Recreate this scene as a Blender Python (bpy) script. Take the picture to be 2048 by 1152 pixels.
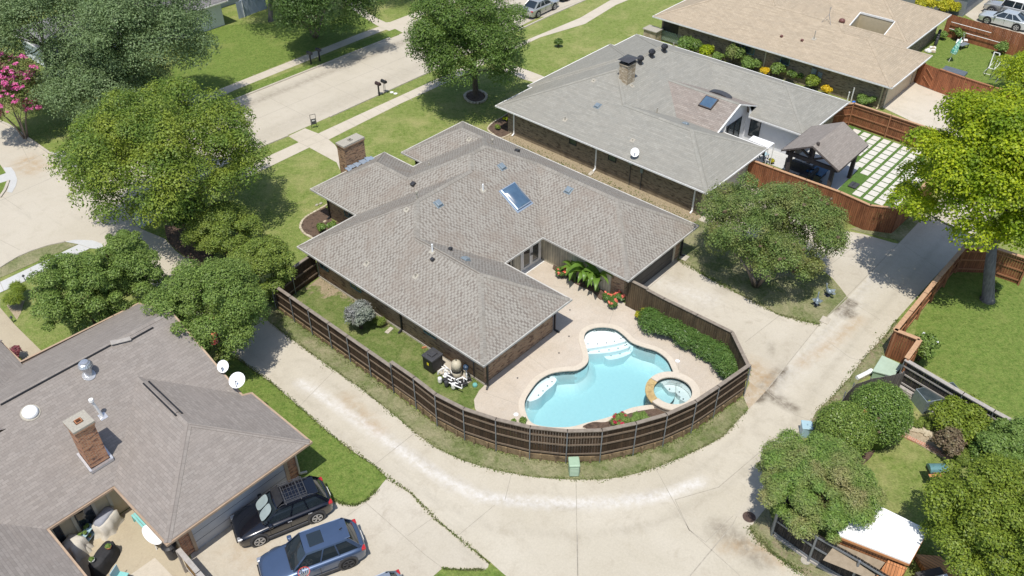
import bpy, bmesh, math, random
import numpy as np
from mathutils import Vector, Matrix
from mathutils.geometry import tessellate_polygon
random.seed(7); R=random.random; U=random.uniform
rad=math.radians
for o in list(bpy.data.objects): bpy.data.objects.remove(o)
SC=bpy.context.scene; COL=SC.collection
# ---------------------------------------------------------------- camera
FPX,TH,RO,YAW,H=1701.86,0.676857,-0.004246,0.734600,33.0
_d=Vector((math.cos(YAW)*math.cos(TH),math.sin(YAW)*math.cos(TH),-math.sin(TH)))
_r=_d.cross(Vector((0,0,1))).normalized(); _u=_r.cross(_d)
_r2=_r*math.cos(RO)+_u*math.sin(RO); _u2=-_r*math.sin(RO)+_u*math.cos(RO)
CAM=Vector((0,0,H))
cd=bpy.data.cameras.new('camera'); cam=bpy.data.objects.new('camera',cd); COL.objects.link(cam)
cd.sensor_width=36; cd.lens=36*FPX/2048; cd.clip_end=3000; cd.clip_start=.5
cam.matrix_world=Matrix(((_r2.x,_u2.x,-_d.x,0),(_r2.y,_u2.y,-_d.y,0),(_r2.z,_u2.z,-_d.z,H),(0,0,0,1)))
SC.camera=cam
# ---------------------------------------------------------------- light
SUN_EL=69.0; SUN_AZ=209.8          # the sun stands behind the camera, to its left
w=bpy.data.worlds.new("World"); SC.world=w; w.use_nodes=True
nt=w.node_tree; sk=nt.nodes.new('ShaderNodeTexSky'); sk.sky_type='NISHITA'; sk.sun_disc=False
sk.sun_elevation=rad(SUN_EL); sk.sun_rotation=rad(90-SUN_AZ+360)
sk.air_density=1.0; sk.dust_density=1.0
nt.links.new(sk.outputs[0],nt.nodes['Background'].inputs[0]); nt.nodes['Background'].inputs[1].default_value=.148
sd=bpy.data.lights.new('sun','SUN'); sd.energy=4.2; sd.angle=rad(.53); sd.color=(1,.957,.885)
sun=bpy.data.objects.new('sun',sd); COL.objects.link(sun)
sv=Vector((math.cos(rad(SUN_AZ))*math.cos(rad(SUN_EL)),math.sin(rad(SUN_AZ))*math.cos(rad(SUN_EL)),math.sin(rad(SUN_EL))))
sun.rotation_euler=sv.to_track_quat('Z','Y').to_euler(); sun.location=(10,10,60)
SC.view_settings.view_transform='Standard'; SC.view_settings.look='None'; SC.view_settings.gamma=1
SC.view_settings.exposure=.09
SC.cycles.transparent_max_bounces=16; SC.cycles.max_bounces=8
# ---------------------------------------------------------------- pixel ray helpers (source photo is 2048x1152)
def ray(x,y): return _d+_r2*((x-1024)/FPX)-_u2*((y-576)/FPX)
def at(x,y,z=0.0):
    v=ray(x,y); return CAM+v*((z-H)/v.z)
def atx(x,y,X):
    v=ray(x,y); return CAM+v*(X/v.x)
def aty(x,y,Y):
    v=ray(x,y); return CAM+v*(Y/v.y)
def P2(L,z=0): return [tuple(at(x,y,z))[:2] for x,y in L]
# ---------------------------------------------------------------- materials
MATS={}
def newmat(name):
    m=bpy.data.materials.new(name); m.use_nodes=True; MATS[name]=m
    return m,m.node_tree,m.node_tree.nodes['Principled BSDF']
def N(nt,t,**k):
    n=nt.nodes.new('ShaderNode'+t)
    for a,b in k.items(): setattr(n,a,b)
    return n
def sock(nt,dst,val):
    if hasattr(val,'is_output'): nt.links.new(val,dst)
    elif isinstance(val,(tuple,list)): dst.default_value=tuple(val)+((1,) if len(val)==3 else ())
    else: dst.default_value=val
def mix(nt,f,a,b,mode='MIX'):
    n=N(nt,'Mix',data_type='RGBA',blend_type=mode); sock(nt,n.inputs[0],f); sock(nt,n.inputs[6],a); sock(nt,n.inputs[7],b); return n.outputs[2]
def noise(nt,co,scale,detail=5,rough=.6,dist=0):
    n=N(nt,'TexNoise'); sock(nt,n.inputs['Vector'],co); n.inputs['Scale'].default_value=scale; n.inputs['Detail'].default_value=detail
    n.inputs['Roughness'].default_value=rough; n.inputs['Distortion'].default_value=dist; return n.outputs['Fac']
def ramp(nt,f,a,b,lo=0,hi=1):
    n=N(nt,'MapRange'); sock(nt,n.inputs[0],f); n.inputs[1].default_value=a; n.inputs[2].default_value=b; n.inputs[3].default_value=lo; n.inputs[4].default_value=hi; return n.outputs[0]
def math_(nt,op,a,b=0):
    n=N(nt,'Math',operation=op); sock(nt,n.inputs[0],a); sock(nt,n.inputs[1],b); return n.outputs[0]
def bump(nt,bs,h,st,dist=.02):
    n=N(nt,'Bump'); n.inputs['Strength'].default_value=st; n.inputs['Distance'].default_value=dist; sock(nt,n.inputs['Height'],h); nt.links.new(n.outputs[0],bs.inputs['Normal'])
def co(nt,which='Object'): return N(nt,'TexCoord').outputs[which]
def mapping(nt,c,scale=(1,1,1),rot=(0,0,0)):
    n=N(nt,'Mapping'); sock(nt,n.inputs[0],c); n.inputs['Scale'].default_value=scale; n.inputs['Rotation'].default_value=rot; return n.outputs[0]
def mk(name,c1,c2=None,scale=6,rough=.75,metal=0,c3=None,scale3=.6,t3=(.5,.7),bp=0,bscale=None,spec=.3,coat=0,stretch=(1,1,1),lo=.35,hi=.65):
    m,nt,bs=newmat(name); o=co(nt)
    if stretch!=(1,1,1): o=mapping(nt,o,stretch)
    c=c1
    if c2: c=mix(nt,ramp(nt,noise(nt,o,scale),lo,hi),c1,c2)
    if c3: c=mix(nt,ramp(nt,noise(nt,o,scale3,4),t3[0],t3[1]),c,c3)
    sock(nt,bs.inputs['Base Color'],c); bs.inputs['Roughness'].default_value=rough; bs.inputs['Metallic'].default_value=metal
    bs.inputs['Specular IOR Level'].default_value=spec; bs.inputs['Coat Weight'].default_value=coat; bs.inputs['Coat Roughness'].default_value=.05
    if bp: bump(nt,bs,noise(nt,o,bscale or scale,4),bp)
    return m
def shingle(name,ca,cb,cm,blot,bw=.31,rh=.17,mort=.014,blo=(.52,.68),b2s=.45):
    m,nt,bs=newmat(name); uv=co(nt,'UV')
    b=N(nt,'TexBrick'); sock(nt,b.inputs['Vector'],uv); b.offset=.5; b.inputs['Scale'].default_value=1
    b.inputs['Brick Width'].default_value=bw; b.inputs['Row Height'].default_value=rh; b.inputs['Mortar Size'].default_value=mort; b.inputs['Mortar Smooth'].default_value=.4
    b.inputs['Bias'].default_value=-.1
    sock(nt,b.inputs['Color1'],ca); sock(nt,b.inputs['Color2'],cb); sock(nt,b.inputs['Mortar'],cm)
    c=b.outputs['Color']
    b2=N(nt,'TexBrick'); sock(nt,b2.inputs['Vector'],uv); b2.offset=.37; b2.inputs['Scale'].default_value=1
    b2.inputs['Brick Width'].default_value=bw*2.7; b2.inputs['Row Height'].default_value=rh; b2.inputs['Mortar Size'].default_value=0
    sock(nt,b2.inputs['Color1'],(.8,.8,.8)); sock(nt,b2.inputs['Color2'],(1.12,1.1,1.08)); 
    c=mix(nt,b2s,c,b2.outputs['Color'],'MULTIPLY')
    n1=ramp(nt,noise(nt,co(nt),.55,5,.65),blo[0],blo[1]); c=mix(nt,n1,c,mix(nt,.6,c,blot))
    n2=noise(nt,co(nt),13,5,.75); c=mix(nt,.4,c,mix(nt,ramp(nt,n2,.3,.7),(.75,.75,.75),(1.25,1.25,1.25)),'MULTIPLY')
    # streaks running down the slope
    st=noise(nt,mapping(nt,uv,(2.2,.12,1)),1.5,4); c=mix(nt,.25,c,mix(nt,ramp(nt,st,.35,.7),(.86,.86,.86),(1.1,1.1,1.1)),'MULTIPLY')
    sock(nt,bs.inputs['Base Color'],c); bs.inputs['Roughness'].default_value=.9; bs.inputs['Specular IOR Level'].default_value=.15
    bump(nt,bs,b.outputs['Fac'],-.5,.02); return m
def tabs(name,light,dark,blot,tw,rh):
    # laminated shingles: courses of light tabs with darker tabs between them, every course shifted
    m,nt,bs=newmat(name); uv=N(nt,'SeparateXYZ'); nt.links.new(co(nt,'UV'),uv.inputs[0])
    v=math_(nt,'DIVIDE',uv.outputs[1],rh); row=math_(nt,'FLOOR',v); fv=math_(nt,'FRACT',v)
    wn=N(nt,'TexWhiteNoise',noise_dimensions='1D'); sock(nt,wn.inputs['W'],row)
    u=math_(nt,'ADD',math_(nt,'DIVIDE',uv.outputs[0],tw),math_(nt,'ADD',math_(nt,'MULTIPLY',row,.5),math_(nt,'MULTIPLY',wn.outputs['Value'],.35)))
    cell=math_(nt,'FLOOR',u); fu=math_(nt,'FRACT',u)
    cx_=N(nt,'CombineXYZ'); sock(nt,cx_.inputs[0],cell); sock(nt,cx_.inputs[1],row)
    w2=N(nt,'TexWhiteNoise',noise_dimensions='2D'); nt.links.new(cx_.outputs[0],w2.inputs['Vector'])
    edge=math_(nt,'ADD',.34,math_(nt,'MULTIPLY',w2.outputs['Value'],.26))
    isd=ramp(nt,math_(nt,'SUBTRACT',fu,edge),-.04,.04,1,0)
    amt=math_(nt,'MULTIPLY',isd,ramp(nt,w2.outputs['Value'],0,1,.42,.85))
    c=mix(nt,amt,light,dark)
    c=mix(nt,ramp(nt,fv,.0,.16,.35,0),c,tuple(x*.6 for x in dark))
    c=mix(nt,ramp(nt,noise(nt,co(nt),.6,6,.7),.48,.64,0,.55),c,blot)
    n2=noise(nt,co(nt),12,4,.7); c=mix(nt,.4,c,mix(nt,ramp(nt,n2,.3,.7),(.7,.7,.7),(1.3,1.3,1.3)),'MULTIPLY')
    sock(nt,bs.inputs['Base Color'],c); bs.inputs['Roughness'].default_value=.92; bs.inputs['Specular IOR Level'].default_value=.12
    bump(nt,bs,math_(nt,'ADD',fv,math_(nt,'MULTIPLY',isd,-.5)),.4,.015); return m
def brickm(name,ca,cb,cm,dark,bw=.24,rh=.085,mort=.011,clump=2.2):
    m,nt,bs=newmat(name); uv=co(nt,'UV')
    b=N(nt,'TexBrick'); sock(nt,b.inputs['Vector'],uv); b.inputs['Scale'].default_value=1
    b.inputs['Brick Width'].default_value=bw; b.inputs['Row Height'].default_value=rh; b.inputs['Mortar Size'].default_value=mort
    sock(nt,b.inputs['Color1'],ca); sock(nt,b.inputs['Color2'],cb); sock(nt,b.inputs['Mortar'],cm)
    c=b.outputs['Color']
    nz=noise(nt,mapping(nt,uv,(1,3.2,1)),clump,6,.75); c=mix(nt,ramp(nt,nz,.5,.6),c,dark)
    nz=noise(nt,uv,.7,4); c=mix(nt,.4,c,mix(nt,nz,(.6,.6,.6),(1.4,1.4,1.4)),'MULTIPLY')
    sock(nt,bs.inputs['Base Color'],c); bs.inputs['Roughness'].default_value=.9; bs.inputs['Specular IOR Level'].default_value=.2
    bump(nt,bs,b.outputs['Fac'],-.4,.01); return m
def boards(name,ca,cb,c3,bw=.14,gap=.008,dark=(.02,.015,.01),grain=18,rough=.85):
    m,nt,bs=newmat(name); uv=co(nt,'UV')
    b=N(nt,'TexBrick'); sock(nt,b.inputs['Vector'],uv); b.offset=0; b.inputs['Scale'].default_value=1
    b.inputs['Brick Width'].default_value=bw; b.inputs['Row Height'].default_value=9; b.inputs['Mortar Size'].default_value=gap
    sock(nt,b.inputs['Color1'],ca); sock(nt,b.inputs['Color2'],cb); sock(nt,b.inputs['Mortar'],dark)
    b.inputs['Bias'].default_value=.1
    g=noise(nt,mapping(nt,uv,(grain,1.2,1)),1,5,.7)
    c=mix(nt,ramp(nt,g,.5,.75),b.outputs['Color'],c3)
    g2=noise(nt,mapping(nt,uv,(2.5,.5,1)),.9,5,.7); c=mix(nt,.85,c,mix(nt,ramp(nt,g2,.3,.7),(.55,.55,.56),(1.5,1.48,1.42)),'MULTIPLY')
    sock(nt,bs.inputs['Base Color'],c); bs.inputs['Roughness'].default_value=rough; bs.inputs['Specular IOR Level'].default_value=.2; return m
def attr(nt,name='st'):
    a=N(nt,'Attribute'); a.attribute_name=name; s=N(nt,'SeparateColor'); nt.links.new(a.outputs['Color'],s.inputs[0]); return s.outputs
def grass(name,ca,cb,cdry,dlo=.55,dhi=.75,dscale=.35,soil=None,fine=8):
    m,nt,bs=newmat(name); o=co(nt)
    f=noise(nt,o,fine,4,.8); c=mix(nt,ramp(nt,f,.35,.65),tuple(x*.82 for x in ca),cb)
    q=noise(nt,o,1.3,5,.7); c=mix(nt,.8,c,mix(nt,ramp(nt,q,.35,.65),(.78,.8,.76),(1.18,1.16,1.2)),'MULTIPLY')
    g=noise(nt,mapping(nt,o,(1,1,1),(0,0,.5)),3.2,6,.75); c=mix(nt,ramp(nt,g,.4,.72),c,mix(nt,.5,cb,cdry))
    d=noise(nt,o,dscale,6,.65,.4); c=mix(nt,ramp(nt,d,dlo,dhi),c,mix(nt,.75,c,cdry))
    if soil:
        a=attr(nt); s=math_(nt,'ADD',math_(nt,'MULTIPLY',a[0],.82),math_(nt,'MULTIPLY',math_(nt,'SUBTRACT',noise(nt,o,1.6,7,.7),.5),1.5))
        sc=mix(nt,ramp(nt,noise(nt,o,14,5,.7),.35,.65),soil,tuple(x*.6 for x in soil))
        c=mix(nt,ramp(nt,s,.42,.62),c,sc)
    k=noise(nt,mapping(nt,o,(1,.55,1),(0,0,.7)),13,6,.82); c=mix(nt,.75,c,mix(nt,ramp(nt,k,.3,.7),(.5,.52,.45),(1.5,1.48,1.5)),'MULTIPLY')
    sock(nt,bs.inputs['Base Color'],c); bs.inputs['Roughness'].default_value=.95; bs.inputs['Specular IOR Level'].default_value=.1
    bump(nt,bs,math_(nt,'ADD',k,f),.8,.06); return m
def concrete(name,c1,c2,c3,rust=(.36,.24,.12),agg=0):
    m,nt,bs=newmat(name); o=co(nt)
    n1=noise(nt,o,.22,6,.6,.5); c=mix(nt,ramp(nt,n1,.35,.65),c1,c2)
    n2=noise(nt,o,1.1,7,.72,.6); c=mix(nt,ramp(nt,n2,.52,.72,0,.8),c,c3)
    n3=noise(nt,mapping(nt,o,(.5,.12,1),(0,0,.3)),2.2,5,.7); c=mix(nt,ramp(nt,n3,.55,.8,0,.45),c,tuple(x*.72 for x in c1))
    k=noise(nt,o,16 if agg else 11,5,.85); c=mix(nt,.38+.4*agg,c,mix(nt,ramp(nt,k,.3,.7),(.74,.73,.72),(1.2,1.2,1.2)),'MULTIPLY')
    a=attr(nt)
    bl=math_(nt,'MULTIPLY',a[0],ramp(nt,noise(nt,o,3.5,6,.75),.3,.62)); c=mix(nt,math_(nt,'MULTIPLY',bl,.8),c,(.66,.64,.61))
    dk=math_(nt,'MULTIPLY',a[1],ramp(nt,noise(nt,o,2.6,6,.7),.25,.6)); c=mix(nt,dk,c,(.13,.105,.075))
    ru=math_(nt,'MULTIPLY',a[2],ramp(nt,noise(nt,o,2.0,6,.7),.3,.6)); c=mix(nt,ru,c,rust)
    sock(nt,bs.inputs['Base Color'],c); bs.inputs['Roughness'].default_value=.88; bs.inputs['Specular IOR Level'].default_value=.2
    bump(nt,bs,k,.25,.01); return m
def leafm(name,ca,cb,cc,trans=.25,rough=.5,cscale=.5):
    m,nt,bs=newmat(name); g=N(nt,'NewGeometry')
    rnd=g.outputs['Random Per Island']
    c=mix(nt,rnd,ca,cb)
    n1=noise(nt,co(nt),cscale,3); c=mix(nt,ramp(nt,n1,.45,.68),c,cc)
    r2=math_(nt,'FRACT',math_(nt,'MULTIPLY',rnd,7.31)); c=mix(nt,.7,c,mix(nt,r2,(.6,.6,.6),(1.4,1.4,1.4)),'MULTIPLY')
    sock(nt,bs.inputs['Base Color'],c); bs.inputs['Roughness'].default_value=rough; bs.inputs['Specular IOR Level'].default_value=.3
    tr=N(nt,'BsdfTranslucent'); sock(nt,tr.inputs[0],mix(nt,.6,c,mix(nt,1,c,(1.5,1.6,.6),'MULTIPLY')))
    ms=N(nt,'MixShader'); ms.inputs[0].default_value=trans; nt.links.new(bs.outputs[0],ms.inputs[1]); nt.links.new(tr.outputs[0],ms.inputs[2])
    nt.links.new(ms.outputs[0],nt.nodes['Material Output'].inputs[0]); return m
# setting
G_LAWN=grass('lawn_grass',(0.130,0.195,0.038),(0.202,0.262,0.066),(0.351,0.329,0.144),.48,.72)
G_RICH=grass('rich_grass',(.095,.165,.03),(.165,.235,.05),(.26,.27,.09),.55,.8)
G_VERGE=grass('verge_grass',(.105,.15,.04),(.16,.19,.07),(.32,.29,.18),.42,.62,.6,soil=(.33,.27,.18))
G_SOIL=grass('patchy_grass',(.095,.155,.032),(.14,.195,.05),(.27,.26,.12),.5,.7,.6,soil=(.42,.34,.23))
C_STREET=concrete('street_concrete',(0.466,0.421,0.339),(0.496,0.450,0.369),(0.437,0.391,0.309))
C_ALLEY=concrete('alley_concrete',(0.460,0.415,0.327),(0.507,0.462,0.375),(0.407,0.361,0.280))
C_DRIVE=concrete('driveway_concrete',(0.448,0.403,0.321),(0.507,0.462,0.381),(0.378,0.332,0.262))
C_WALK=concrete('walk_concrete',(0.497,0.443,0.356),(0.540,0.486,0.400),(0.432,0.389,0.302))
C_NEW=concrete('new_concrete',(.49,.49,.475),(.53,.53,.515),(.44,.44,.43))
C_PATH=concrete('buff_concrete',(.41,.35,.25),(.45,.39,.285),(.35,.29,.21))
C_DECK=concrete('pebble_deck',(0.497,0.437,0.362),(0.551,0.491,0.416),(0.454,0.400,0.324),agg=1)
JOINT=mk('joint',(.31,.28,.225),(.40,.36,.295),5,.95)
KERB=mk('kerb_concrete',(.50,.45,.37),(.42,.38,.31),3,.85)
SH_MAIN=tabs('main_shingles',(.318,.296,.258),(.165,.140,.118),(.235,.195,.16),.25,.145)
SH_MCAP=shingle('main_ridge_caps',(.30,.28,.245),(.25,.228,.195),(.16,.14,.12),(.27,.245,.215),.24,.5,.012)
SH_RIGHT=shingle('grey_shingles',(.30,.292,.258),(.27,.26,.227),(.225,.215,.185),(.275,.262,.228),.33,.15,.010)
SH_PINK=shingle('rose_shingles',(.32,.282,.248),(.245,.208,.18),(.18,.155,.135),(.27,.23,.20),.36,.16,.012)
SH_TAN=shingle('tan_shingles',(.425,.352,.26),(.375,.307,.222),(.30,.243,.175),(.395,.322,.235),.33,.16,.012)
SH_LEFT=shingle('mauve_shingles',(.285,.255,.228),(.24,.212,.188),(.20,.175,.155),(.262,.23,.205),.32,.145,.010,b2s=.3)
SH_DARK=shingle('dark_shingles',(.24,.23,.23),(.16,.155,.16),(.1,.1,.1),(.2,.2,.2))
BR_MAIN=brickm('main_brick',(.42,.28,.16),(.32,.20,.12),(.38,.31,.23),(.14,.09,.065))
BR_RIGHT=brickm('olive_brick',(.31,.25,.165),(.23,.18,.125),(.28,.24,.19),(.10,.08,.06))
BR_LEFT=brickm('orange_brick',(.52,.25,.13),(.40,.17,.09),(.42,.33,.24),(.13,.08,.065))
BR_CHIM=brickm('chimney_brick',(.40,.235,.125),(.30,.16,.09),(.34,.28,.2),(.10,.07,.05))
STONE_CH=brickm('stone_veneer',(.48,.39,.27),(.38,.29,.19),(.25,.2,.14),(.6,.52,.4),.3,.12,.02)
SIDING=boards('cream_siding',(.50,.47,.37),(.48,.45,.355),(.44,.41,.33),.2,.012,(.2,.18,.14),2,.6)
CREAM=mk('cream_paint',(.5,.46,.36),(.46,.42,.33),3,.6)
BEIGE=mk('beige_wall',(.52,.44,.30),(.47,.40,.27),3,.7)
WHITE=mk('white_paint',(.78,.77,.74),(.70,.69,.66),4,.55)
WALLW=mk('white_stucco',(.70,.71,.72),(.66,.67,.69),3,.8)
FASCIA=mk('fascia_paint',(.55,.53,.48),(.42,.40,.36),2,.6)
GUTTER_BR=mk('bronze_gutter',(.44,.32,.22),(.36,.26,.18),3,.5)
WHITEV=mk('white_vinyl',(.84,.84,.83),None,rough=.4)
BLACKP=mk('black_paint',(.018,.018,.02),(.03,.03,.032),8,.45)
DKGREY=mk('dark_grey_plastic',(.05,.052,.058),(.07,.07,.075),8,.5)
CHAR=mk('charcoal_panel',(.075,.07,.068),(.06,.056,.054),2,.6)
GARW=mk('garage_door_white',(.46,.465,.47),(.41,.415,.42),1.2,.5,stretch=(1,1,4))
GARB=mk('garage_door_beige',(.58,.48,.33),(.52,.43,.3),2,.55)
GALV=mk('galvanised_steel',(.30,.32,.35),(.24,.26,.29),12,.45,.6)
SILVERM=mk('aluminium',(.66,.67,.69),(.52,.53,.55),14,.3,.7)
GREYV=mk('grey_vent_metal',(.28,.33,.36),(.22,.27,.30),8,.35,.3)
DARKV=mk('dark_vent_metal',(.035,.037,.042),(.06,.06,.065),8,.4,.2)
REDV=mk('maroon_vent',(.16,.07,.06),None,rough=.4)
LEAD=mk('lead_flashing',(.42,.39,.32),(.33,.30,.25),12,.6)
FLASH=mk('blue_tarp_flashing',(.26,.33,.42),(.38,.44,.51),16,.4,.3)
GLASSD=mk('dark_glass',(.02,.028,.034),None,rough=.05,spec=.9)
SKYGL=mk('skylight_dome',(.055,.10,.16),(.08,.14,.21),1.5,.12,spec=.9,coat=1)
PANE=mk('window_pane',(.035,.05,.055),(.06,.075,.08),2,.08,spec=.8)
TEALT=mk('teal_trim',(.14,.24,.24),None,rough=.5)
MULCH=mk('brown_mulch',(.085,.055,.038),(.16,.11,.08),25,.95,bp=1,bscale=20,c3=(.05,.035,.025),scale3=4)
SOIL=mk('dry_soil',(.40,.33,.23),(.30,.24,.16),8,.95,bp=.6)
STONE=mk('limestone',(.52,.45,.33),(.38,.32,.22),7,.85,c3=(.62,.56,.44),scale3=3,bp=.4)
COPING=mk('cast_coping',(.60,.53,.43),(.54,.475,.385),6,.75,bp=.15)
FLAG=mk('gold_flagstone',(.50,.37,.17),(.40,.28,.12),4,.8,c3=(.3,.22,.1),scale3=8,bp=.3)
LEDGE=brickm('stacked_ledgestone',(.40,.36,.30),(.28,.25,.2),(.12,.1,.08),(.5,.46,.4),.28,.05,.008)
PLAST=mk('pool_plaster',(.61,.625,.61),(.56,.585,.575),6,.6,lo=.3,hi=.7)  # two-tone mottling paints the water's ripple light into the plaster colour
LEDGEP=mk('white_plaster',(.76,.785,.79),(.71,.74,.75),7,.6)
TILE=brickm('pool_tile',(.03,.07,.075),(.06,.12,.12),(.18,.2,.2),(.02,.03,.035),.15,.15,.012)
W_BROWN=boards('dark_stained_boards',(0.062,0.039,0.023),(0.040,0.027,0.017),(0.087,0.061,0.039),.14,.007)
W_BRIN=boards('weathered_inner_boards',(0.104,0.074,0.043),(0.080,0.058,0.035),(0.136,0.104,0.066),.14,.007)
W_RED=boards('cedar_boards',(.26,.105,.05),(.20,.08,.038),(.30,.14,.075),.14,.007)
W_RED2=boards('red_cedar_boards',(.34,.13,.065),(.27,.10,.05),(.40,.19,.10),.14,.007)
W_BLACK=boards('blackened_boards',(.05,.045,.042),(.028,.026,.025),(.12,.10,.085),.14,.009)
W_GREY=boards('weathered_boards',(.13,.12,.11),(.10,.09,.085),(.2,.18,.16),.14,.008)
T_CAP=mk('grey_cap_timber',(.27,.23,.185),(.20,.165,.13),5,.85,stretch=(1,1,1))
T_RAIL=mk('brown_rail_timber',(.185,.14,.10),(.14,.105,.075),6,.85)
T_RAILR=mk('cedar_rail_timber',(.36,.17,.085),(.29,.13,.065),6,.8)
T_CAPR=mk('light_cedar_cap',(.50,.31,.18),(.40,.24,.14),6,.8)
T_GREY=mk('pale_grey_timber',(.40,.37,.33),(.32,.29,.26),6,.85)
T_RET=mk('retaining_timber',(.27,.195,.11),(.18,.125,.07),4,.9,c3=(.1,.07,.045),scale3=3)
T_DARK=mk('dark_beam_timber',(.095,.078,.07),(.065,.054,.05),6,.8)
BARK=mk('bark',(.15,.115,.085),(.09,.07,.052),8,.95,bp=.8,stretch=(1,1,.3))
BARKP=mk('smooth_bark',(.30,.24,.19),(.22,.17,.13),6,.85,bp=.3,stretch=(1,1,.3))
BARKG=mk('grey_bark',(.22,.20,.19),(.13,.12,.115),9,.95,bp=.8,stretch=(1,1,.3))
TYRE=mk('tyre_rubber',(.018,.018,.018),None,rough=.85)
CLOTH_B=mk('beige_cover_cloth',(.62,.58,.50),(.55,.51,.44),4,.9,bp=.2)
CLOTH_G=mk('grey_cover_cloth',(.33,.34,.38),(.28,.29,.33),4,.85)
CLOTH_K=mk('black_cloth',(.025,.025,.027),(.04,.04,.042),4,.8)
TEALP=mk('turquoise_paint',(.22,.52,.50),(.28,.58,.55),4,.5)
TERRA=mk('terracotta',(.45,.2,.1),None,rough=.8)
GREENBX=mk('green_utility_box',(.30,.42,.29),(.34,.46,.33),4,.5)
GREENPL=mk('pale_green_pad',(.40,.50,.39),(.36,.45,.35),4,.6)
TEALG=mk('teal_metal',(.12,.25,.25),(.15,.29,.29),5,.3,.3)
COPPER=mk('orange_stain_deck',(.52,.24,.10),(.44,.19,.08),5,.7)
ORW=boards('orange_board_wall',(.46,.20,.085),(.40,.17,.07),(.5,.24,.11),.12,.008)
BRICKRED=brickm('edging_brick',(.5,.24,.15),(.42,.19,.12),(.5,.4,.33),(.5,.3,.2),.2,.1,.01)
PAVERW=mk('white_paver',(.62,.595,.53),(.56,.535,.48),2.5,.8,bp=.1)
TURF=grass('artificial_turf',(.09,.17,.035),(.11,.2,.045),(.12,.19,.06),.5,.8)
IRON=mk('rusty_iron',(.14,.095,.075),(.10,.07,.06),10,.7,.4)
BLUEGR=mk('blue_grey_wall',(.33,.37,.43),(.38,.42,.48),2,.8)
DGWALL=mk('grey_wall',(.20,.215,.23),(.24,.25,.26),2,.8)
REDDOOR=mk('red_door',(.25,.03,.03),None,rough=.5)
LTBLUE=mk('pale_blue_plastic',(.35,.50,.56),None,rough=.4)
PINKF=leafm('pink_blossom',(.75,.12,.42),(.85,.28,.58),(.8,.2,.5),.3)
CORALF=leafm('coral_blossom',(.85,.17,.13),(.95,.34,.22),(.9,.22,.18),.3)
REDF=leafm('crimson_blossom',(.45,.03,.06),(.6,.1,.15),(.5,.05,.1),.3)
L_OAK=leafm('live_oak_leaves',(0.116,0.177,0.073),(0.213,0.287,0.128),(0.159,0.226,0.091))
L_GUM=leafm('broadleaf_leaves',(0.085,0.152,0.024),(0.189,0.262,0.041),(0.262,0.311,0.039))
L_MID=leafm('oak_leaves',(0.067,0.128,0.024),(0.152,0.226,0.046),(0.116,0.189,0.034))
L_DK=leafm('dark_leaves',(0.049,0.098,0.022),(0.104,0.165,0.039),(0.073,0.134,0.030))
L_CRAPE=leafm('crape_leaves',(0.107,0.179,0.035),(0.223,0.309,0.072),(0.172,0.237,0.051))
L_CRAPR=leafm('crape_leaves_rusty',(0.100,0.165,0.040),(0.202,0.267,0.072),(0.237,0.230,0.079))
L_YG=leafm('yellow_green_leaves',(0.122,0.189,0.037),(0.244,0.305,0.055),(0.207,0.256,0.049))
L_LIME=leafm('lime_leaves',(.20,.29,.012),(.44,.49,.02),(.15,.24,.012),.35)
L_VITEX=leafm('feathery_leaves',(0.116,0.201,0.044),(0.232,0.336,0.073),(0.305,0.275,0.122))
L_HOLLY=leafm('holly_leaves',(0.073,0.140,0.024),(0.183,0.268,0.055),(0.122,0.201,0.043),.15,.4)
L_HOL2=leafm('holly_leaves_lighter',(0.091,0.159,0.027),(0.220,0.293,0.061),(0.171,0.244,0.049),.15,.4)
L_GOLD=leafm('golden_leaves',(.34,.34,.02),(.55,.48,.03),(.26,.3,.02),.3)
L_YFOL=leafm('yellow_leaves',(.60,.42,.02),(.75,.55,.03),(.6,.45,.03),.3)
L_SAGE=leafm('sage_leaves',(.19,.22,.165),(.27,.29,.24),(.27,.24,.27),.2)
L_HEDGE=leafm('hedge_leaves',(.055,.12,.025),(.14,.22,.055),(.09,.17,.035),.2,.4,1.2)
L_RUST=leafm('reddish_brown_leaves',(0.149,0.098,0.069),(0.222,0.178,0.106),(0.178,0.164,0.076))
L_PURP=leafm('purple_leaves',(0.178,0.055,0.069),(0.294,0.091,0.106),(0.222,0.076,0.076))
L_BAN=leafm('banana_leaves',(0.091,0.207,0.033),(0.236,0.366,0.062),(0.149,0.294,0.048),.35,.35)
L_LAUR=leafm('laurel_leaves',(.12,.20,.04),(.21,.30,.075),(.16,.25,.055))
L_OLIVE=leafm('olive_leaves',(0.116,0.177,0.022),(0.244,0.299,0.037),(0.171,0.232,0.027))
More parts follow.
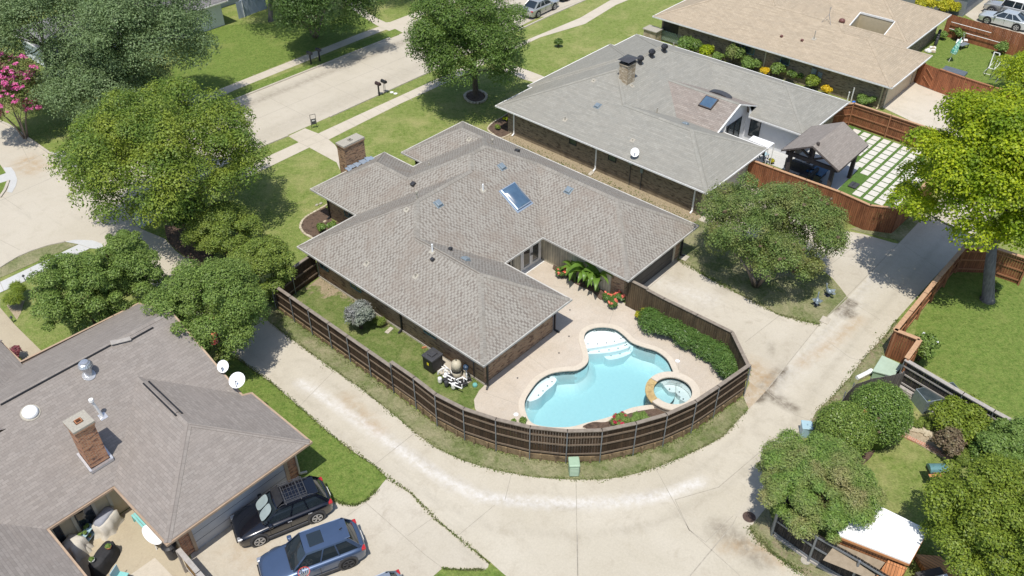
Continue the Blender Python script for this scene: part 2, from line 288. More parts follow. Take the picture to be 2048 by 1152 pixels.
# ---------------------------------------------------------------- object helpers
def tag(o,label=None,cat=None,group=None,kind=None):
    if label: o['label']=label
    if cat: o['category']=cat
    if group: o['group']=group
    if kind: o['kind']=kind
    return o
def thing(name,label,cat,loc=(0,0,0),rz=0,group=None):
    o=bpy.data.objects.new(name,None); COL.objects.link(o); o.location=loc; o.rotation_euler=(0,0,rz); o.empty_display_size=.2
    return tag(o,label,cat,group)
def rootof(o):
    while o.parent: o=o.parent
    return o
def autouv(me):
    uv=me.uv_layers.new(name='UVMap').data; vs=me.vertices
    for p in me.polygons:
        n=p.normal
        if abs(n.z)>.97: t=Vector((1,0,0)); b=Vector((0,1,0))
        else:
            t=Vector((0,0,1)).cross(n).normalized(); b=n.cross(t)
        for li in p.loop_indices:
            c=vs[me.loops[li].vertex_index].co; uv[li].uv=(c.dot(t),c.dot(b))
class MB:
    def __init__(s): s.v=[]; s.f=[]; s.m=[]
    def add(s,vs,fs,m=0):
        b=len(s.v); s.v+= [tuple(x) for x in vs]; s.f+=[tuple(b+i for i in f) for f in fs]; s.m+=[m]*len(fs); return s
    def box(s,x0,x1,y0,y1,z0,z1,m=0):
        return s.add([(x,y,z) for z in(z0,z1) for y in(y0,y1) for x in(x0,x1)],[(0,2,3,1),(4,5,7,6),(0,1,5,4),(2,6,7,3),(0,4,6,2),(1,3,7,5)],m)
    def bar(s,p,q,w,t,m=0,up=(0,0,1)):
        p=Vector(p);q=Vector(q);d=(q-p).normalized();u=Vector(up)
        if abs(d.dot(u))>.99: u=Vector((1,0,0))
        a=d.cross(u).normalized()*(w/2); b=a.cross(d).normalized()*(t/2)
        return s.add([x+i*a+j*b for x in(p,q) for j in(-1,1) for i in(-1,1)],[(0,1,3,2),(4,6,7,5),(0,4,5,1),(2,3,7,6),(0,2,6,4),(1,5,7,3)],m)
    def tube(s,pts,r,n=8,m=0,cap=True):
        pts=[Vector(p) for p in pts]; k=len(pts)
        rr=r if isinstance(r,(list,tuple)) else [r]*k; b=len(s.v); ref=None
        for i,p in enumerate(pts):
            d=(pts[min(i+1,k-1)]-pts[max(i-1,0)]).normalized()
            if ref is None:
                ref=Vector((0,0,1)) if abs(d.z)<.9 else Vector((1,0,0))
            a=d.cross(ref).normalized(); c=a.cross(d).normalized(); ref=c
            for j in range(n):
                t=2*math.pi*j/n; s.v.append(tuple(p+(a*math.cos(t)+c*math.sin(t))*rr[i]))
        for i in range(k-1):
            for j in range(n):
                s.f.append((b+i*n+j,b+i*n+(j+1)%n,b+(i+1)*n+(j+1)%n,b+(i+1)*n+j)); s.m.append(m)
        if cap:
            s.f.append(tuple(b+j for j in range(n))[::-1]); s.f.append(tuple(b+(k-1)*n+j for j in range(n))); s.m+=[m,m]
        return s
    def lathe(s,prof,c=(0,0,0),n=16,m=0,sx=1,sy=1):
        b=len(s.v)
        for r,z in prof:
            for j in range(n):
                t=2*math.pi*j/n; s.v.append((c[0]+r*sx*math.cos(t),c[1]+r*sy*math.sin(t),c[2]+z))
        for i in range(len(prof)-1):
            for j in range(n):
                s.f.append((b+i*n+j,b+i*n+(j+1)%n,b+(i+1)*n+(j+1)%n,b+(i+1)*n+j)); s.m.append(m)
        s.f.append(tuple(b+j for j in range(n))[::-1]); s.f.append(tuple(b+(len(prof)-1)*n+j for j in range(n))); s.m+=[m,m]
        return s
    def prism(s,poly,z0,z1,m=0,side=None,bottom=True):
        n=len(poly); a=sum(poly[i][0]*poly[(i+1)%n][1]-poly[(i+1)%n][0]*poly[i][1] for i in range(n))
        if a<0: poly=poly[::-1]
        b=len(s.v); s.v+=[(x,y,z0) for x,y in poly]+[(x,y,z1) for x,y in poly]
        s.f.append(tuple(b+n+i for i in range(n))); s.m.append(m)
        if bottom: s.f.append(tuple(b+i for i in range(n))[::-1]); s.m.append(m)
        for i in range(n):
            j=(i+1)%n; s.f.append((b+i,b+j,b+n+j,b+n+i)); s.m.append(m if side is None else side)
        return s
    def build(s,name,mats,parent=None,smooth=False,local=False,bevel=0,uv=True,subsurf=0,label=None):
        me=bpy.data.meshes.new(name)
        off=Vector((0,0,0)) if (local or not parent) else rootof(parent).location
        me.from_pydata([tuple(Vector(v)-off) for v in s.v],[],s.f); me.update()
        if not isinstance(mats,(list,tuple)): mats=[mats]
        for m in mats: me.materials.append(m)
        if len(mats)>1: me.polygons.foreach_set('material_index',s.m)
        if uv: autouv(me)
        if smooth: me.polygons.foreach_set('use_smooth',[True]*len(me.polygons))
        o=bpy.data.objects.new(name,me); COL.objects.link(o)
        if parent: o.parent=parent
        if bevel:
            bm=o.modifiers.new('bevel','BEVEL'); bm.width=bevel; bm.segments=2; bm.limit_method='ANGLE'
        if subsurf:
            sb=o.modifiers.new('sub','SUBSURF'); sb.levels=subsurf; sb.render_levels=subsurf
        if label: o['label']=label
        return o
def sheet(name,outer,mat,z,holes=(),fn=None,step=None,extra=None,kind='structure',parent=None,label=None,cat=None):
    """flat sheet, with holes; fn(x,y)->(r,g,b) is the stain mask, evaluated at every vertex; joints are thin strips a few mm above"""
    loops=[[Vector((x,y,0)) for x,y in outer]]+[[Vector((x,y,0)) for x,y in h] for h in holes]
    flat=[v for l in loops for v in l]; tris=tessellate_polygon(loops)
    bm=bmesh.new(); vs=[bm.verts.new((v.x,v.y,z)) for v in flat]
    for t in tris:
        try: bm.faces.new([vs[i] for i in t])
        except ValueError: pass
    bmesh.ops.recalc_face_normals(bm,faces=bm.faces)
    for f in bm.faces:
        if f.normal.z<0: f.normal_flip()
    if step:
        xs=[v.x for v in flat]; ys=[v.y for v in flat]
        for ax,lo,hi in((0,min(xs),max(xs)),(1,min(ys),max(ys))):
            lo=max(lo,-15); hi=min(hi,110)
            k=lo+step
            while k<hi:
                bmesh.ops.bisect_plane(bm,geom=bm.verts[:]+bm.edges[:]+bm.faces[:],plane_co=(k,0,0) if ax==0 else (0,k,0),plane_no=(1,0,0) if ax==0 else (0,1,0)); k+=step
    me=bpy.data.meshes.new(name); bm.to_mesh(me); bm.free()
    mats=[mat]; me.materials.append(mat)
    if extra:   # list of (p,q,width) strips
        me.materials.append(JOINT)
        b=bmesh.new(); b.from_mesh(me)
        for p,q,wd in extra:
            p=Vector((*p,z+.003));q=Vector((*q,z+.003));a=(q-p).cross(Vector((0,0,1))).normalized()*wd/2
            f=b.faces.new([b.verts.new(c) for c in(p-a,q-a,q+a,p+a)]); f.material_index=1
            if f.normal.z<0: f.normal_flip()
        b.normal_update()
        for f in b.faces:
            if f.normal.z<0: f.normal_flip()
        b.to_mesh(me); b.free()
    if fn:
        ca=me.color_attributes.new('st','FLOAT_COLOR','POINT')
        arr=np.ones((len(me.vertices),4),dtype=np.float32)
        for i,v in enumerate(me.vertices): arr[i,:3]=fn(v.co.x,v.co.y)
        ca.data.foreach_set('color',arr.ravel())
    else:
        ca=me.color_attributes.new('st','FLOAT_COLOR','POINT'); ca.data.foreach_set('color',np.tile(np.array([0,0,0,1],dtype=np.float32),len(me.vertices)))
    autouv(me)
    o=bpy.data.objects.new(name,me); COL.objects.link(o)
    if parent: o.parent=parent; me.transform(Matrix.Translation(-rootof(parent).location))
    else: tag(o,label,cat,None,kind)
    return o
def smoothloop(pts,n=6,closed=True):
    """Catmull-Rom"""
    out=[]; k=len(pts); rng=range(k) if closed else range(k-1)
    g=lambda i: pts[i%k] if closed else pts[max(0,min(k-1,i))]
    for i in rng:
        p0,p1,p2,p3=[Vector((*g(i+j),0)) for j in(-1,0,1,2)]
        for s in range(n):
            t=s/n; v=.5*((2*p1)+(-p0+p2)*t+(2*p0-5*p1+4*p2-p3)*t*t+(-p0+3*p1-3*p2+p3)*t**3); out.append((v.x,v.y))
    if not closed: out.append(tuple(pts[-1]))
    return out
def offset(poly,d):
    """inset (d>0) of a closed polygon"""
    n=len(poly); a=sum(poly[i][0]*poly[(i+1)%n][1]-poly[(i+1)%n][0]*poly[i][1] for i in range(n)); s=1 if a>0 else -1; out=[]
    for i in range(n):
        p0=Vector(poly[i-1]);p1=Vector(poly[i]);p2=Vector(poly[(i+1)%n])
        e1=(p1-p0).normalized();e2=(p2-p1).normalized()
        n1=Vector((-e1.y,e1.x))*s;n2=Vector((-e2.y,e2.x))*s
        m=(n1+n2); 
        if m.length<1e-6: m=n1
        m.normalize(); k=d/max(.3,m.dot(n1)); out.append((p1.x+m.x*k,p1.y+m.y*k))
    return out
def inpoly(x,y,P):
    c=False; n=len(P)
    for i in range(n):
        x1,y1=P[i];x2,y2=P[(i+1)%n]
        if (y1>y)!=(y2>y) and x<(x2-x1)*(y-y1)/(y2-y1)+x1: c=not c
    return c
def dseg(x,y,L):
    best=1e9
    for (x1,y1),(x2,y2) in zip(L,L[1:]):
        dx,dy=x2-x1,y2-y1; t=max(0,min(1,((x-x1)*dx+(y-y1)*dy)/(dx*dx+dy*dy+1e-9))); best=min(best,math.hypot(x-x1-t*dx,y-y1-t*dy))
    return best
# ================================================================ GROUND
def pin(p,q,w=.03): return (p,q,w)
def jl(a,b,w=.03): return (P2([a])[0],P2([b])[0],w)
S=smoothloop
# pool outline (water edge, inner rim of the coping), in pixels of the photo, then world
POOLPX=[(1050,806),(1064,781),(1080,763),(1103,750.5),(1130,746),(1155,744),(1172,733),(1177,720),(1173,700),(1168,682),(1172,668),(1187,660),(1208,658),(1230,662),(1247,674),(1262,688),(1285,697.5),(1312,706),(1333,722),(1343,741),(1347,752),(1352,770),(1348,800),(1328,816),(1300,814),(1262,820),(1232,833),(1205,842),(1172,850),(1140,858),(1095,858),(1064,850),(1052,830)]
POOLW=P2(POOLPX,-.12); POOL=S(POOLW,4)
def ground():
    hole=[(25,12.5),(38,12.5),(38,26),(25,26)]
    x=[p[0] for p in POOL]; y=[p[1] for p in POOL]
    hole=[(min(x)-.2,min(y)-.2),(max(x)+.2,min(y)-.2),(max(x)+.2,max(y)+.2),(min(x)-.2,max(y)+.2)]
    hole=[(hole[0][0],hole[0][1]-.5),(hole[1][0]+.2,hole[1][1]-.5),(hole[2][0]+.2,hole[2][1]),hole[3]]
    sheet('ground',[(-300,-300),(500,-300),(500,500),(-300,500)],G_LAWN,0,[hole])
ground()
# ---- street
curvepx=[(520,295),(470,318),(420,345),(370,370),(325,388),(290,405),(270,425),(266,440),(282,458)]
street=[(300,54.6),(66,54.6)]+P2([(1075,35.5),(900,122)])+[(48,54.0),(40,53.9)]+S(P2(curvepx),3,False)+P2([(330,478),(350,500),(330,530),(260,530),(205,489),(185,481),(130,484),(98,491),(63,503),(30,518),(11,530),(-60,560),(-400,720),(-700,500),(-500,300),(0,241),(17,248.6),(78,290),(100,304),(126,324)])+P2([(180,345),(260,330),(330,282),(390,240)])+[(30.5,62.27),(40,62.4),(300,62.4)]
jn=[jl((0,402),(126,346),.04),jl((126,346),(290,260),.04),jl((0,338),(60,322),.04),jl((60,322),(94,303),.04),jl((20,248),(60,325)),jl((0,390),(43,420)),((30,58.1),(200,58.1),.04)]
jn+=[((xx,54),(xx,62.2),.03) for xx in (36,41,46,51,56,61)]
jn+=[jl((0,480),(40,500)),jl((200,470),(270,425),.03)]
rust=P2([(52,322),(70,340)])
def stf(x,y):
    g=.5*math.exp(-((y-60.9)/.5)**2)*(x>30)+.3*math.exp(-((y-55.3)/.6)**2)*(x>30)
    return (0,g,.9*max(0,1-dseg(x,y,rust)/1.2))
sheet('street',street,C_STREET,.010,fn=stf,step=1.0,extra=jn)
def kerb(name,pts,w=.16,h=.10,label=None):
    mb=MB(); k=len(pts)
    for i in range(k):
        p=Vector((*pts[i],0)); a=Vector((*pts[max(0,i-1)],0)); b=Vector((*pts[min(k-1,i+1)],0)); n=(b-a).cross(Vector((0,0,1))).normalized()*(w/2)
        mb.v+=[tuple(p-n),tuple(p-n*.9+Vector((0,0,h))),tuple(p+n*.9+Vector((0,0,h))),tuple(p+n)]
    for i in range(k-1):
        for j in range(3): mb.f.append((4*i+j,4*i+j+1,4*i+4+j+1,4*i+4+j)); mb.m.append(0)
    mb.f+= [(0,1,2,3),(4*k-1,4*k-2,4*k-3,4*k-4)]; mb.m+=[0,0]
    o=mb.build(name,KERB); tag(o,None,None,None,'structure'); return o
kerb('kerb',[(300,62.45),(54.2,62.45)],.2)
kerb('kerb',[(51.5,62.45),(30.5,62.4),(28,62.7),(25.5,63.6)],.2)
kerb('kerb',[(300,54.5),(66,54.5),(48,53.95),(37.2,53.85)],.18,.09)
kerb('kerb',P2([(576,272),(520,295),(470,318),(420,345),(370,370),(325,388)]),.18,.09)
kerb('kerb',P2([(0,243),(17,250.5),(78,292),(118,320)]),.2)
kerb('kerb',P2([(0,396),(10,382),(18,362)]),.2)
kerb('kerb',P2([(0,536),(12,528),(35,514),(63,502),(98,490.5),(130,484)]),.14,.08)
# ---- pavements
sheet('pavement',P2([(395,189),(410,190),(445,176),(720,67)])+[(53,65.5),(54,65.55),(120,65.7),(120,64.3)]+P2([(720,79.5),(470,180),(432,198),(420,204),(385,220),(330,190)]),C_WALK,.006,
  extra=[((xx,64.2),(xx,65.6),.03) for xx in (36,37.8,39.6,41.4,43.2,45,47,49,51,53,55)])
sheet('pavement',P2([(690,0),(700,14),(720,30),(752,50),(768,58),(806,72),(812,66),(850,30),(830,40),(772,45),(757,38),(728,18),(716,-10)]),C_WALK,.014)
sheet('pavement',P2([(482,345),(524,318.2),(597.7,284.8),(576.6,272.5),(610,256.7),(636.4,267.2),(720,228.5),(800,192),(900,146),(985,108),(1090,65),(1160,36),(1230,-5),(1300,-40),(1330,-30),(1232,10),(1170,48),(1080,75),(1010,108),(905,160),(800,208),(720,247.9),(657.5,279.5),(670,290),(676,300),(680,340),(673.3,325.2),(618.8,295.3),(523.9,341),(482,360)]),C_WALK,.014,
  extra=[jl((597.7,284.8),(618.8,295.3)),jl((636.4,267.2),(657.5,279.5)),jl((615,293),(655,276)),jl((601,284),(636,268))]+[jl((636+i*28,267-i*13),(657+i*28,279.5-i*13)) for i in range(1,9)])
sheet('pavement',P2([(1010,128),(1040,135),(1085,152),(1100,160),(1072,166),(1045,158),(1004,140)]),C_WALK,.010)
sheet('ramp',P2([(292,402),(282,406),(276.4,412.5),(270,425),(266.8,437.3),(272,447),(282,457.4),(295.5,449.7),(327,429.7),(326,412.5),(285,430.6),(283,424),(287,415),(295,405)]),C_NEW,.026,extra=[jl((285,430.6),(295.5,449.7)),jl((305,424),(316,437))])
sheet('ramp',P2([(0,564.6),(60,536),(158,489),(130,484),(150,480),(185,481),(204,488),(207,494),(196,498),(180,497),(100,540),(0,586),(-60,612),(-60,590)]),C_NEW,.026,extra=[jl((60,536),(72,553)),jl((110,512),(124,528)),jl((0,564),(8,582)),jl((158,489),(180,497))])
sheet('ramp',P2([(7,335.4),(22.6,335),(30,345),(34.7,359.7),(32,372),(24,386),(14,384),(18,372),(17,361.5),(0,366.7),(-60,385),(-60,370),(0,351),(12,346.7)]),C_NEW,.026)
sheet('ramp',P2([(94,302),(111,306),(126,301),(140,312),(170,345),(150,345),(126,324)]),C_NEW,.026)
sheet('verge',P2([(0,329),(12,346.7),(0,351),(-80,368),(-80,335)]),G_RICH,.03)
sheet('verge',P2([(0,366.7),(17,361.5),(15,374),(10,380.6),(0,394.4),(-80,430),(-80,390)]),G_RICH,.03)
sheet('verge',P2([(-60,590),(0,556),(80,521),(158,488),(130,485),(98,491),(63,503),(30,518),(10.5,531),(0,536.5),(-60,565)]),G_VERGE,.018)
sheet('verge',P2([(291,406),(285,430),(326,412),(345,395),(330,385),(300,395)]),G_RICH,.018)
sheet('path',P2([(-60,580),(0,598),(0,615),(30,650),(84,703),(110,760),(60,760),(36,728),(-60,640)]),C_PATH,.008)
# lawns: richer greens, each at its own level
sheet('lawn',P2([(403,60),(460,50),(560,45),(600,40),(720,10),(760,45),(720,64),(600,112),(445,176),(410,190),(372,182),(340,140)]),G_RICH,.004)
sheet('verge',P2([(436,206),(470,186),(600,135),(720,84),(790,58),(806,66),(770,80),(720,98),(600,147),(446,210)]),G_RICH,.020)
sheet('lawn',P2([(676,300),(672,291),(720,252),(905,162),(1040,138),(1090,168),(995,212),(1030,240),(1022,270),(925,243),(804,304),(722,340),(700,330)]),G_LAWN,.004)
# left house yard strip and back lawn
sheet('lawn',P2([(455,700),(470,712),(548.5,770),(600,815),(660,868),(705.7,903),(748,931.3),(775,956),(770,966),(755,980.5),(742,995),(730,1003),(709,1010),(690,1009),(660,998),(640,990),(600,960),(500,870),(400,760)]),G_RICH,.006)
sheet('lawn',P2([(300,560),(240,520),(200,495),(180,500),(100,542),(20,580),(40,600),(60,625),(84,703),(180,665),(290,625),(330,645),(460,706),(380,650)]),G_LAWN,.004)
sheet('bare_soil',P2([(10,592),(50,600),(42,625),(34,640),(14,612)]),SOIL,.010)
# ---- alley
ALLEY=P2([(205,489),(260,530),(320,585),(390,652),(460,707),(548.5,770),(600,815),(660,868),(705.7,903),(748,931.3),(775,956),(820,985),(872,1040),(925,1083),(978,1122),(1011,1152),(1150,1280),(1800,1280),(1700,1200),(1609,1152),(1570.6,1124.7),(1536,1100),(1512,1078),(1497,1056),(1503,1050),(1520,1030),(1540,960),(1590,900),(1632.8,833),(1671,787),(1699.6,754.6),(1728,716.4),(1766.4,674.4),(1795.6,636.7),(1855.4,569.9),(1932.8,485.5),(1985,430),(2048,360),(2200,190),(2140,150),(2000,280),(1900,375),(1855.4,425.7),(1799,485.5),(1693.7,598),(1637.4,650.7),(1532,782),(1493.3,822.3),(1444,875),(1414,892),(1380.7,906.7),(1328,930),(1275.3,947),(1240,955),(1205,959.5),(1152.3,960),(1108,958),(1064.4,954),(994,941.9),(955,931),(923.7,920.8),(871,896),(828.8,864.5),(783,826),(720,776),(660,735),(584,679),(538,644),(490,605),(430,560),(385,545),(378,522),(345,497),(300,480),(282,458)])
CHALK=P2([(600,765),(640,790),(700,830),(770,878),(840,928),(900,965),(960,993),(1040,1003),(1150,1008),(1250,1003),(1320,993),(1345,985),(1400,965)])
CHALK2=P2([(1540,770),(1640,690),(1740,560)])
DARK=[P2([(1600,640),(1650,690),(1700,632)]),P2([(1512,795),(1538,760),(1560,740)]),P2([(1525,785),(1560,800),(1585,815)]),P2([(1520,1118),(1480,1085),(1440,1060)])]
TRK=P2([(1540,860),(1600,770),(1680,670),(1780,560),(1900,430)]); TRK2=P2([(600,740),(700,850),(850,960),(1000,1030),(1150,1045),(1300,1020),(1420,960),(1540,860)])
RUST=[P2([(1530,770),(1500,735)]),P2([(1600,730),(1660,690),(1720,640)]),P2([(1450,1095),(1515,1092),(1560,1125)]),P2([(690,795),(760,860)])]
def alf(x,y):
    c=.8*max(0,1-dseg(x,y,CHALK)/.45); c2=.45*max(0,1-dseg(x,y,CHALK2)/1.3)
    d=min(1,2.2*max(0,1-dseg(x,y,DARK[1])/.55)); d=max(d,min(.8,1.8*max(0,1-dseg(x,y,DARK[2])/.45))); d=max(d,.7*max(0,1-dseg(x,y,DARK[3])/.9))
    for px_,py_,rr in PUD: d=max(d,min(.9,2.5*max(0,1-math.hypot(x-px_,y-py_)/rr)))
    tt=dseg(x,y,TRK); d=max(d,.20*max(0,1-abs(tt-.78)/.3)); tt=dseg(x,y,TRK2); d=max(d,.16*max(0,1-abs(tt-.78)/.3))
    r=max([.55*max(0,1-dseg(x,y,L)/.6) for L in RUST])
    return (min(1,1.5*c+c2),d,r)
PUD=[(*P2([(1688,622)])[0],.75),(*P2([(1698,628)])[0],.55),(*P2([(1702,606)])[0],.5),(*P2([(1584,680)])[0],.0001)]
aj=[jl((830,866),(748,931),.035),jl((1023,948),(1010,1000)),jl((990,1010),(918,1070)),jl((1152,960),(1155,1152),.035),jl((1310,935),(1378,1060)),jl((1378,1060),(1480,1152)),jl((1155,1070),(1156,1152)),jl((500,675),(460,707)),jl((668,742),(600,812)),
 jl((1532,782),(1590,830)),jl((1590,830),(1650,852)),jl((1654,682),(1700,716)),jl((1700,716),(1724,722)),jl((1380,1152),(1465,1050),.05),jl((1465,1050),(1475,1030)),jl((1437,975),(1350,1000),.04),jl((1560,870),(1437,975),.04),jl((1693,598),(1760,640)),jl((1799,485),(1880,540)),jl((1350,1000),(1378,1060)),jl((1378,1060),(1411,1085)),jl((1411,1085),(1466,1032)),
 jl((1637.4,650.7),(1532,782),.045),jl((1799,485.5),(1637.4,650.7),.045)]
sheet('alley',ALLEY,C_ALLEY,.018,fn=alf,step=.33,extra=aj)
# driveways
DR_MAIN=P2([(1225,585),(1262,560),(1345,490),(1356,518),(1416,555.8),(1556.5,629.6),(1600,642),(1644.4,651.5),(1590,715),(1530,786),(1500,770),(1490,735),(1455,670),(1340,605)])
RM=P2([(1500,735),(1530,760)])
def drf(x,y):
    return (.6*max(0,1-dseg(x,y,P2([(1300,560),(1420,600)]))/1.2), .55*max(0,1-math.hypot(x-39.3,y-17.6)/.7)+.9*max(0,1-dseg(x,y,DARK[1])/.5)+.5*max(0,1-dseg(x,y,P2([(1541,712),(1544,690)]))/.3), .9*max(0,1-dseg(x,y,RM)/1.2))
sheet('driveway',DR_MAIN,C_DRIVE,.012,fn=drf,step=.5,extra=[jl((1490,685),(1558,632),.04),jl((1270,600),(1345,535))])
sheet('driveway',P2([(1395,440),(1480,370),(1540,340),(1620,440),(1693.7,462.6),(1725,468),(1785,485.5),(1799,488),(1697,597),(1680,575),(1665,557),(1645,540),(1620,530),(1560,490),(1480,470)]),C_DRIVE,.012,extra=[jl((1713,490),(1640,545))])
DL=P2([(755,980.5),(766,966),(775,956),(820,985),(872,1040),(925,1083),(960,1112),(978,1126.5),(976,1135),(969,1140.5),(940,1142),(885,1138),(867,1152),(840,1200),(400,1250),(380,1100),(372,1075),(590,930),(600,960),(640,987),(660,998),(685,1009),(709,1011.5),(730,1003),(745,990)])
sheet('driveway',DL,C_DRIVE,.014,fn=lambda x,y:(0,0,.4*max(0,1-dseg(x,y,P2([(480,1100),(560,1130)]))/1.5)),step=.8,extra=[jl((731,1005),(850,1110)),jl((815,1072),(866,1036)),jl((850,1110),(890,1140)),jl((695,1032),(735,1003))])
sheet('verge',P2([(867.5,1152),(885,1137),(925,1141),(969.4,1140.5),(976,1135),(978,1126.5),(995,1138),(1011.6,1152),(1060,1200),(830,1200)]),G_RICH,.024)
# verges beside the alley
sheet('verge',P2([(538,644),(584,679),(660,735),(720,776),(783,826),(828.8,864.5),(871,896),(923.7,920.8),(955,931),(994,941.9),(1064.4,954),(1108,958),(1152.3,960),(1205,959.5),(1240,955),(1275.3,947),(1328,930),(1380.7,906.7),(1414,892),(1444,875),(1493.3,822.3),(1500,800),(1484,796),(1380,868),(1266,912),(1133,928),(995,904),(878,854),(788,787),(665,698),(554,619),(530,600)]),G_VERGE,.0225,
  fn=lambda x,y:(.12+.22*(x<20.1)+.15*(y<15.2),0,0),step=.6)
sheet('bare_soil',P2([(1486,792),(1500,765),(1512,775),(1532,782),(1510,806),(1497,818)]),C_DRIVE,.026,fn=lambda x,y:(0,.1,.6),step=.5)
sheet('verge',P2([(1416,555.8),(1556.5,629.6),(1600,642),(1640,651),(1697,597),(1665,559),(1620,532),(1560,490),(1470,470),(1395,440),(1356,470),(1356,518)]),G_VERGE,.008,fn=lambda x,y:(.35 if x>44 else .15,0,0),step=.6)
sheet('verge',P2([(1632.8,823),(1671,787),(1699.6,754.6),(1728,716.4),(1766.4,674.4),(1795,640),(1780,700),(1762,735),(1740,752),(1720,762),(1680,800),(1655,830),(1636,850),(1600,890),(1590,900)]),G_VERGE,.022,fn=lambda x,y:(.55,0,0),step=.6)
sheet('verge',P2([(1855.4,425.7),(1799,485.5),(1790,480),(1725,466),(1700,458),(1780,440),(1840,395),(1870,400)]),G_VERGE,.020,fn=lambda x,y:(.2,0,0),step=.6)
sheet('verge',P2([(1497,1056),(1512,1078),(1536,1100),(1570.6,1124.7),(1609,1152),(1700,1200),(1800,1280),(1850,1280),(1700,1152),(1620,1120),(1550,1060),(1535,1010),(1515,1035)]),G_VERGE,.022,fn=lambda x,y:(.5,0,0),step=.5)
sheet('concrete_pad',P2([(1467,1030),(1503.8,1051),(1540,1006),(1508,985)]),C_DRIVE,.026)
# side yard of the main house
sheet('side_lawn',[(19.7,22.0),(23.3,22.9),(23.3,37.3),(19.7,36.6)],G_SOIL,.005,fn=lambda x,y:(max(0,min(1,.05+.75*(x-22.1)/1.4))*(1 if y>30 else .55)+.45*(y>35),0,0),step=.5)
sheet('back_lawn',P2([(860,700),(972,768),(958,782),(948,800),(950,815),(900,830),(800,760)]),G_SOIL,.0075,fn=lambda x,y:(.12,0,0),step=.5)
# strip between main and right house
sheet('bare_soil',[(44.1,20.5),(45.15,20.5),(45.15,41.0),(43.9,41.0)],G_SOIL,.006,fn=lambda x,y:(1.0,0,0),step=.5)
sheet('side_lawn',[(41.2,20),(44.1,20),(43.9,41),(41.2,41)],G_SOIL,.0045,fn=lambda x,y:(max(0,.15+.6*(x-43)),0,0),step=.5)
# back gardens at the right
sheet('lawn',P2([(1835,640),(1925,520),(2048,570),(2150,610),(2150,900),(1820,720)]),G_RICH,.008)
sheet('lawn',P2([(1725,930),(1760,890),(1800,868),(1880,905),(1930,950),(1950,1000),(1900,1060),(1860,1110),(1780,1090),(1700,1030)]),G_LAWN,.008)
sheet('lawn',P2([(1870,70),(1960,75),(2048,120),(2100,200),(1950,190),(1840,150)]),G_RICH,.006)
sheet('driveway',P2([(1765,215),(1840,140),(1850,165),(1905,185),(1960,225),(1960,290),(1880,270)]),C_WALK,.010)
sheet('driveway',P2([(1930,30),(1975,-5),(2100,60),(2100,120),(2048,100)]),C_DRIVE,.010)
sheet('driveway',P2([(1040,8),(1100,-10),(1200,-40),(1220,-20),(1110,20),(1075,35)]),C_STREET,.016)
# ---- mulch beds
def bed(label,px_,mat=MULCH,z=.03,rim=None,rw=.13,rh=.09,name='flower_bed',closed=True,sm=3):
    t=thing(name,label,'flower bed',at(*px_[0]))
    poly=S(P2(px_),sm)
    MB().prism(poly,.0,z+.02).build('mulch',mat,t)
    if rim:
        L=S(P2(rim),sm,closed); mb=MB(); d=0; random.seed(len(rim))
        for a,b in zip(L,L[1:]+([L[0]] if closed else [])):
            a=Vector((*a,0));b=Vector((*b,0)); n=max(1,int((b-a).length/.3))
            for i in range(n):
                p=a.lerp(b,i/n);q=a.lerp(b,(i+.9)/n); mb.bar(p+Vector((U(-.02,.02),U(-.02,.02),rh/2)),q+Vector((0,0,rh/2)),rw*U(.85,1.15),rh*U(.8,1.2))
        mb.build('stone_edging',STONE,t,bevel=.015)
    return t
bed('mulched round bed ringed with pale stones under the street oak',[(930,196),(932,188),(945,183),(960,183),(972,190),(971,200),(958,207),(940,205)],rim=[(930,196),(932,188),(945,183),(960,183),(972,190),(971,200),(958,207),(940,205)],rw=.22,rh=.14)
bed('curved dark mulch bed with limestone edging at the front corner of the main house',[(650,415),(662,436),(668,445),(700,448),(700,476),(640,478),(622,476),(608,466),(601,455),(605,441),(622,428)],rim=[(655,410),(640,419),(620,430),(606,441),(601,455),(608,467),(620,474),(626,478)],closed=False,rw=.16)
bed('planting bed with stone border beside the grey house front corner',[(1032,222),(1005,236),(988,246),(976,258),(985,268),(1003,275),(1022,268),(1032,262)],rim=[(1018,226),(1000,238),(986,246),(975,258),(984,268),(1003,277),(1026,266)],closed=False,mat=MULCH)
bed('mulch bed under the banana plants against the siding wall',[(1105,538),(1128,550),(1150,568),(1185,585),(1200,600),(1215,598),(1240,600),(1250,590),(1130,530)],z=.06)
bed('small mulch bed between pool coping and curved fence',[(1165,856),(1185,846),(1210,846),(1232,838),(1260,828),(1300,820),(1322,820),(1328,835),(1270,850),(1205,858)],z=.05)
bed('soil bed with leaf litter at the corner of the alley',[(330,445),(345,430),(390,450),(420,500),(440,560),(400,560),(378,522),(350,497),(335,480)],rim=[(375,515),(382,530),(388,548)],closed=False)
bed('dark mulch strip along the garden lawn behind the round bushes',[(1725,930),(1742,915),(1758,893),(1800,868),(1815,855),(1760,860),(1700,920),(1705,950)],z=.03)
bed('gravelly bed between brick edging and limestone rocks',[(1802,868),(1815,860),(1850,872),(1872,885),(1905,915),(1895,922)],mat=SOIL,z=.03)
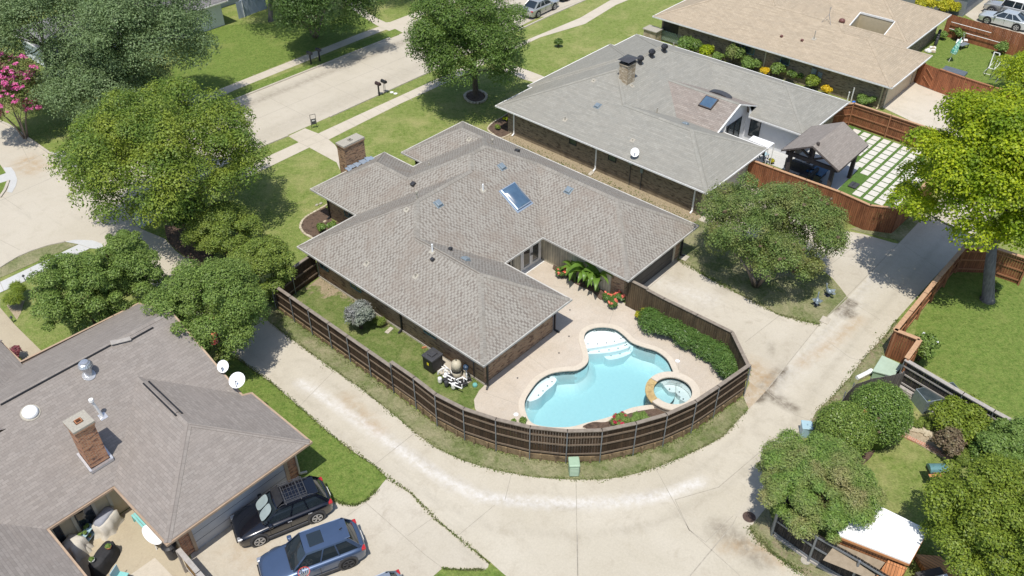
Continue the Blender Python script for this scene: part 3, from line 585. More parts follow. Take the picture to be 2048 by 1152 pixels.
# pale rocks in the garden
rk=thing('rock_border','row of pale limestone rocks behind the brick edging in the garden','rock border',at(1835,862))
for i,(x,y) in enumerate([(1812,856),(1819,858),(1826,859),(1833,861),(1840,862),(1847,865),(1853,869),(1860,872),(1866,878),(1872,884)]):
    mb=MB(); c=at(x,y,0); mb.lathe([(.02,0),(.2,.02),(.24,.12),(.17,.22),(.03,.26)],c,7,sx=U(.8,1.3),sy=U(.7,1.1)); mb.build('rock',STONE,rk)
be=thing('brick_edging','line of red bricks edging the garden lawn','edging',at(1850,890)); L=P2([(1799,869),(1850,892),(1900,918)])
mb=MB(); 
for a,b in zip(L,L[1:]): mb.bar((*a,.05),(*b,.05),.22,.1)
mb.build('bricks',BRICKRED,be)
# ================================================================ ROOFS AND HOUSES
def pclip(poly,a,b,c):
    out=[]; n=len(poly)
    for i in range(n):
        p=poly[i];q=poly[(i+1)%n]; dp=a*p[0]+b*p[1]+c; dq=a*q[0]+b*q[1]+c
        if dp>=0: out.append(p)
        if (dp>=0)!=(dq>=0):
            t=dp/(dp-dq); out.append((p[0]+(q[0]-p[0])*t,p[1]+(q[1]-p[1])*t))
    return out
def parea(P): return abs(sum(P[i][0]*P[(i+1)%len(P)][1]-P[(i+1)%len(P)][0]*P[i][1] for i in range(len(P))))/2 if len(P)>2 else 0
def psub(poly,hps):
    out=[]
    for a,b,c in hps:
        o=pclip(poly,-a,-b,-c)
        if parea(o)>1e-3: out.append(o)
        poly=pclip(poly,a,b,c)
        if parea(poly)<1e-3: break
    return out
def hip(x0,x1,y0,y1,ze,p,sides='WESN',zz=None):
    pl=[]
    z=dict(W=ze,E=ze,S=ze,N=ze); z.update(zz or {})
    if 'W' in sides: pl.append((p,0,z['W']-p*x0))
    if 'E' in sides: pl.append((-p,0,z['E']+p*x1))
    if 'S' in sides: pl.append((0,p,z['S']-p*y0))
    if 'N' in sides: pl.append((0,-p,z['N']+p*y1))
    return dict(r=(x0,x1,y0,y1),pl=pl)
def rhp(r): return [(1,0,-r[0]),(-1,0,r[1]),(0,1,-r[2]),(0,-1,r[3])]
def roofz(H_,x,y):
    best=-1
    for m in H_['prisms']:
        r=m['r']
        if r[0]-1e-3<=x<=r[1]+1e-3 and r[2]-1e-3<=y<=r[3]+1e-3: best=max(best,min(a*x+b*y+c for a,b,c in m['pl']))
    return best if best>0 else H_['ze']
def rhit(H_,px_,py_):
    z=9.0
    while z>2:
        p=at(px_,py_,z)
        rz=roofz(H_,p.x,p.y)
        inside=any(m['r'][0]<=p.x<=m['r'][1] and m['r'][2]<=p.y<=m['r'][3] for m in H_['prisms'])
        if inside and rz>=z: return Vector((p.x,p.y,rz))
        z-=.01
    return at(px_,py_,H_['ze'])
def roofnormal(H_,p):
    e=.02; zx=(roofz(H_,p.x+e,p.y)-roofz(H_,p.x-e,p.y))/(2*e); zy=(roofz(H_,p.x,p.y+e)-roofz(H_,p.x,p.y-e))/(2*e)
    return Vector((-zx,-zy,1)).normalized()
def house(root,prisms,outline,ze,mat,capmat,wallmat,inset=.66,holes=(),fascia=FASCIA,th=.17,mats=None,capw=.17,base=True):
    """prisms: hip or gable volumes whose maximum is the roof; outline: the eave polygon"""
    H_=dict(prisms=prisms,ze=ze,root=root,outline=outline)
    pieces=[]
    for i,m in enumerate(prisms):
        for k,(a,b,c) in enumerate(m['pl']):
            poly=[(m['r'][0],m['r'][2]),(m['r'][1],m['r'][2]),(m['r'][1],m['r'][3]),(m['r'][0],m['r'][3])]
            for j,(a2,b2,c2) in enumerate(m['pl']):
                if j!=k: poly=pclip(poly,a2-a,b2-b,c2-c)
            if parea(poly)<1e-3: continue
            L=[poly]
            for j,m2 in enumerate(prisms):
                if j==i: continue
                e=-1e-4 if j>i else 1e-4
                hps=rhp(m2['r'])+[(a2-a,b2-b,c2-c+e) for a2,b2,c2 in m2['pl']]
                nl=[]
                for q in L: nl+=psub(q,hps)
                L=nl
            for h in holes:
                nl=[]
                for q in L: nl+=psub(q,rhp(h))
                L=nl
            for q in L: pieces.append((q,(a,b,c),m.get('mat',0)))
    mb=MB()
    for q,(a,b,c),mi in pieces:
        ar=sum(q[i][0]*q[(i+1)%len(q)][1]-q[(i+1)%len(q)][0]*q[i][1] for i in range(len(q)))
        if ar<0: q=q[::-1]
        mb.add([(x,y,a*x+b*y+c) for x,y in q],[tuple(range(len(q)))],mi)
    rf=mb.build('roof',mats or [mat],root)
    # ridge and hip caps
    mb=MB(); done=[]
    Z=lambda P,x,y:P[0]*x+P[1]*y+P[2]
    for i in range(len(pieces)):
        for j in range(i+1,len(pieces)):
            A,PA,_=pieces[i];B,PB,_=pieces[j]
            if max(abs(PA[k]-PB[k]) for k in range(2))<1e-4: continue
            for u in range(len(A)):
                p=Vector(A[u]);q=Vector(A[(u+1)%len(A)]); L=(q-p).length
                if L<.25: continue
                d=(q-p)/L; n=Vector((-d.y,d.x))
                for v in range(len(B)):
                    r=Vector(B[v]);s=Vector(B[(v+1)%len(B)])
                    if abs((r-p).dot(n))>.01 or abs((s-p).dot(n))>.01: continue
                    t0,t1=sorted(((r-p).dot(d),(s-p).dot(d))); t0=max(0,t0);t1=min(L,t1)
                    if t1-t0<.25: continue
                    a=p+d*t0;b=p+d*t1
                    if abs(Z(PA,*a)-Z(PB,*a))>.02 or abs(Z(PA,*b)-Z(PB,*b))>.02: continue
                    cb=sum((Vector(x) for x in B),Vector((0,0)))/len(B)
                    if Z(PA,*cb)-Z(PB,*cb)<.02: continue
                    key=tuple(round(x,1) for x in (*a,*b))
                    if key in done: continue
                    done.append(key)
                    sB=1 if (cb-p).dot(n)>0 else -1
                    h=.035
                    a3=Vector((*a,Z(PA,*a)+h));b3=Vector((*b,Z(PA,*b)+h))
                    for P_,sg in((PB,sB),(PA,-sB)):
                        nn=n*sg*capw
                        a4=Vector((a.x+nn.x,a.y+nn.y,0));a4.z=Z(P_,a4.x,a4.y)+h-.012
                        b4=Vector((b.x+nn.x,b.y+nn.y,0));b4.z=Z(P_,b4.x,b4.y)+h-.012
                        fs=[(0,1,2,3)]
                        V=[a3,b3,b4,a4]
                        if (b3-a3).cross(b4-a3).z<0: V=[a3,a4,b4,b3]
                        mb.add(V,fs)
                        # small lip so the cap shingles stand off the slope
                        lo=Vector((0,0,-h+.004)); mb.add([a4,b4,b4+lo,a4+lo],[(0,1,2,3)][:1])
    if mb.v:
        o=mb.build('ridge_cap',capmat,rf,uv=False)
        uvl=o.data.uv_layers.new(name='UVMap').data
        for p in o.data.polygons:
            vs=[o.data.vertices[i].co for i in p.vertices]; e=max(((vs[k+1-len(vs)]-vs[k]) for k in range(len(vs))),key=lambda w:w.length); e=e.normalized()
            f=e.cross(p.normal)
            for li in p.loop_indices:
                c=o.data.vertices[o.data.loops[li].vertex_index].co; uvl[li].uv=(c.dot(f)*.1+.05,c.dot(e)*2.6) if 0 else (c.dot(e),c.dot(f)*.3)
    # fascia / gutter along the eaves, soffit, walls
    n=len(outline); inn=offset(outline,inset); mb=MB(); so=MB(); wl=MB()
    pz=[roofz(H_,*outline[i]) for i in range(n)]
    ar=sum(outline[i][0]*outline[(i+1)%n][1]-outline[(i+1)%n][0]*outline[i][1] for i in range(n)); sgn=1 if ar>0 else -1
    out=offset(outline,-.09)
    for i in range(n):
        j=(i+1)%n; a=outline[i];b=outline[j];za,zb=pz[i],pz[j]
        A=Vector((*a,za));B=Vector((*b,zb)); oa=Vector((*out[i],za));ob=Vector((*out[j],zb))
        Zv=lambda v,d:(v.x,v.y,v.z+d)
        V=[Zv(A,-.02),Zv(B,-.02),Zv(ob,-.005),Zv(oa,-.005),Zv(A,-th),Zv(B,-th),Zv(ob,-.12),Zv(oa,-.12)]
        mb.add(V,[(0,1,2,3),(3,2,6,7),(7,6,5,4)])
        wa,wb=inn[i],inn[j]
        so.add([(a[0],a[1],za-th+.01),(b[0],b[1],zb-th+.01),(wb[0],wb[1],min(zb-th+.01,roofz(H_,*wb)-.1)),(wa[0],wa[1],min(za-th+.01,roofz(H_,*wa)-.1))],[(0,1,2,3)])
        zwa=max(min(za,roofz(H_,*wa))-th,roofz(H_,*wa)-.2);zwb=max(min(zb,roofz(H_,*wb))-th,roofz(H_,*wb)-.2)
        if wallmat: wl.add([(wa[0],wa[1],0),(wb[0],wb[1],0),(wb[0],wb[1],zwb),(wa[0],wa[1],zwa)],[(0,1,2,3)])
    mb.build('gutter',fascia,root); so.build('soffit',fascia,root)
    if wallmat:
        if sgn<0: wl.f=[f[::-1] for f in wl.f]
        wl.build('wall',wallmat,root)
    return H_
def rbox(H_,name,px_,py_,sx,sy,h,mat,top=None,lift=0,label=None,bevel=.02,flash=True,domed=False):
    """low box vent standing on the roof slope at a photo pixel"""
    p=rhit(H_,px_,py_); n=roofnormal(H_,p)
    if n.z>.999: n=Vector((0,0,1))
    t=Vector((0,0,1)).cross(n); t=t.normalized() if t.length>1e-3 else Vector((1,0,0)); b=n.cross(t)
    def W(u,v,z): return p+t*u+b*v+n*z
    mb=MB(); k=.8
    mb.add([W(-sx/2,-sy/2,lift),W(sx/2,-sy/2,lift),W(sx/2,sy/2,lift),W(-sx/2,sy/2,lift),W(-sx/2*k,-sy/2*k,lift+h),W(sx/2*k,-sy/2*k,lift+h),W(sx/2*k,sy/2*.9,lift+h*.75),W(-sx/2*k,sy/2*.9,lift+h*.75)],[(0,3,2,1),(4,5,6,7),(0,1,5,4),(1,2,6,5),(2,3,7,6),(3,0,4,7)])
    o=mb.build(name,mat,H_['root'],bevel=bevel,label=label)
    if flash:
        f=MB(); f.add([W(-sx*.62,-sy*.62,.012),W(sx*.62,-sy*.62,.012),W(sx*.62,sy*.62,.012),W(-sx*.62,sy*.62,.012)],[(0,1,2,3)]); f.build('flashing',GREYV if mat is not DARKV else DARKV,o)
    return o
def rpipe(H_,px_,py_,h,r=.05,mat=WHITEV,flash=LEAD,cap=False,lean=(0,0)):
    p=rhit(H_,px_,py_); q=p+Vector((lean[0],lean[1],h))
    mb=MB().tube([p-Vector((0,0,.05)),q],r,10)
    if cap: mb.tube([q,q+Vector((0,0,.12))],[r*1.9,r*1.7],10)
    o=mb.build('vent_pipe',mat,H_['root'],smooth=False)
    n=roofnormal(H_,p); t=Vector((0,0,1)).cross(n).normalized() if n.z<.999 else Vector((1,0,0)); b=n.cross(t); s=.17
    MB().add([p+t*x*s+b*y*s+n*.015 for x,y in((-1,-1),(1,-1),(1,1),(-1,1))],[(0,1,2,3)]).build('flashing',flash,o); return o
def turbine(H_,px_,py_,mat,s=1.0,base=None):
    p=rhit(H_,px_,py_); root=H_['root']
    o=MB().tube([p-Vector((0,0,.1)),p+Vector((0,0,.28*s))],.15*s,14).build('turbine_vent',base or mat,root,smooth=False)
    mb=MB(); nf=20
    for k in range(nf):
        a=2*math.pi*k/nf; prof=[(.15,.28),(.25,.36),(.27,.46),(.22,.56),(.1,.62)]
        for (r0,z0),(r1,z1) in zip(prof,prof[1:]):
            a2=a+.27
            mb.add([p+Vector((r0*s*math.cos(a),r0*s*math.sin(a),z0*s)),p+Vector((r0*s*.93*math.cos(a2),r0*s*.93*math.sin(a2),z0*s)),p+Vector((r1*s*.93*math.cos(a2),r1*s*.93*math.sin(a2),z1*s)),p+Vector((r1*s*math.cos(a),r1*s*math.sin(a),z1*s))],[(0,1,2,3)])
    mb.lathe([(.16*s,.60*s),(.15*s,.63*s),(.03*s,.65*s)],p,14)
    mb.build('turbine_head',mat,o); return o
def winx(root,x,y0,y1,z0,z1,frame=TEALT,face=-1,pane=PANE,mull=1,d=.05,name='window'):
    """window on a wall at x=const"""
    mb=MB(); s=face*d; f=.05
    xa,xb=sorted((x-face*.01,x+s))
    for a,b,c,e in((y0,y0+f,z0,z1),(y1-f,y1,z0,z1),(y0,y1,z0,z0+f),(y0,y1,z1-f,z1)): mb.box(xa,xb,a,b,c,e)
    for k in range(1,mull+1):
        yy=y0+(y1-y0)*k/(mull+1); mb.box(xa,xb,yy-.02,yy+.02,z0,z1)
    fr=mb.build(name,frame,root)
    xa,xb=sorted((x-face*.01,x+s*.4)); MB().box(xa,xb,y0+f,y1-f,z0+f,z1-f).build('pane',pane,fr); return fr
def winy(root,y,x0,x1,z0,z1,frame=TEALT,face=-1,pane=PANE,mull=1,d=.05,name='window'):
    mb=MB(); s=face*d; f=.05
    ya,yb=sorted((y-face*.01,y+s))
    for a,b,c,e in((x0,x0+f,z0,z1),(x1-f,x1,z0,z1),(x0,x1,z0,z0+f),(x0,x1,z1-f,z1)): mb.box(a,b,ya,yb,c,e)
    for k in range(1,mull+1):
        xx=x0+(x1-x0)*k/(mull+1); mb.box(xx-.02,xx+.02,ya,yb,z0,z1)
    fr=mb.build(name,frame,root)
    ya,yb=sorted((y-face*.01,y+s*.4)); MB().box(x0+f,x1-f,ya,yb,z0+f,z1-f).build('pane',pane,fr); return fr
def downspout(root,x,y,ztop,mat,dx=0,dy=0,off=(0,0),label=None):
    """from the gutter (offset off) back to the wall and down"""
    mb=MB(); mb.bar((x+off[0],y+off[1],ztop),(x,y,ztop-.35),.09,.07); mb.bar((x,y,ztop-.33),(x,y,.15),.10,.08); mb.bar((x,y,.17),(x+dx,y+dy,.06),.10,.08)
    return mb.build('downspout',mat,root,bevel=0)
def chimney(root,name,c,sx,sy,z0,z1,mat,crown=.16,crownmat=LEAD,flue=.2,ov=.07):
    mb=MB().box(c[0]-sx/2,c[0]+sx/2,c[1]-sy/2,c[1]+sy/2,z0,z1-crown-.14); 
    for k in range(2): e=.03*(k+1); mb.box(c[0]-sx/2-e,c[0]+sx/2+e,c[1]-sy/2-e,c[1]+sy/2+e,z1-crown-.14+.07*k+.0005,z1-crown-.07+.07*k)
    o=mb.build(name,mat,root)
    m=MB(); x0,x1,y0,y1=c[0]-sx/2-ov,c[0]+sx/2+ov,c[1]-sy/2-ov,c[1]+sy/2+ov; f=flue; zt=z1; zb=z1-crown
    # crown slab with a flue hole
    for a in((x0,x1,y0,c[1]-f),(x0,x1,c[1]+f,y1),(x0,c[0]-f,c[1]-f,c[1]+f),(c[0]+f,x1,c[1]-f,c[1]+f)): m.box(*a,zb,zt)
    m.build('crown',crownmat,o)
    MB().box(c[0]-f,c[0]+f,c[1]-f,c[1]+f,zb+.001,zb+.03).build('flue',BLACKP,o)
    q=MB()
    for a in((c[0]-f*.8,c[0]+f*.8,c[1]-f*.8,c[1]-f*.62),(c[0]-f*.8,c[0]+f*.8,c[1]+f*.62,c[1]+f*.8),(c[0]-f*.8,c[0]-f*.62,c[1]-f*.61,c[1]+f*.61),(c[0]+f*.62,c[0]+f*.8,c[1]-f*.61,c[1]+f*.61)): q.box(*a,zb+.03,zt+.05)
    q.build('flue_liner',TERRA if mat is BR_LEFT else LEAD,o)
    return o
def dish(root,p,r,aim,mat=WHITEV,mast=.5,name='satellite_dish',lean=(0,0)):
    p=Vector(p); c=p+Vector((lean[0],lean[1],mast)); d=Vector(aim).normalized(); t=d.cross(Vector((0,0,1))).normalized(); b=t.cross(d)
    o=MB().tube([p-Vector((0,0,.05)),c],.03,8).tube([c,c+d*.05],.06,8).build(name,GALV,root)
    mb=MB(); rings=5; n=24; base=len(mb.v)
    for i in range(rings+1):
        rr=r*i/rings; zz=.22*rr*rr/r
        for j in range(n):
            a=2*math.pi*j/n; mb.v.append(tuple(c+d*(.06+zz)+t*rr*math.cos(a)*.92+b*rr*math.sin(a)))
    for i in range(rings):
        for j in range(n): mb.f.append((i*n+j,i*n+(j+1)%n,(i+1)*n+(j+1)%n,(i+1)*n+j)); mb.m.append(0)
    mb.build('reflector',mat,o,smooth=True)
    a0=c+d*.08-b*r*.95; a1=c+d*(r*.95)-b*r*.35
    MB().tube([a0,a1],.018,6).tube([a1-d*.03,a1-d*.13+b*.04],.05,8).build('feed_arm',GALV,o); return o
# ---------------------------------------------------------------- MAIN HOUSE
ZE=2.4; P=.585
MH=thing('brick_house','brown brick house with dappled grey-brown hip roof wrapped round the pool patio','house',(31,31,0))
pr=[hip(22.6,29.7,22.4,38,ZE,P),hip(22.6,40.75,27.5,38,ZE,P),hip(33.33,40.75,21,39.7,ZE,P),hip(34.62,40.75,30,41.8,ZE,P),hip(27.23,33.7,30,42.72,ZE,P),hip(27.23,40.75,27.5,39.7,ZE,P)]
ol=[(22.6,22.4),(29.7,22.4),(29.7,27.5),(33.33,27.5),(33.33,21),(40.75,21),(40.75,41.8),(34.62,41.8),(34.62,39.7),(33.7,39.7),(33.7,42.72),(27.23,42.72),(27.23,38),(22.6,38)]
HM=house(MH,pr,ol,ZE,SH_MAIN,SH_MCAP,BR_MAIN,.66)
xw=23.26; xg=33.99; yb=28.16; yg=21.66
# cream siding on the courtyard walls, 3 cm proud of the wall
MB().box(xg-.03,xg+.02,yg+.95,yb-.03,.02,2.25).build('siding',SIDING,MH)
MB().box(31.0,xg-.03,yb-.03,yb+.02,.02,2.25).build('siding',SIDING,MH)
# french doors on the back wall
a=aty(1046,505,yb).x; b=aty(1076,490,yb).x
dx0,dx1=min(a,b)-.05,max(a,b)+.1; dx0=32.05; dx1=33.75
for k in range(2):
    x0=dx0+(dx1-dx0)*k/2;x1=dx0+(dx1-dx0)*(k+1)/2-.01; mb=MB(); f=.13
    for q in((x0,x0+f,.08,2.12),(x1-f,x1,.08,2.12),(x0+f,x1-f,.08,.3),(x0+f,x1-f,1.98,2.12)): mb.box(q[0],q[1],yb-.10,yb-.03,q[2],q[3])
    dr=mb.build('french_door',WHITE,MH); MB().box(x0+f,x1-f,yb-.075,yb-.05,.3,1.98).build('pane',GLASSD,dr)
    hx=x1-.05 if k==0 else x0+.05
    MB().box(hx-.025,hx+.025,yb-.14,yb-.101,.95,1.12).build('handle',BLACKP,dr)
mb=MB(); mb.box(dx0-.12,dx0-.001,yb-.09,yb-.03,.02,2.2); mb.box(dx1+.001,dx1+.12,yb-.09,yb-.03,.02,2.2); mb.box(dx0-.12,dx1+.12,yb-.4,yb-.03,.0,.06)
mb.build('door_frame',WHITE,MH)
winy(MH,yb,30.9,31.25,.6,2.0,BLACKP,mull=0,d=.06)
# wall light on the siding
mb=MB(); q=atx(1204,538,xg-.03); mb.box(xg-.13,xg-.03,q.y-.07,q.y+.07,1.75,2.0); mb.build('wall_lamp',BLACKP,MH,bevel=.02)
# garage front
gx0,gx1=34.45,39.25
MB().box(gx0,gx1,yg-.02,yg+.02,0.02,2.15).build('garage_door',CHAR,MH)
mb=MB(); 
for z in (.55,1.08,1.61): mb.box(gx0,gx1,yg-.028,yg-.0201,z,z+.02)
mb.build('garage_panel_joint',BLACKP,MH)
mb=MB(); mb.box(gx0-.12,gx0,yg-.07,yg-.005,0,2.24); mb.box(gx1,gx1+.2,yg-.07,yg-.005,0,2.24); mb.box(gx0,gx1,yg-.07,yg-.005,2.15,2.24); mb.build('garage_frame',CREAM,MH)
# windows on the long side wall
def ysp(pa,pb,X): return sorted((atx(*pa,X).y,atx(*pb,X).y))
y0,y1=ysp((645,540),(657,548),xw); winx(MH,xw,y0-.1,y1+.15,.95,2.05)
y0,y1=ysp((709,580),(720,590),xw); winx(MH,xw,y0-.2,y1+.3,.95,2.05)
for yy in (26.7,): winx(MH,xw,yy,yy+1,1.1,2.0)
# front wing side window
winx(MH,27.89,39.3,40.3,1.0,2.0)
downspout(MH,xw-.05,22.75,2.3,BLACKP,-.2,-.1,(-.55,-.3)); downspout(MH,xw-.05,29.6,2.3,BLACKP,-.3,0,(-.55,0)); downspout(MH,29.1,22.98,2.3,BLACKP,.1,-.3,(.5,-.5))
downspout(MH,27.84,42.0,2.3,BLACKP,-.25,0,(-.5,0)); downspout(MH,40.15,21.55,2.3,BLACKP,.2,-.2,(.5,-.4)); downspout(MH,35.2,41.1,2.3,BLACKP,-.2,0,(-.4,.4))
# concrete footing strip
mb=MB(); mb.box(23.2,23.27,23.0,37.4,0,.14); mb.build('foundation',KERB,MH)
for (x,y,m) in [(1137,381,GREYV),(1004,334,GREYV),(877,408,GREYV),(931,519,GREYV)]: rbox(HM,'roof_vent',x,y,.42,.42,.16,m,label='square blue-grey metal vent')
for (x,y) in [(827,369),(866,520),(900,500),(1034,303)]: rbox(HM,'roof_vent',x,y,.30 if y<480 else .22,.34 if y<480 else .22,.2,DARKV,flash=False,label='small dark vent hood')
for x,y,h,c_ in [(966,381,.45,0),(865,503,.5,0),(834,397,.4,1),(733,528,.2,0),(831,553,.22,0),(813,420,.12,0),(985,288,.25,1),(1035,297,.2,0),(858,330,.2,0),(938,279,.12,0)]: rpipe(HM,x,y,h,.05,WHITEV if h>.41 else LEAD,cap=bool(c_))
# skylight dome
ctr=rhit(HM,1031,394); n=roofnormal(HM,ctr); t=Vector((1,0,0)); b_=n.cross(t)
W=lambda u,v,z:ctr+t*u+b_*v+n*z
mb=MB(); sx,sy=.60,.78
def ring(mb,a0,b0,a1,b1,z0,z1):
    V=[W(-a0,-b0,z0),W(a0,-b0,z0),W(a0,b0,z0),W(-a0,b0,z0),W(-a1,-b1,z1),W(a1,-b1,z1),W(a1,b1,z1),W(-a1,b1,z1)]
    mb.add(V,[(0,1,5,4),(1,2,6,5),(2,3,7,6),(3,0,4,7)])
ring(mb,sx+.06,sy+.06,sx+.06,sy+.06,0,.12); ring(mb,sx+.06,sy+.06,sx,sy,.12,.15)
V=[W(-sx-.15,-sy-.2,.012),W(sx+.15,-sy-.2,.012),W(sx+.15,sy+.1,.012),W(-sx-.15,sy+.1,.012)]; mb.add(V,[(0,1,2,3)])
sk_=mb.build('skylight',FLASH,MH)
mb=MB(); nn=8
for i in range(nn+1):
    for j in range(nn+1):
        u=-1+2*i/nn; v=-1+2*j/nn; mb.v.append(tuple(W(u*sx,v*sy,.15+.16*(1-u**4)*(1-v**4))))
for i in range(nn):
    for j in range(nn): k=i*(nn+1)+j; mb.f.append((k,k+nn+1,k+nn+2,k+1)); mb.m.append(0)
mb.build('dome',SKYGL,sk_,smooth=True)
# front chimney with blue tarp-like flashing
chimney(MH,'chimney',(31.15,43.08),1.75,.78,0,4.35,BR_CHIM,crown=.12,crownmat=LEAD,flue=.16,ov=.05)
mb=MB()
for k in range(9):
    x=30.2+k*.25; y=42.62+U(-.06,.03); z=roofz(HM,x,42.55)+U(.02,.10); mb.add([(x-.2,y-.45+U(-.1,.1),roofz(HM,x,42.2)+.04),(x+.18,y-.4+U(-.1,.1),roofz(HM,x,42.25)+.05),(x+.18,y,z+.22),(x-.18,y,z+.18+U(0,.1))],[(0,1,2,3)])
mb.build('flashing',FLASH,MH)
# ---------------------------------------------------------------- RIGHT (GREY-ROOFED) HOUSE
PR=.42
RH=thing('brick_house','olive brick house with pale grey roof and satellite dish beside the main house','house',(54,32,0))
pr=[hip(44.45,52.42,22.6,41.7,ZE,PR),hip(44.45,63.3,28.5,41.7,ZE,PR),hip(56.0,63.3,21.4,41.7,ZE,PR),hip(48.8,59.9,28.9,42.15,ZE,PR)]
g=hip(51.3,57.1,26.1,33,2.85,.42,'WE'); g['mat']=1; pr.append(g)
# gable over the courtyard doors clipped to the space between the wings
pr[-1]['pl']=[(.42,0,4.07-.42*54.2),(-.42,0,4.07+.42*54.2)]
ol=[(44.45,22.6),(52.42,22.6),(52.42,26.04),(52.42,26.12),(54.2,26.12),(56,26.12),(56,26.04),(56,21.4),(63.3,21.4),(63.3,41.7),(59.9,41.7),(59.9,42.15),(48.8,42.15),(48.8,41.7),(44.45,41.7)]
HR=house(RH,pr,ol,ZE,SH_RIGHT,SH_RIGHT,BR_RIGHT,.62,mats=[SH_RIGHT,SH_PINK],fascia=WHITE)
# white gable end with glazed doors
mb=MB(); yq=26.55; mb.add([(51.6,yq,2.35),(56.6,yq,2.35),(56.4,yq,3.12),(54.2,yq,4.0),(52.0,yq,3.12)],[(0,1,2,3,4)]); mb.box(51.9,56.7,yq+.001,yq+.1,0,2.35); mb.build('gable_wall',WALLW,RH)
mb=MB()
for a,b in(((51.35,2.88),(54.2,4.075)),((54.2,4.075),(57.05,2.88))): mb.bar((a[0],26.06,a[1]-.07),(b[0],26.06,b[1]-.07),.06,.14,up=(0,1,0))
mb.build('rake_board',WHITE,RH)
for k in range(3): winy(RH,yq,52.9+k*1.0,53.85+k*1.0,.1,2.25,BLACKP,mull=0,pane=PANE,name='glass_door')
xwn=56.62
MB().box(xwn-.03,xwn+.02,22.1,28.0,.02,2.3).build('stucco',WALLW,RH)
winx(RH,xwn-.03,25.2,26.1,.5,2.1,BLACKP,mull=0)
MB().box(45.1,51.7,23.2,23.23,0,2.2).build('garage_trim',BEIGE,RH)
MB().box(46.0,50.9,23.15,23.19,0,2.1).build('garage_door',mk('grey_garage_door',(.42,.42,.39),(.38,.38,.355),2,.6),RH)
xr=45.07
for pa,pb in(((1142,281),(1150,287)),((1220,314),(1229,320))):
    y0,y1=ysp(pa,pb,xr); winx(RH,xr,y0-.15,y1+.15,1.35,2.0,DKGREY,mull=0)
for px_,sp in((1029,1),(1194,1),(1404,0)):
    q=atx(px_,300,xr); downspout(RH,xr-.06,q.y,2.3,WHITEV,-.25,0,(-.5,0))
    if px_==1194: MB().bar((xr-.35,q.y,.05),(xr-.9,q.y-.1,.03),.28,.06).build('splash_block',KERB,RH)
mb=MB(); mb.box(xr-.02,xr+.01,23.4,41,0,.42); mb.build('foundation',mk('stained_footing',(.26,.21,.145),(.19,.15,.10),2.5,.9,c3=(.12,.095,.07),scale3=1.2),RH)
for px_,py_,z,s in((1263,325,1.9,.28),(1285,341,1.75,.22)):
    q=atx(px_,py_,xr); mb=MB().box(xr-.14,xr-.02,q.y-s/2,q.y+s/2,q.z-.15,q.z+.2); o=mb.build('meter_box',GREYV,RH,bevel=.02)
    MB().tube([(xr-.06,q.y,.1),(xr-.06,q.y,q.z-.14)],.03,8).build('conduit',DKGREY,o)
for (x,y) in [(1195,212),(1371,248)]: rbox(HR,'roof_vent',x,y,.42,.42,.14,GREYV,label='square pale blue vent')
for x,y,h in [(1130,240,.28),(1314,225,.4),(1187,162,.1),(1265,281,.1),(1264,172,.1),(1347,92,.3),(1565,167,.2)]: rpipe(HR,x,y,h,.045,LEAD)
for (x,y) in [(1280,128),(1303,115),(1328,104)]: turbine(HR,x,y,DARKV,1.05)
cc=rhit(HR,1253,160)
chimney(RH,'chimney',(cc.x,cc.y),1.0,.78,3.6,cc.z+1.5,STONE_CH,crown=.1,crownmat=BLACKP,flue=.25,ov=.03)
mb=MB(); zc=cc.z+1.5
for sx in(-1,1):
    for sy in(-1,1): mb.box(cc.x+sx*.4-.02,cc.x+sx*.4+.02,cc.y+sy*.3-.02,cc.y+sy*.3+.02,zc,zc+.22)
mb.add([(cc.x+sx*.66,cc.y+sy*.52,zc+.2) for sx,sy in((-1,-1),(1,-1),(1,1),(-1,1))]+[(cc.x,cc.y,zc+.34)],[(3,2,1,0),(0,1,4),(1,2,4),(2,3,4),(3,0,4)])
mb.build('chimney_cap',DKGREY,RH)
p=rhit(HR,1268,312); dish(RH,p,.33,(-.75,-.55,.75),mast=.35,lean=(-.1,-.1))
# square skylight on the rose gable
ctr=rhit(HR,1417,207); n=roofnormal(HR,ctr); t=Vector((0,0,1)).cross(n).normalized(); b_=n.cross(t); mb=MB(); s=.55
ring(mb,s,s,s,s,0,.14); ring(mb,s,s,s-.07,s-.07,.14,.15); o=mb.build('skylight',T_DARK,RH)
MB().add([W(-s+.07,-s+.07,.145),W(s-.07,-s+.07,.145),W(s-.07,s-.07,.145),W(-s+.07,s-.07,.145)],[(0,1,2,3)]).build('pane',SKYGL,o)
# low arched skylight beyond the rose gable's ridge
ctr=rhit(HR,1440,190); mb=MB(); 
for k in range(9):
    a=math.pi*k/8; mb.v+= [tuple(ctr+Vector((.25,.95*math.cos(a),.30*math.sin(a)-.03))),tuple(ctr+Vector((-.3,.95*math.cos(a),.30*math.sin(a)-.03)))]
for k in range(8): mb.f.append((2*k,2*k+1,2*k+3,2*k+2)); mb.m.append(0)
mb.f.append(tuple(2*k+1 for k in range(9))); mb.m.append(0)
mb.build('arched_skylight',DKGREY,RH)
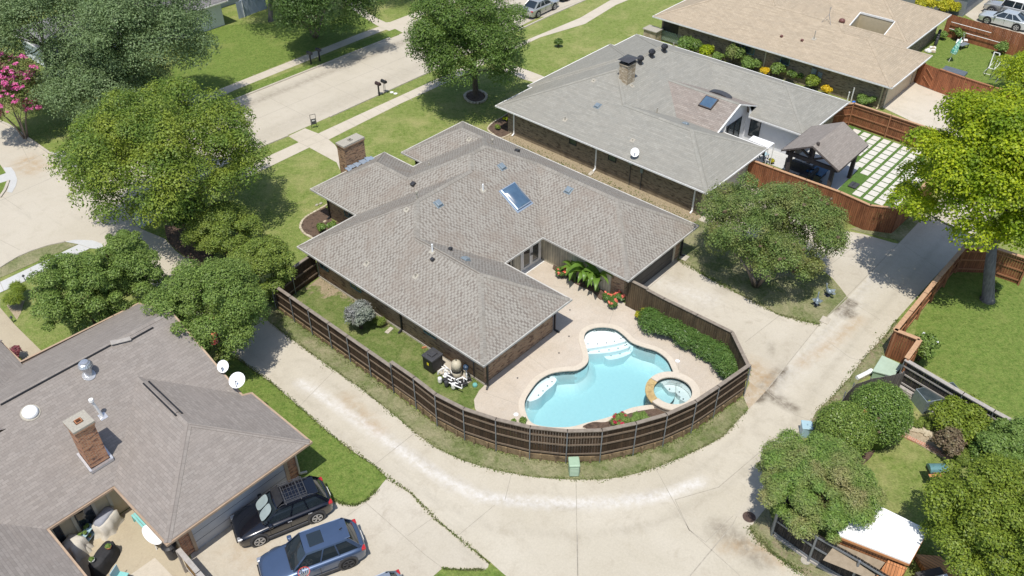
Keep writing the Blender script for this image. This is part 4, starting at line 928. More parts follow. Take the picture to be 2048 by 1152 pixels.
# ---------------------------------------------------------------- TAN HOUSE
PT=.395
TH_=thing('brick_house','long brick house with tan shingle roof and a square roof opening','house',(77,32,0))
pr=[hip(68.0,76.4,19.9,43.1,ZE,PT),hip(68.0,87,28.4,43.1,ZE,PT),hip(77.0,87,22.15,43.1,ZE,PT),hip(68,78,22.15,43.1,ZE,PT)]
hole=(77.35,79.4,24.6,27.9)
ol=[(68,19.9),(76.4,19.9),(76.4,22.15),(87,22.15),(87,43.1),(68,43.1)]
HT=house(TH_,pr[:3]+[pr[3]],ol,ZE,SH_TAN,SH_TAN,BR_RIGHT,.62,holes=[hole],fascia=WHITE)
mb=MB(); x0,x1,y0,y1=hole
for V in([(x0,y0),(x0,y1)],[(x0,y1),(x1,y1)],[(x1,y1),(x1,y0)],[(x1,y0),(x0,y0)]):
    (a,b),(c,d)=V; m_=((a+c)/2,(b+d)/2); mb.add([(a,b,0),(c,d,0),(c,d,roofz(HT,c,d)),(a,b,roofz(HT,a,b))],[(0,1,2,3)])
mb.build('atrium_wall',BEIGE,TH_)
mb=MB()
for V in([(x0,y0),(x0,y1)],[(x0,y1),(x1,y1)],[(x1,y1),(x1,y0)],[(x1,y0),(x0,y0)]):
    (a,b),(c,d)=V; mb.bar((a,b,roofz(HT,a,b)-.06),(c,d,roofz(HT,c,d)-.06),.08,.16)
mb.build('atrium_trim',WHITE,TH_)
MB().box(69.3,74.5,20.47,20.51,0,2.15).build('garage_door',GARB,TH_)
mb=MB(); mb.box(69.15,69.3,20.45,20.519,0,2.25); mb.box(74.5,74.65,20.45,20.519,0,2.25); mb.box(69.3,74.5,20.45,20.519,2.15,2.25); mb.build('garage_frame',CREAM,TH_)
MB().box(75.0,75.6,20.47,20.51,0,2.1).build('door',BEIGE,TH_)
xt=68.62
downspout(TH_,xt-.06,20.7,2.3,BEIGE,-.2,0,(-.5,-.2)); q=atx(1531,115,xt); downspout(TH_,xt-.06,q.y,2.3,CREAM,-.2,0,(-.5,0))
for pa,pb in(((1568,118),(1580,122)),((1490,92),(1510,98)),((1470,86),(1480,90))):
    y0,y1=ysp(pa,pb,xt); winx(TH_,xt,y0,y1+.3,1.3,2.05,TEALT,mull=0)
for px_,py_,s in((1629,142,.42),(1641,150,.36)):
    q=atx(px_,py_,xt); MB().box(xt-.16,xt-.001,q.y-s/2,q.y+s/2,q.z-.3,q.z+.25).build('meter_box',GREYV,TH_,bevel=.02)
for x,y in((1563,74),(1604,82)): rbox(HT,'roof_vent',x,y,.24,.24,.18,REDV,flash=False,label='small brown vent hood')
rpipe(HT,1628,78,.75,.04,LEAD)
p=rhit(HT,1683,46); MB().lathe([(.1,0),(.24,.08),(.3,.22),(.22,.36),(.05,.42)],p,14).build('round_vent',REDV,TH_,smooth=True)
p=rhit(HT,1655,44); mb=MB(); c=p+Vector((0,0,1.3)); 
for dx,dy in((.5,0),(-.25,.43),(-.25,-.43)): mb.tube([p+Vector((dx,dy,-.1)),p+Vector((0,0,.7))],.015,5)
mb.tube([p+Vector((0,0,.5)),c],.018,6)
for k in range(3): mb.tube([c+Vector((-.25,0,-.1*k)),c+Vector((.25,0,-.1*k))],.01,5)
mb.build('antenna',GALV,TH_)
# porch end: dark opening, lattice, brick pier
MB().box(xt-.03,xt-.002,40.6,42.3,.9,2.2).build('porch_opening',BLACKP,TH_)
mb=MB(); x=xt-.10
for k in range(16):
    y=39.9+k*.17
    mb.bar((x,y,.15),(x,min(y+.95,42.4),.15+min(.95,42.4-y)),.02,.035); mb.bar((x-.021,y,1.1),(x-.021,min(y+.95,42.4),1.1-min(.95,42.4-y)),.02,.035)
mb.build('lattice',GREENPL,TH_)
MB().box(67.3,68.3,42.2,43.6,0,1.2).build('porch_wall',STONE_CH,TH_)
MB().box(67.2,68.4,42.1,43.7,1.2,1.28).build('porch_wall_cap',LEAD,TH_)
# ---------------------------------------------------------------- LEFT HOUSE
PL=.432
LH=thing('brick_house','house with mauve-grey roof and tall brick chimney at the lower left','house',(8,32,0))
pr=[hip(5.97,13.38,24.92,40,ZE,PL,'WES'),hip(5.97,13.38,24.92,40,ZE,PL,'WES'),
    dict(r=(-22,12.9,29.38,39.3),pl=[(0,PL,2.4-PL*29.38),(0,-PL,4.92+PL*35.2)]),
    dict(r=(-9,2.9,12,34),pl=[(-PL,0,2.4+PL*2.9),(PL,0,2.4+PL*9),(0,PL,2.4-PL*12)]),
    dict(r=(-3.2,6.5,34,42.5),pl=[(-PL,0,3.3+PL*6.5),(PL,0,3.3+PL*3.2),(0,-PL,3.0+PL*42.5)])]
pr[0]['r']=(5.97,13.38,24.92,29.6); pr[1]['r']=(5.97,12.9,29.6,33.2)
ol=[(5.97,24.92),(9.67,24.92),(13.38,24.92),(13.38,29.6),(12.9,29.61),(12.9,30.2),(12.9,30.9),(12.9,35.2),(12.9,38.6),(12.89,39.3),(6.5,39.3),(6.5,42.5),(1.65,42.5),(-3.2,42.5),(-3.2,39.3),(-22,39.3),(-22,29.38),(-9,29.38),(-9,12),(2.9,12),(2.9,29.38),(5.97,29.38)]
HL=house(LH,pr,ol,ZE,SH_LEFT,SH_LEFT,BR_LEFT,.62,fascia=GUTTER_BR,capw=.16)
yl=25.54
MB().box(7.2,12.1,yl-.03,yl+.02,.02,2.15).build('garage_door',GARW,LH)
mb=MB()
for z in (.55,1.08,1.61): mb.box(7.2,12.1,yl-.036,yl-.0301,z,z+.018)
mb.build('garage_panel_joint',DKGREY,LH)
mb=MB(); mb.box(7.05,7.2,yl-.06,yl-.005,0,2.25); mb.box(12.1,12.28,yl-.06,yl-.005,0,2.25); mb.box(7.2,12.1,yl-.06,yl-.005,2.15,2.25); mb.build('garage_frame',GUTTER_BR,LH)
downspout(LH,12.78,25.48,2.3,CREAM,.35,-.1,(.5,-.5))
# beige patio walls
MB().box(6.55,6.59,25.6,30.0,.02,2.3).build('patio_wall',BEIGE,LH)
MB().box(2.3,6.54,29.94,29.985,.02,2.3).build('patio_wall',BEIGE,LH)
mb=MB()
for x in (3.0,3.95,4.9,5.6): mb.box(x,x+.14,29.88,29.939,.02,2.3)
mb.build('wall_batten',CREAM,LH)
for x0,x1 in((2.5,3.45),(4.12,4.9)): winy(LH,29.94,x0,x1,.15,2.2,DKGREY,mull=0,pane=GLASSD,name='glass_door')
ch=rhit(HL,205,925)
ca=(5.35,29.35)
cb=rhit(HL,185,941); cbr=rhit(HL,219.5,917.5)
cw=(cbr-cb).length; CH=thing
cx0,cy0=cb.x,cb.y; cx1=cbr.x
chc=((cx0+cx1)/2,cy0+.44)
top=None
for zz in np.arange(4,9,.02):
    q=at(151,871,zz)
    if q.y<=cy0: top=float(zz); break
chimney(LH,'chimney',chc,cx1-cx0,.88,3.0,top+.22,BR_LEFT,crown=.10,crownmat=LEAD,flue=.17,ov=.06)
zb=roofz(HL,chc[0],cy0-.1)
mb=MB(); mb.bar((cx0-.1,cy0-.09,zb+.08),(cx1+.1,cy0-.09,zb+.08),.14,.14); mb.bar((cx0-.08,cy0-.1,zb+.1),(cx0-.08,cy0+.9,zb+.1+.43),.1,.12); mb.bar((cx1+.08,cy0-.1,zb+.1),(cx1+.08,cy0+.9,zb+.1+.43),.1,.12); mb.build('flashing',SILVERM,LH)
rpipe(HL,206,833,1.15,.06,WHITEV,SILVERM,cap=True,lean=(-.18,.0))
turbine(HL,178,748,SILVERM,1.25)
p=rhit(HL,178,751); MB().tube([p,p+roofnormal(HL,p)*.04],.3,20).build('flashing',SILVERM,LH)
p=rhit(HL,61,826); n=roofnormal(HL,p); MB().tube([p,p+n*.12,p+n*.2,p+n*.24],[.34,.34,.28,.12],24).build('tubular_skylight',WHITEV,LH,smooth=False,bevel=.02)
mb=MB().tube([p,p+n*.03],.42,24).build('flashing',LEAD,LH)
def ventstrip(a,b,side):
    A=rhit(HL,*a);B=rhit(HL,*b); mb=MB(); mb.bar(A+Vector((0,0,.045)),B+Vector((0,0,.045)),.07,.05); return mb.build('ridge_vent',BLACKP,LH)
ventstrip((2,811),(222,691.5),0); ventstrip((263,681),(307,656),0); ventstrip((287,768),(353,833),0)
ventstrip((298,764),(365,828),0)
for a,b in (((222,688),(262,678)),):
    A=rhit(HL,*a);B=rhit(HL,*b); MB().bar(A+Vector((0,0,.06)),B+Vector((0,0,.06)),.35,.03).build('ridge_patch',T_GREY,LH)
pd=Vector((13.35,30.3,2.5)); dish(LH,(12.95,31.2,3.0),.32,(-.62,-.5,.85),mast=.45,lean=(.15,0)); dish(LH,(12.95,30.1,2.65),.43,(-.35,-.35,1.1),mast=.5,lean=(.15,0))
# ================================================================ FENCES
def fence(label,pts,h,mat,side=1,z0=0,rails=(.3,1.0,1.65),railmat=T_RAIL,cap=None,capw=.2,postmat=GALV,post=.06,postz=None,step=None,group=None,matin=None,jit=.012,name='wood_fence',postround=True,bw=.14,cat='fence'):
    t=thing(name,label,cat,(pts[0][0],pts[0][1],0),group=group)
    P=[Vector((*pts[0],0))]
    for a,b in zip(pts,pts[1:]):
        a=Vector((*a,0));b=Vector((*b,0)); n=max(1,round((b-a).length/step)) if step else 1
        for i in range(1,n+1): P.append(a.lerp(b,i/n))
    Zv=Vector((0,0,1))
    for a,b in zip(P,P[1:]):
        d=(b-a).normalized(); nrm=Zv.cross(d)*side; L=(b-a).length; nb=max(1,round(L/bw)); w_=L/nb; mb=MB()
        for i in range(nb):
            p=a+d*(i*w_+.004); q=a+d*((i+1)*w_-.004); o=U(-.004,.004); hh=h+U(-jit,jit)
            z1=z0+hh; th=.02
            mb.add([p+nrm*o+Zv*z0,q+nrm*o+Zv*z0,q+nrm*(o-th)+Zv*z0,p+nrm*(o-th)+Zv*z0,p+nrm*o+Zv*z1,q+nrm*o+Zv*z1,q+nrm*(o-th)+Zv*z1,p+nrm*(o-th)+Zv*z1],[(0,1,5,4),(2,3,7,6),(4,5,6,7),(1,2,6,5),(3,0,4,7)])
        mb.build('board_panel',mat,t)
        for r in rails:
            MB().bar(a+nrm*.035+Zv*(z0+r),b+nrm*.035+Zv*(z0+r),.04,.09).build('rail',railmat,t)
        if cap:
            MB().bar(a+Zv*(z0+h+.025)+nrm*.03-d*.02,b+Zv*(z0+h+.025)+nrm*.03+d*.02,capw,.035).build('cap_rail',cap,t)
            MB().bar(a+Zv*(z0+h-.06)+nrm*.035,b+Zv*(z0+h-.06)+nrm*.035,.03,.12).build('trim_board',railmat,t)
    if postmat:
        for i,p in enumerate(P):
            d=(P[min(i+1,len(P)-1)]-P[max(i-1,0)]).normalized(); nrm=Zv.cross(d)*side
            q=p+nrm*.10
            m=MB()
            if postround: m.tube([q+Zv*(0 if postz is None else postz),q+Zv*(z0+h-.03)],post/2,8)
            else: m.bar(q+Zv*0,q+Zv*(z0+h-.03),post,post)
            m.build('post',postmat,t)
    return t
FB=P2([(554,619),(590.7,643.7),(625.9,670),(664.5,698),(701.5,724.6),(743,754),(788,787),(831,820.6),(878,854),(932.5,882.8),(994.7,903.9),(1060.9,920),(1132.9,927.8),(1199.7,926),(1265.5,912),(1324.5,894.4),(1380.7,868),(1424.7,838),(1486,794)])
# the posts stand outside the boards: pull the board line 10 cm in
FBI=[(19.64,36.75)]+[(19.64,y) for x,y in FB[1:8]]+[(x+.07,y+.10) for x,y in FB[8:]]
RETH=.42
# heights change along the curve: flat side yard, then the fence rides on a low retaining wall
F1=FBI[:7]; F2=FBI[6:]
fence('dark brown board fence of the main house running straight along its grassy side yard',F1,1.62,W_BROWN,side=-1 if 0 else -1,z0=.28,rails=(.35,1.0),cap=T_CAP,railmat=T_RAIL,postz=0,matin=W_BRIN)
fence('dark brown board fence curving round the swimming pool on top of a timber retaining wall',F2,1.86,W_BROWN,side=-1,z0=RETH,rails=(.2,.85,1.4),cap=T_CAP,railmat=T_RAIL,postz=0)
# timber retaining wall with stakes
rw=thing('retaining_wall','low timber retaining wall with short stakes under the curved pool fence','retaining wall',(*FBI[6],0))
for a,b in zip(FBI,FBI[1:]):
    a=Vector((*a,0));b=Vector((*b,0)); d=(b-a).normalized(); n=Vector((0,0,1)).cross(d)*-1; hh=.26 if a.y>26.5 else RETH-.02
    mb=MB(); k=3 if hh>.3 else 2
    for i in range(k): mb.bar(a-n*.02+Vector((0,0,hh*(i+.5)/k)),b-n*.02+Vector((0,0,hh*(i+.5)/k)),.10,hh/k-.012)
    mb.build('timber',T_RET,rw)
    for f in ((.3,.72) if (b-a).length>1.5 and a.y<33 else (.5,)):
        p=a.lerp(b,f)+n*.09; MB().bar(p,p+Vector((0,0,hh+U(.0,.1))),.10,.08,up=(n.x,n.y,0)).build('stake',T_RET,rw)
# short leg back to the house
fence('short run of dark fence joining the main house corner to the side yard fence',[(19.64,36.8),(21.15,37.08),(23.2,37.35)],1.86,W_BROWN,side=-1,z0=.05,rails=(.35,1.05),cap=T_CAP,postz=0)
# driveway side
DS=P2([(1500,730),(1463.4,664.8),(1328,598)],2.0)
DS=[(31.95,12.25)]+[DS[1]]+[(33.75,21.2)]
DS[1]=tuple(at(1463.4,664.8,1.95))[:2]; mid=tuple(at(1328,598,1.95))[:2]; gt=tuple(at(1294,580,1.95))[:2]
fence('brown board fence between the pool hedge and the driveway seen from its smooth inner side',[DS[0],DS[1],mid,gt],1.9,W_BRIN,side=-1,z0=.04,rails=(.3,1.0),cap=T_CAP,step=2.4,postz=0)
fence('narrow brown gate beside the garage of the main house',[gt,(33.75,21.3)],1.95,W_BRIN,side=-1,z0=.06,rails=(.3,1.6),cap=T_CAP,name='wooden_gate',cat='gate',postz=0)
# right house: paver yard fences (smooth outer side to the alley)
A=P2([(1503,322),(1546,338),(1680,386)],1.9); B=P2([(1741,410),(1799,417),(1842,378)],2.0)
A[0]=(50.9,23.0)
fence('red-brown cedar fence bowing round the white paver yard beside the crape myrtle',[A[0],A[1],A[2],B[0],B[1]],1.95,W_RED,side=1,z0=0,cap=T_CAPR,step=2.4,railmat=T_RAILR,rails=(.3,1.0,1.6),postz=0)
fence('red-brown cedar fence on the far alley side of the white paver yard',[B[1],B[2],tuple(at(1900,318,2))[:2],(63.6,9.5)],1.95,W_RED,side=1,cap=T_CAPR,step=2.4,railmat=T_RAILR,postz=0)
LF=P2([(1665,218),(1726,262),(1829,300),(1900,326)],0)
fence('red-brown cedar fence between the paver yard and the tan house drive',[(62.9,22.4),(64.35,21.3),(64.3,18.2),(64.2,14.6),(64.0,9.6)],1.9,W_RED,side=-1,cap=T_CAPR,railmat=T_RAILR,step=3.3,rails=(.25,.95,1.65),postmat=T_RAILR,post=.09,postround=False,postz=0)
# tan house gate and yard fence
TG=P2([(1836,180),(1845,173)],0)
g0=tuple(at(1800,153,1.8))[:2]
tf=[(76.5,19.95),(76.6,18.2),(76.6,15.6),(76.5,13.0),(76.4,10.5),(76.3,7.5)]
g0=at(1838,170); g1=at(1866,181); g2=at(1877,185); g3=at(1915,199); 
fence('red cedar yard fence with steel posts beside the tan house gate',[tuple(g1)[:2],tuple(g2)[:2],tuple(g3)[:2],(g3.x-.4,g3.y-4.5)],1.95,W_RED2,side=1,cap=T_RAILR,railmat=T_RAILR,rails=(.3,.95,1.6),step=2.6,postz=0)
gt_=fence('red cedar drive gate with diagonal braces beside the tan house',[tuple(g0)[:2],tuple(g1)[:2]],1.9,W_RED2,side=1,z0=.05,railmat=T_RAILR,rails=(.25,.95,1.6),name='wooden_gate',cat='gate',postz=0)
a=g0;b=g1; MB().bar(a.lerp(b,.15)+Vector((-.05,-.02,1.7)),a.lerp(b,.75)+Vector((-.05,-.02,1.0)),.03,.1,up=(1,0,0)).bar(a.lerp(b,.1)+Vector((-.05,-.02,.95)),a.lerp(b,.7)+Vector((-.05,-.02,.3)),.03,.1,up=(1,0,0)).build('brace',T_RAILR,gt_)
fence('red cedar wall segment between the tan house and its drive gate',[(75.8,20.5),tuple(g0)[:2]],1.9,W_RED2,side=1,railmat=T_RAILR,cap=T_RAILR,postz=0)
yf0=at(1886,72);yf1=at(2030,113)
fence('tall red cedar fence behind the tan house back lawn with parked cars beyond',[tuple(at(1884,71))[:2],tuple(at(2028,112))[:2],(81.0,2.5)],2.15,W_RED2,side=1,railmat=T_RAILR,rails=(),postmat=None,step=2.4)
MB_=thing('trellis_wire','white trellis rails fixed in front of the tall red cedar fence','trellis',at(1890,72))
for z,f0,f1 in((.9,.05,.75),(1.55,.05,.6)):
    a=yf0.lerp(yf1,f0);b=yf0.lerp(yf1,f1); MB().tube([a+Vector((-.12,-.05,z)),b+Vector((-.12,-.05,z))],.03,6).build('rail',WHITE,MB_)
# right: brown fence beside the big tree (posts on the garden side)
BF=[tuple(at(1789,662,1.9))[:2],tuple(at(1878,552,1.95))[:2],tuple(at(1928,494,1.95))[:2],tuple(at(1990,497,1.9))[:2],tuple(at(2060,520,1.9))[:2]]
fence('tall cedar fence with thick pale cap curving round the big lime-leaved tree',BF,1.95,W_RED,side=-1,cap=T_CAPR,railmat=T_RAILR,step=2.5,rails=(.3,1.0,1.65),postmat=T_RAILR,post=.1,postround=False,capw=.26)
e=BF[0]; c2=tuple(at(1838,681,1.9))[:2]; c3=tuple(at(1812,718,1.9))[:2]
fence('short cedar fence corner with orange cap above the green utility pad',[e,c2,c3],1.95,W_RED,side=1,cap=T_CAPR,railmat=T_RAILR,rails=(.2,.8,1.4),postmat=T_RAILR,post=.1,postround=False,capw=.26)
# blackened fence behind the garden shrubs
KF=[c3,tuple(at(1928,786,1.9))[:2],tuple(at(1990,821,1.9))[:2],tuple(at(2048,852,1.9))[:2],tuple(at(2150,905,1.9))[:2]]
fence('blackened old board fence with pale rails behind the garden shrubs',KF,1.85,W_BLACK,side=-1,cap=T_GREY,railmat=T_GREY,rails=(.35,.95,1.45),step=2.4,capw=.24,postmat=GALV)
t_=thing('garden_wall','low stacked grey block wall at the foot of the blackened fence','wall',(*KF[0],0)); mb=MB()
for a,b in zip(KF,KF[1:]): 
    a=Vector((*a,0));b=Vector((*b,0)); n=Vector((0,0,1)).cross((b-a).normalized())*-1
    for z in(.05,.15,.25): mb.bar(a+n*(.3-z*.2)+Vector((0,0,z)),b+n*(.3-z*.2)+Vector((0,0,z)),.3-z*.3,.095)
mb.build('blocks',T_GREY,t_)
PF=P2([(1810,745),(1775,752),(1745,757),(1712,768),(1695,785),(1680,806)],1.5)
fence('weathered grey picket fence curving behind the two clipped round bushes',PF,1.5,W_GREY,side=-1,rails=(.4,1.2),railmat=T_GREY,bw=.10,step=1.6,postz=0)
# bottom right black fence
BK=P2([(1545,1068),(1618,1120),(1700,1168),(1800,1230)],0)
fence('black board fence with grey steel rails along the alley at the bottom edge',BK,1.8,W_BLACK,side=-1 if 0 else -1,z0=.06,rails=(.15,.95,1.65),railmat=GALV,postmat=GALV,post=.11,step=3.3,postz=0)
q=thing('kickboard','pale concrete edging and round footing under the black alley fence','kerb',(*BK[0],0)); mb=MB()
for a,b in zip(BK,BK[1:]): mb.bar((a[0]-.06,a[1]-.1,.07),(b[0]-.06,b[1]-.1,.07),.10,.14)
mb.build('edging_board',T_GREY,q)
c=at(1611,1122); MB().tube([c,c+Vector((0,0,.05))],.22,16).build('footing',LEAD,q)
bb=P2([(1545,1068),(1560,1035),(1580,1000)],0)
fence('black side fence running under the feathery tree toward the garden',[BK[0],tuple(at(1566,1040))[:2],tuple(at(1590,1000))[:2]],1.8,W_BLACK,side=1,z0=.06,rails=(.15,1.65),railmat=GALV,postmat=GALV)
# left patio fence
LPF=[tuple(at(355,1080,1.7))[:2],tuple(at(392,1118,1.7))[:2],tuple(at(440,1170,1.7))[:2],tuple(at(480,1215,1.7))[:2]]
LPF=[(6.3,24.9),(6.25,23.3),(6.2,21.5)]
fence('weathered patio fence with pale broken cap beside the left house garage',LPF,1.6,boards('golden_old_boards',(.33,.21,.09),(.24,.15,.065),(.4,.28,.14),.13,.012),side=-1,cap=T_GREY,railmat=T_GREY,rails=(.3,1.3),capw=.22,postmat=T_GREY,post=.1,postround=False,step=1.7)
# ================================================================ POOL
PO=thing('swimming_pool','freeform turquoise pool with white entry ledge, steps and pale stone coping','pool',(30,19,0))
inner=POOL; outer=offset(POOL,-.32)
# deck with a hole where the pool is
ZS=.40
rin=[(1306,776),(1320,762),(1342,754),(1366,758),(1380,768),(1385,782),(1379,796),(1362,806),(1340,805),(1318,797),(1307,786)]
SI=S(P2(rin,ZS),4); cx=sum(p[0] for p in SI)/len(SI); cy=sum(p[1] for p in SI)/len(SI); ri=sum(math.hypot(p[0]-cx,p[1]-cy) for p in SI)/len(SI)
def union_spa(loop,rr):
    n=len(loop); ins=[math.hypot(x-cx,y-cy)<rr for x,y in loop]
    if not any(ins): return loop
    k=next(i for i in range(n) if ins[i] and not ins[i-1]); rot=loop[k:]+loop[:k]; ri_=ins[k:]+ins[:k]
    m=max(i for i in range(n) if ri_[i]); keep=rot[m+1:]
    a0=math.atan2(keep[-1][1]-cy,keep[-1][0]-cx); a1=math.atan2(keep[0][1]-cy,keep[0][0]-cx)
    best=None
    for da in ((a1-a0)%(2*math.pi),(a1-a0)%(2*math.pi)-2*math.pi):
        mid=(cx+rr*math.cos(a0+da/2),cy+rr*math.sin(a0+da/2))
        if not inpoly(*mid,loop): best=da
    if best is None: best=(a1-a0)%(2*math.pi)
    return keep+[(cx+rr*math.cos(a0+best*i/18),cy+rr*math.sin(a0+best*i/18)) for i in range(1,18)]
DECKP=P2([(972,768),(958,782),(948,800),(950,818),(960,832),(985,846),(1020,862),(1060,884),(1100,905)])+[(21.9,16.9),(24.6,14.7),(27,13.3),(29.6,12.8),(31.8,12.4)]+[(DS[1][0]-.1,DS[1][1]),(mid[0]-.1,mid[1]),(33.9,21.2),(33.95,28.1),(29.0,28.1),(29.04,23.06),(23.3,23.06)]
DK_PX=[(1045,645,1.0)]
def deckf(x,y): return (0,0,.12)
sheet('pool_deck',DECKP,C_DECK,.022,[union_spa(offset(POOL,-.2),ri+.3)],fn=deckf,step=1.5,extra=[(P2([a])[0],P2([b])[0],.02) for a,b in (((1040,700),(1105,748)),((1215,655),(1250,560)),((1255,680),(1290,650)),((965,784),(1052,815)),((1355,760),(1360,700)),((1060,565),(1270,600)))])
# coping ring
mb=MB(); n=len(inner)
for i in range(n):
    a=inner[i];b=outer[i]; mb.v+=[(a[0],a[1],-.02),(a[0],a[1],.05),(b[0],b[1],.05),(b[0],b[1],.0)]
for i in range(n):
    j=(i+1)%n
    if math.hypot((inner[i][0]+outer[i][0])/2-cx,(inner[i][1]+outer[i][1])/2-cy)<ri+.30: continue
    for k in range(3): mb.f.append((4*i+k,4*j+k,4*j+k+1,4*i+k+1)); mb.m.append(0)
mb.build('coping',COPING,PO)
# tile band and plaster basin
inn=offset(POOL,.012); bot=offset(POOL,.5)
tb=MB()
for i in range(n):
    j=(i+1)%n; a=inn[i];b=inn[j]; tb.add([(a[0],a[1],-.26),(b[0],b[1],-.26),(b[0],b[1],-.015),(a[0],a[1],-.015)],[(0,1,2,3)])
tb.build('tile_band',TILE,PO)
def depth(x,y): return -1.35
bs=MB(); d0=-.255
for i in range(n):
    j=(i+1)%n; a=inn[i];b=inn[j];c=bot[j];d=bot[i]
    bs.add([(a[0],a[1],d0),(b[0],b[1],d0),(b[0],b[1],-1.0),(a[0],a[1],-1.0)],[(0,1,2,3)]); bs.add([(a[0],a[1],-1.0),(b[0],b[1],-1.0),(c[0],c[1],-1.35),(d[0],d[1],-1.35)],[(0,1,2,3)])
bs.add([(x,y,-1.35) for x,y in bot],[tuple(range(n))])
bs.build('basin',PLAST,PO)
# entry ledge and steps (built inside the basin)
def cut(px_,z,top,name,mat=LEDGEP,sm=3,px_z=None):
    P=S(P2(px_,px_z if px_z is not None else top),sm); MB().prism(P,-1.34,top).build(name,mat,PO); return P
cut([(1166,697),(1166,680),(1172,668),(1187,661),(1208,659),(1228,663),(1243,673),(1252,681),(1235,687),(1215,691),(1190,695)],0,-.28,'tanning_ledge')
cut([(1166,696),(1190,694),(1215,690),(1235,686),(1250,680),(1260,691),(1252,697),(1230,703),(1200,707),(1168,707)],0,-.50,'step')
cut([(1209,711),(1230,707),(1252,698),(1262,695),(1266,703),(1248,713),(1226,719),(1214,718)],0,-.78,'step')
cut([(1057,802),(1062,783),(1079,765),(1103,753),(1113,759),(1107,770),(1092,782),(1082,793),(1070,800)],0,-.42,'bench')
dk=MB()
for x,y,z in [(1176,688,-.28),(1195,688,-.28),(1213,686,-.28),(1229,682.5,-.28),(1242,677.5,-.28),(1177,703,-.5),(1198,702.5,-.5),(1218,700,-.5),(1236,696.5,-.5),(1250,691,-.5),(1222,711.5,-.78),(1240,708,-.78),(1256,702,-.78),(1104,763.5,-.42),(1095,772,-.42),(1086,782,-.42),(1077,790.5,-.42)]:
    p=at(x,y,z); dk.box(p.x-.035,p.x+.035,p.y-.035,p.y+.035,z+.002,z+.012)
dk.build('step_marker',BLACKP,PO)
# water: a clear body that absorbs red light
m,nt,bs_=newmat('pool_water'); nt.nodes.remove(bs_)
tr=N(nt,'BsdfTransparent'); gl=N(nt,'BsdfGlossy'); gl.inputs['Roughness'].default_value=.04; fr=N(nt,'Fresnel'); fr.inputs[0].default_value=1.33
ms=N(nt,'MixShader'); nt.links.new(fr.outputs[0],ms.inputs[0]); nt.links.new(tr.outputs[0],ms.inputs[1]); nt.links.new(gl.outputs[0],ms.inputs[2])
o_=co(nt); bp=N(nt,'Bump'); bp.inputs['Strength'].default_value=.35; bp.inputs['Distance'].default_value=.05
wv=N(nt,'TexVoronoi'); wv.feature='SMOOTH_F1'; wv.inputs['Scale'].default_value=3.2; nt.links.new(mix(nt,.25,o_,N(nt,'TexNoise').outputs['Color']),wv.inputs['Vector'])
nt.links.new(wv.outputs[0],bp.inputs['Height']); nt.links.new(bp.outputs[0],gl.inputs['Normal']); nt.links.new(bp.outputs[0],fr.inputs['Normal'])
nt.links.new(ms.outputs[0],nt.nodes['Material Output'].inputs['Surface'])
va=N(nt,'VolumeAbsorption'); va.inputs['Color'].default_value=(.16,.82,.92,1); va.inputs['Density'].default_value=.32; nt.links.new(va.outputs[0],nt.nodes['Material Output'].inputs['Volume'])
WATER=m
wp=offset(POOL,.02); MB().prism(wp,-1.5,-.17).build('water',WATER,PO)
for x,y in ((1355,722),(1032,829)): 
    p=at(x,y,.03); MB().tube([p,p+Vector((0,0,.012))],.13,20).build('skimmer_lid',LEDGEP,PO)
for x,y in ((1138,672.5),(1118,706),(1035,756),(1140,620)):
    p=at(x,y,.027); MB().tube([p,p+Vector((0,0,.008))],.05,10).build('deck_drain',DKGREY,PO)
# spa
SP=thing('spa','round raised spa with cast coping, ledgestone wall and golden spillway joined to the pool','hot tub',at(1349,782,.0))
sc=at(1345,783,.42); R0=1.02
a1=atx; lr=[at(1306,780,.32),at(1384,784,.32)]
rin=[(1306,776),(1320,762),(1342,754),(1366,758),(1380,768),(1385,782),(1379,796),(1362,806),(1340,805),(1318,797),(1307,786)]
ZS=.40
SI=S(P2(rin,ZS),4); cx=sum(p[0] for p in SI)/len(SI); cy=sum(p[1] for p in SI)/len(SI); ri=sum(math.hypot(p[0]-cx,p[1]-cy) for p in SI)/len(SI)
nS=48; C=lambda r,i:(cx+r*math.cos(2*math.pi*i/nS),cy+r*math.sin(2*math.pi*i/nS))
def ringseg(i0,i1,r0,r1,z0,z1,name,mat):
    mb=MB()
    for i in range(i0,i1):
        P_=[C(r0,i),C(r1,i),C(r1,i+1),C(r0,i+1)]; mb.add([(x,y,z0) for x,y in P_]+[(x,y,z1) for x,y in P_],[(4,5,6,7),(1,2,6,5),(3,0,4,7)]+([(0,1,5,4)] if i==i0 else [])+([(2,3,7,6)] if i==i1-1 else []))
    return mb.build(name,mat,SP)
# image directions: spillway faces the pool (towards -x)
ringseg(-26,12,ri,ri+.42,ZS-.08,ZS,'coping',COPING); ringseg(12,22,ri,ri+.45,ZS-.15,ZS-.07,'spillway',FLAG)
mb=MB()
for i in range(nS): a=C(ri+.36,i);b=C(ri+.36,i+1); mb.add([(*a,-1.3),(*b,-1.3),(*b,ZS-.08 if not 12<=i<22 else ZS-.15),(*a,ZS-.08 if not 12<=i<22 else ZS-.15)],[(0,1,2,3)])
mb.build('stone_wall',LEDGE,SP)
mb=MB()
for i in range(nS): a=C(ri,i);b=C(ri,i+1); mb.add([(*a,-.5),(*b,-.5),(*b,.18),(*a,.18)],[(3,2,1,0)])
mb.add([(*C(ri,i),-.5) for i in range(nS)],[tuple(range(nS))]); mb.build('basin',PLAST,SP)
mb=MB()
for i in range(nS): a=C(ri-.005,i);b=C(ri-.005,i+1); mb.add([(*a,.16),(*b,.16),(*b,ZS-.151),(*a,ZS-.151)],[(3,2,1,0)])
mb.build('tile_band',TILE,SP)
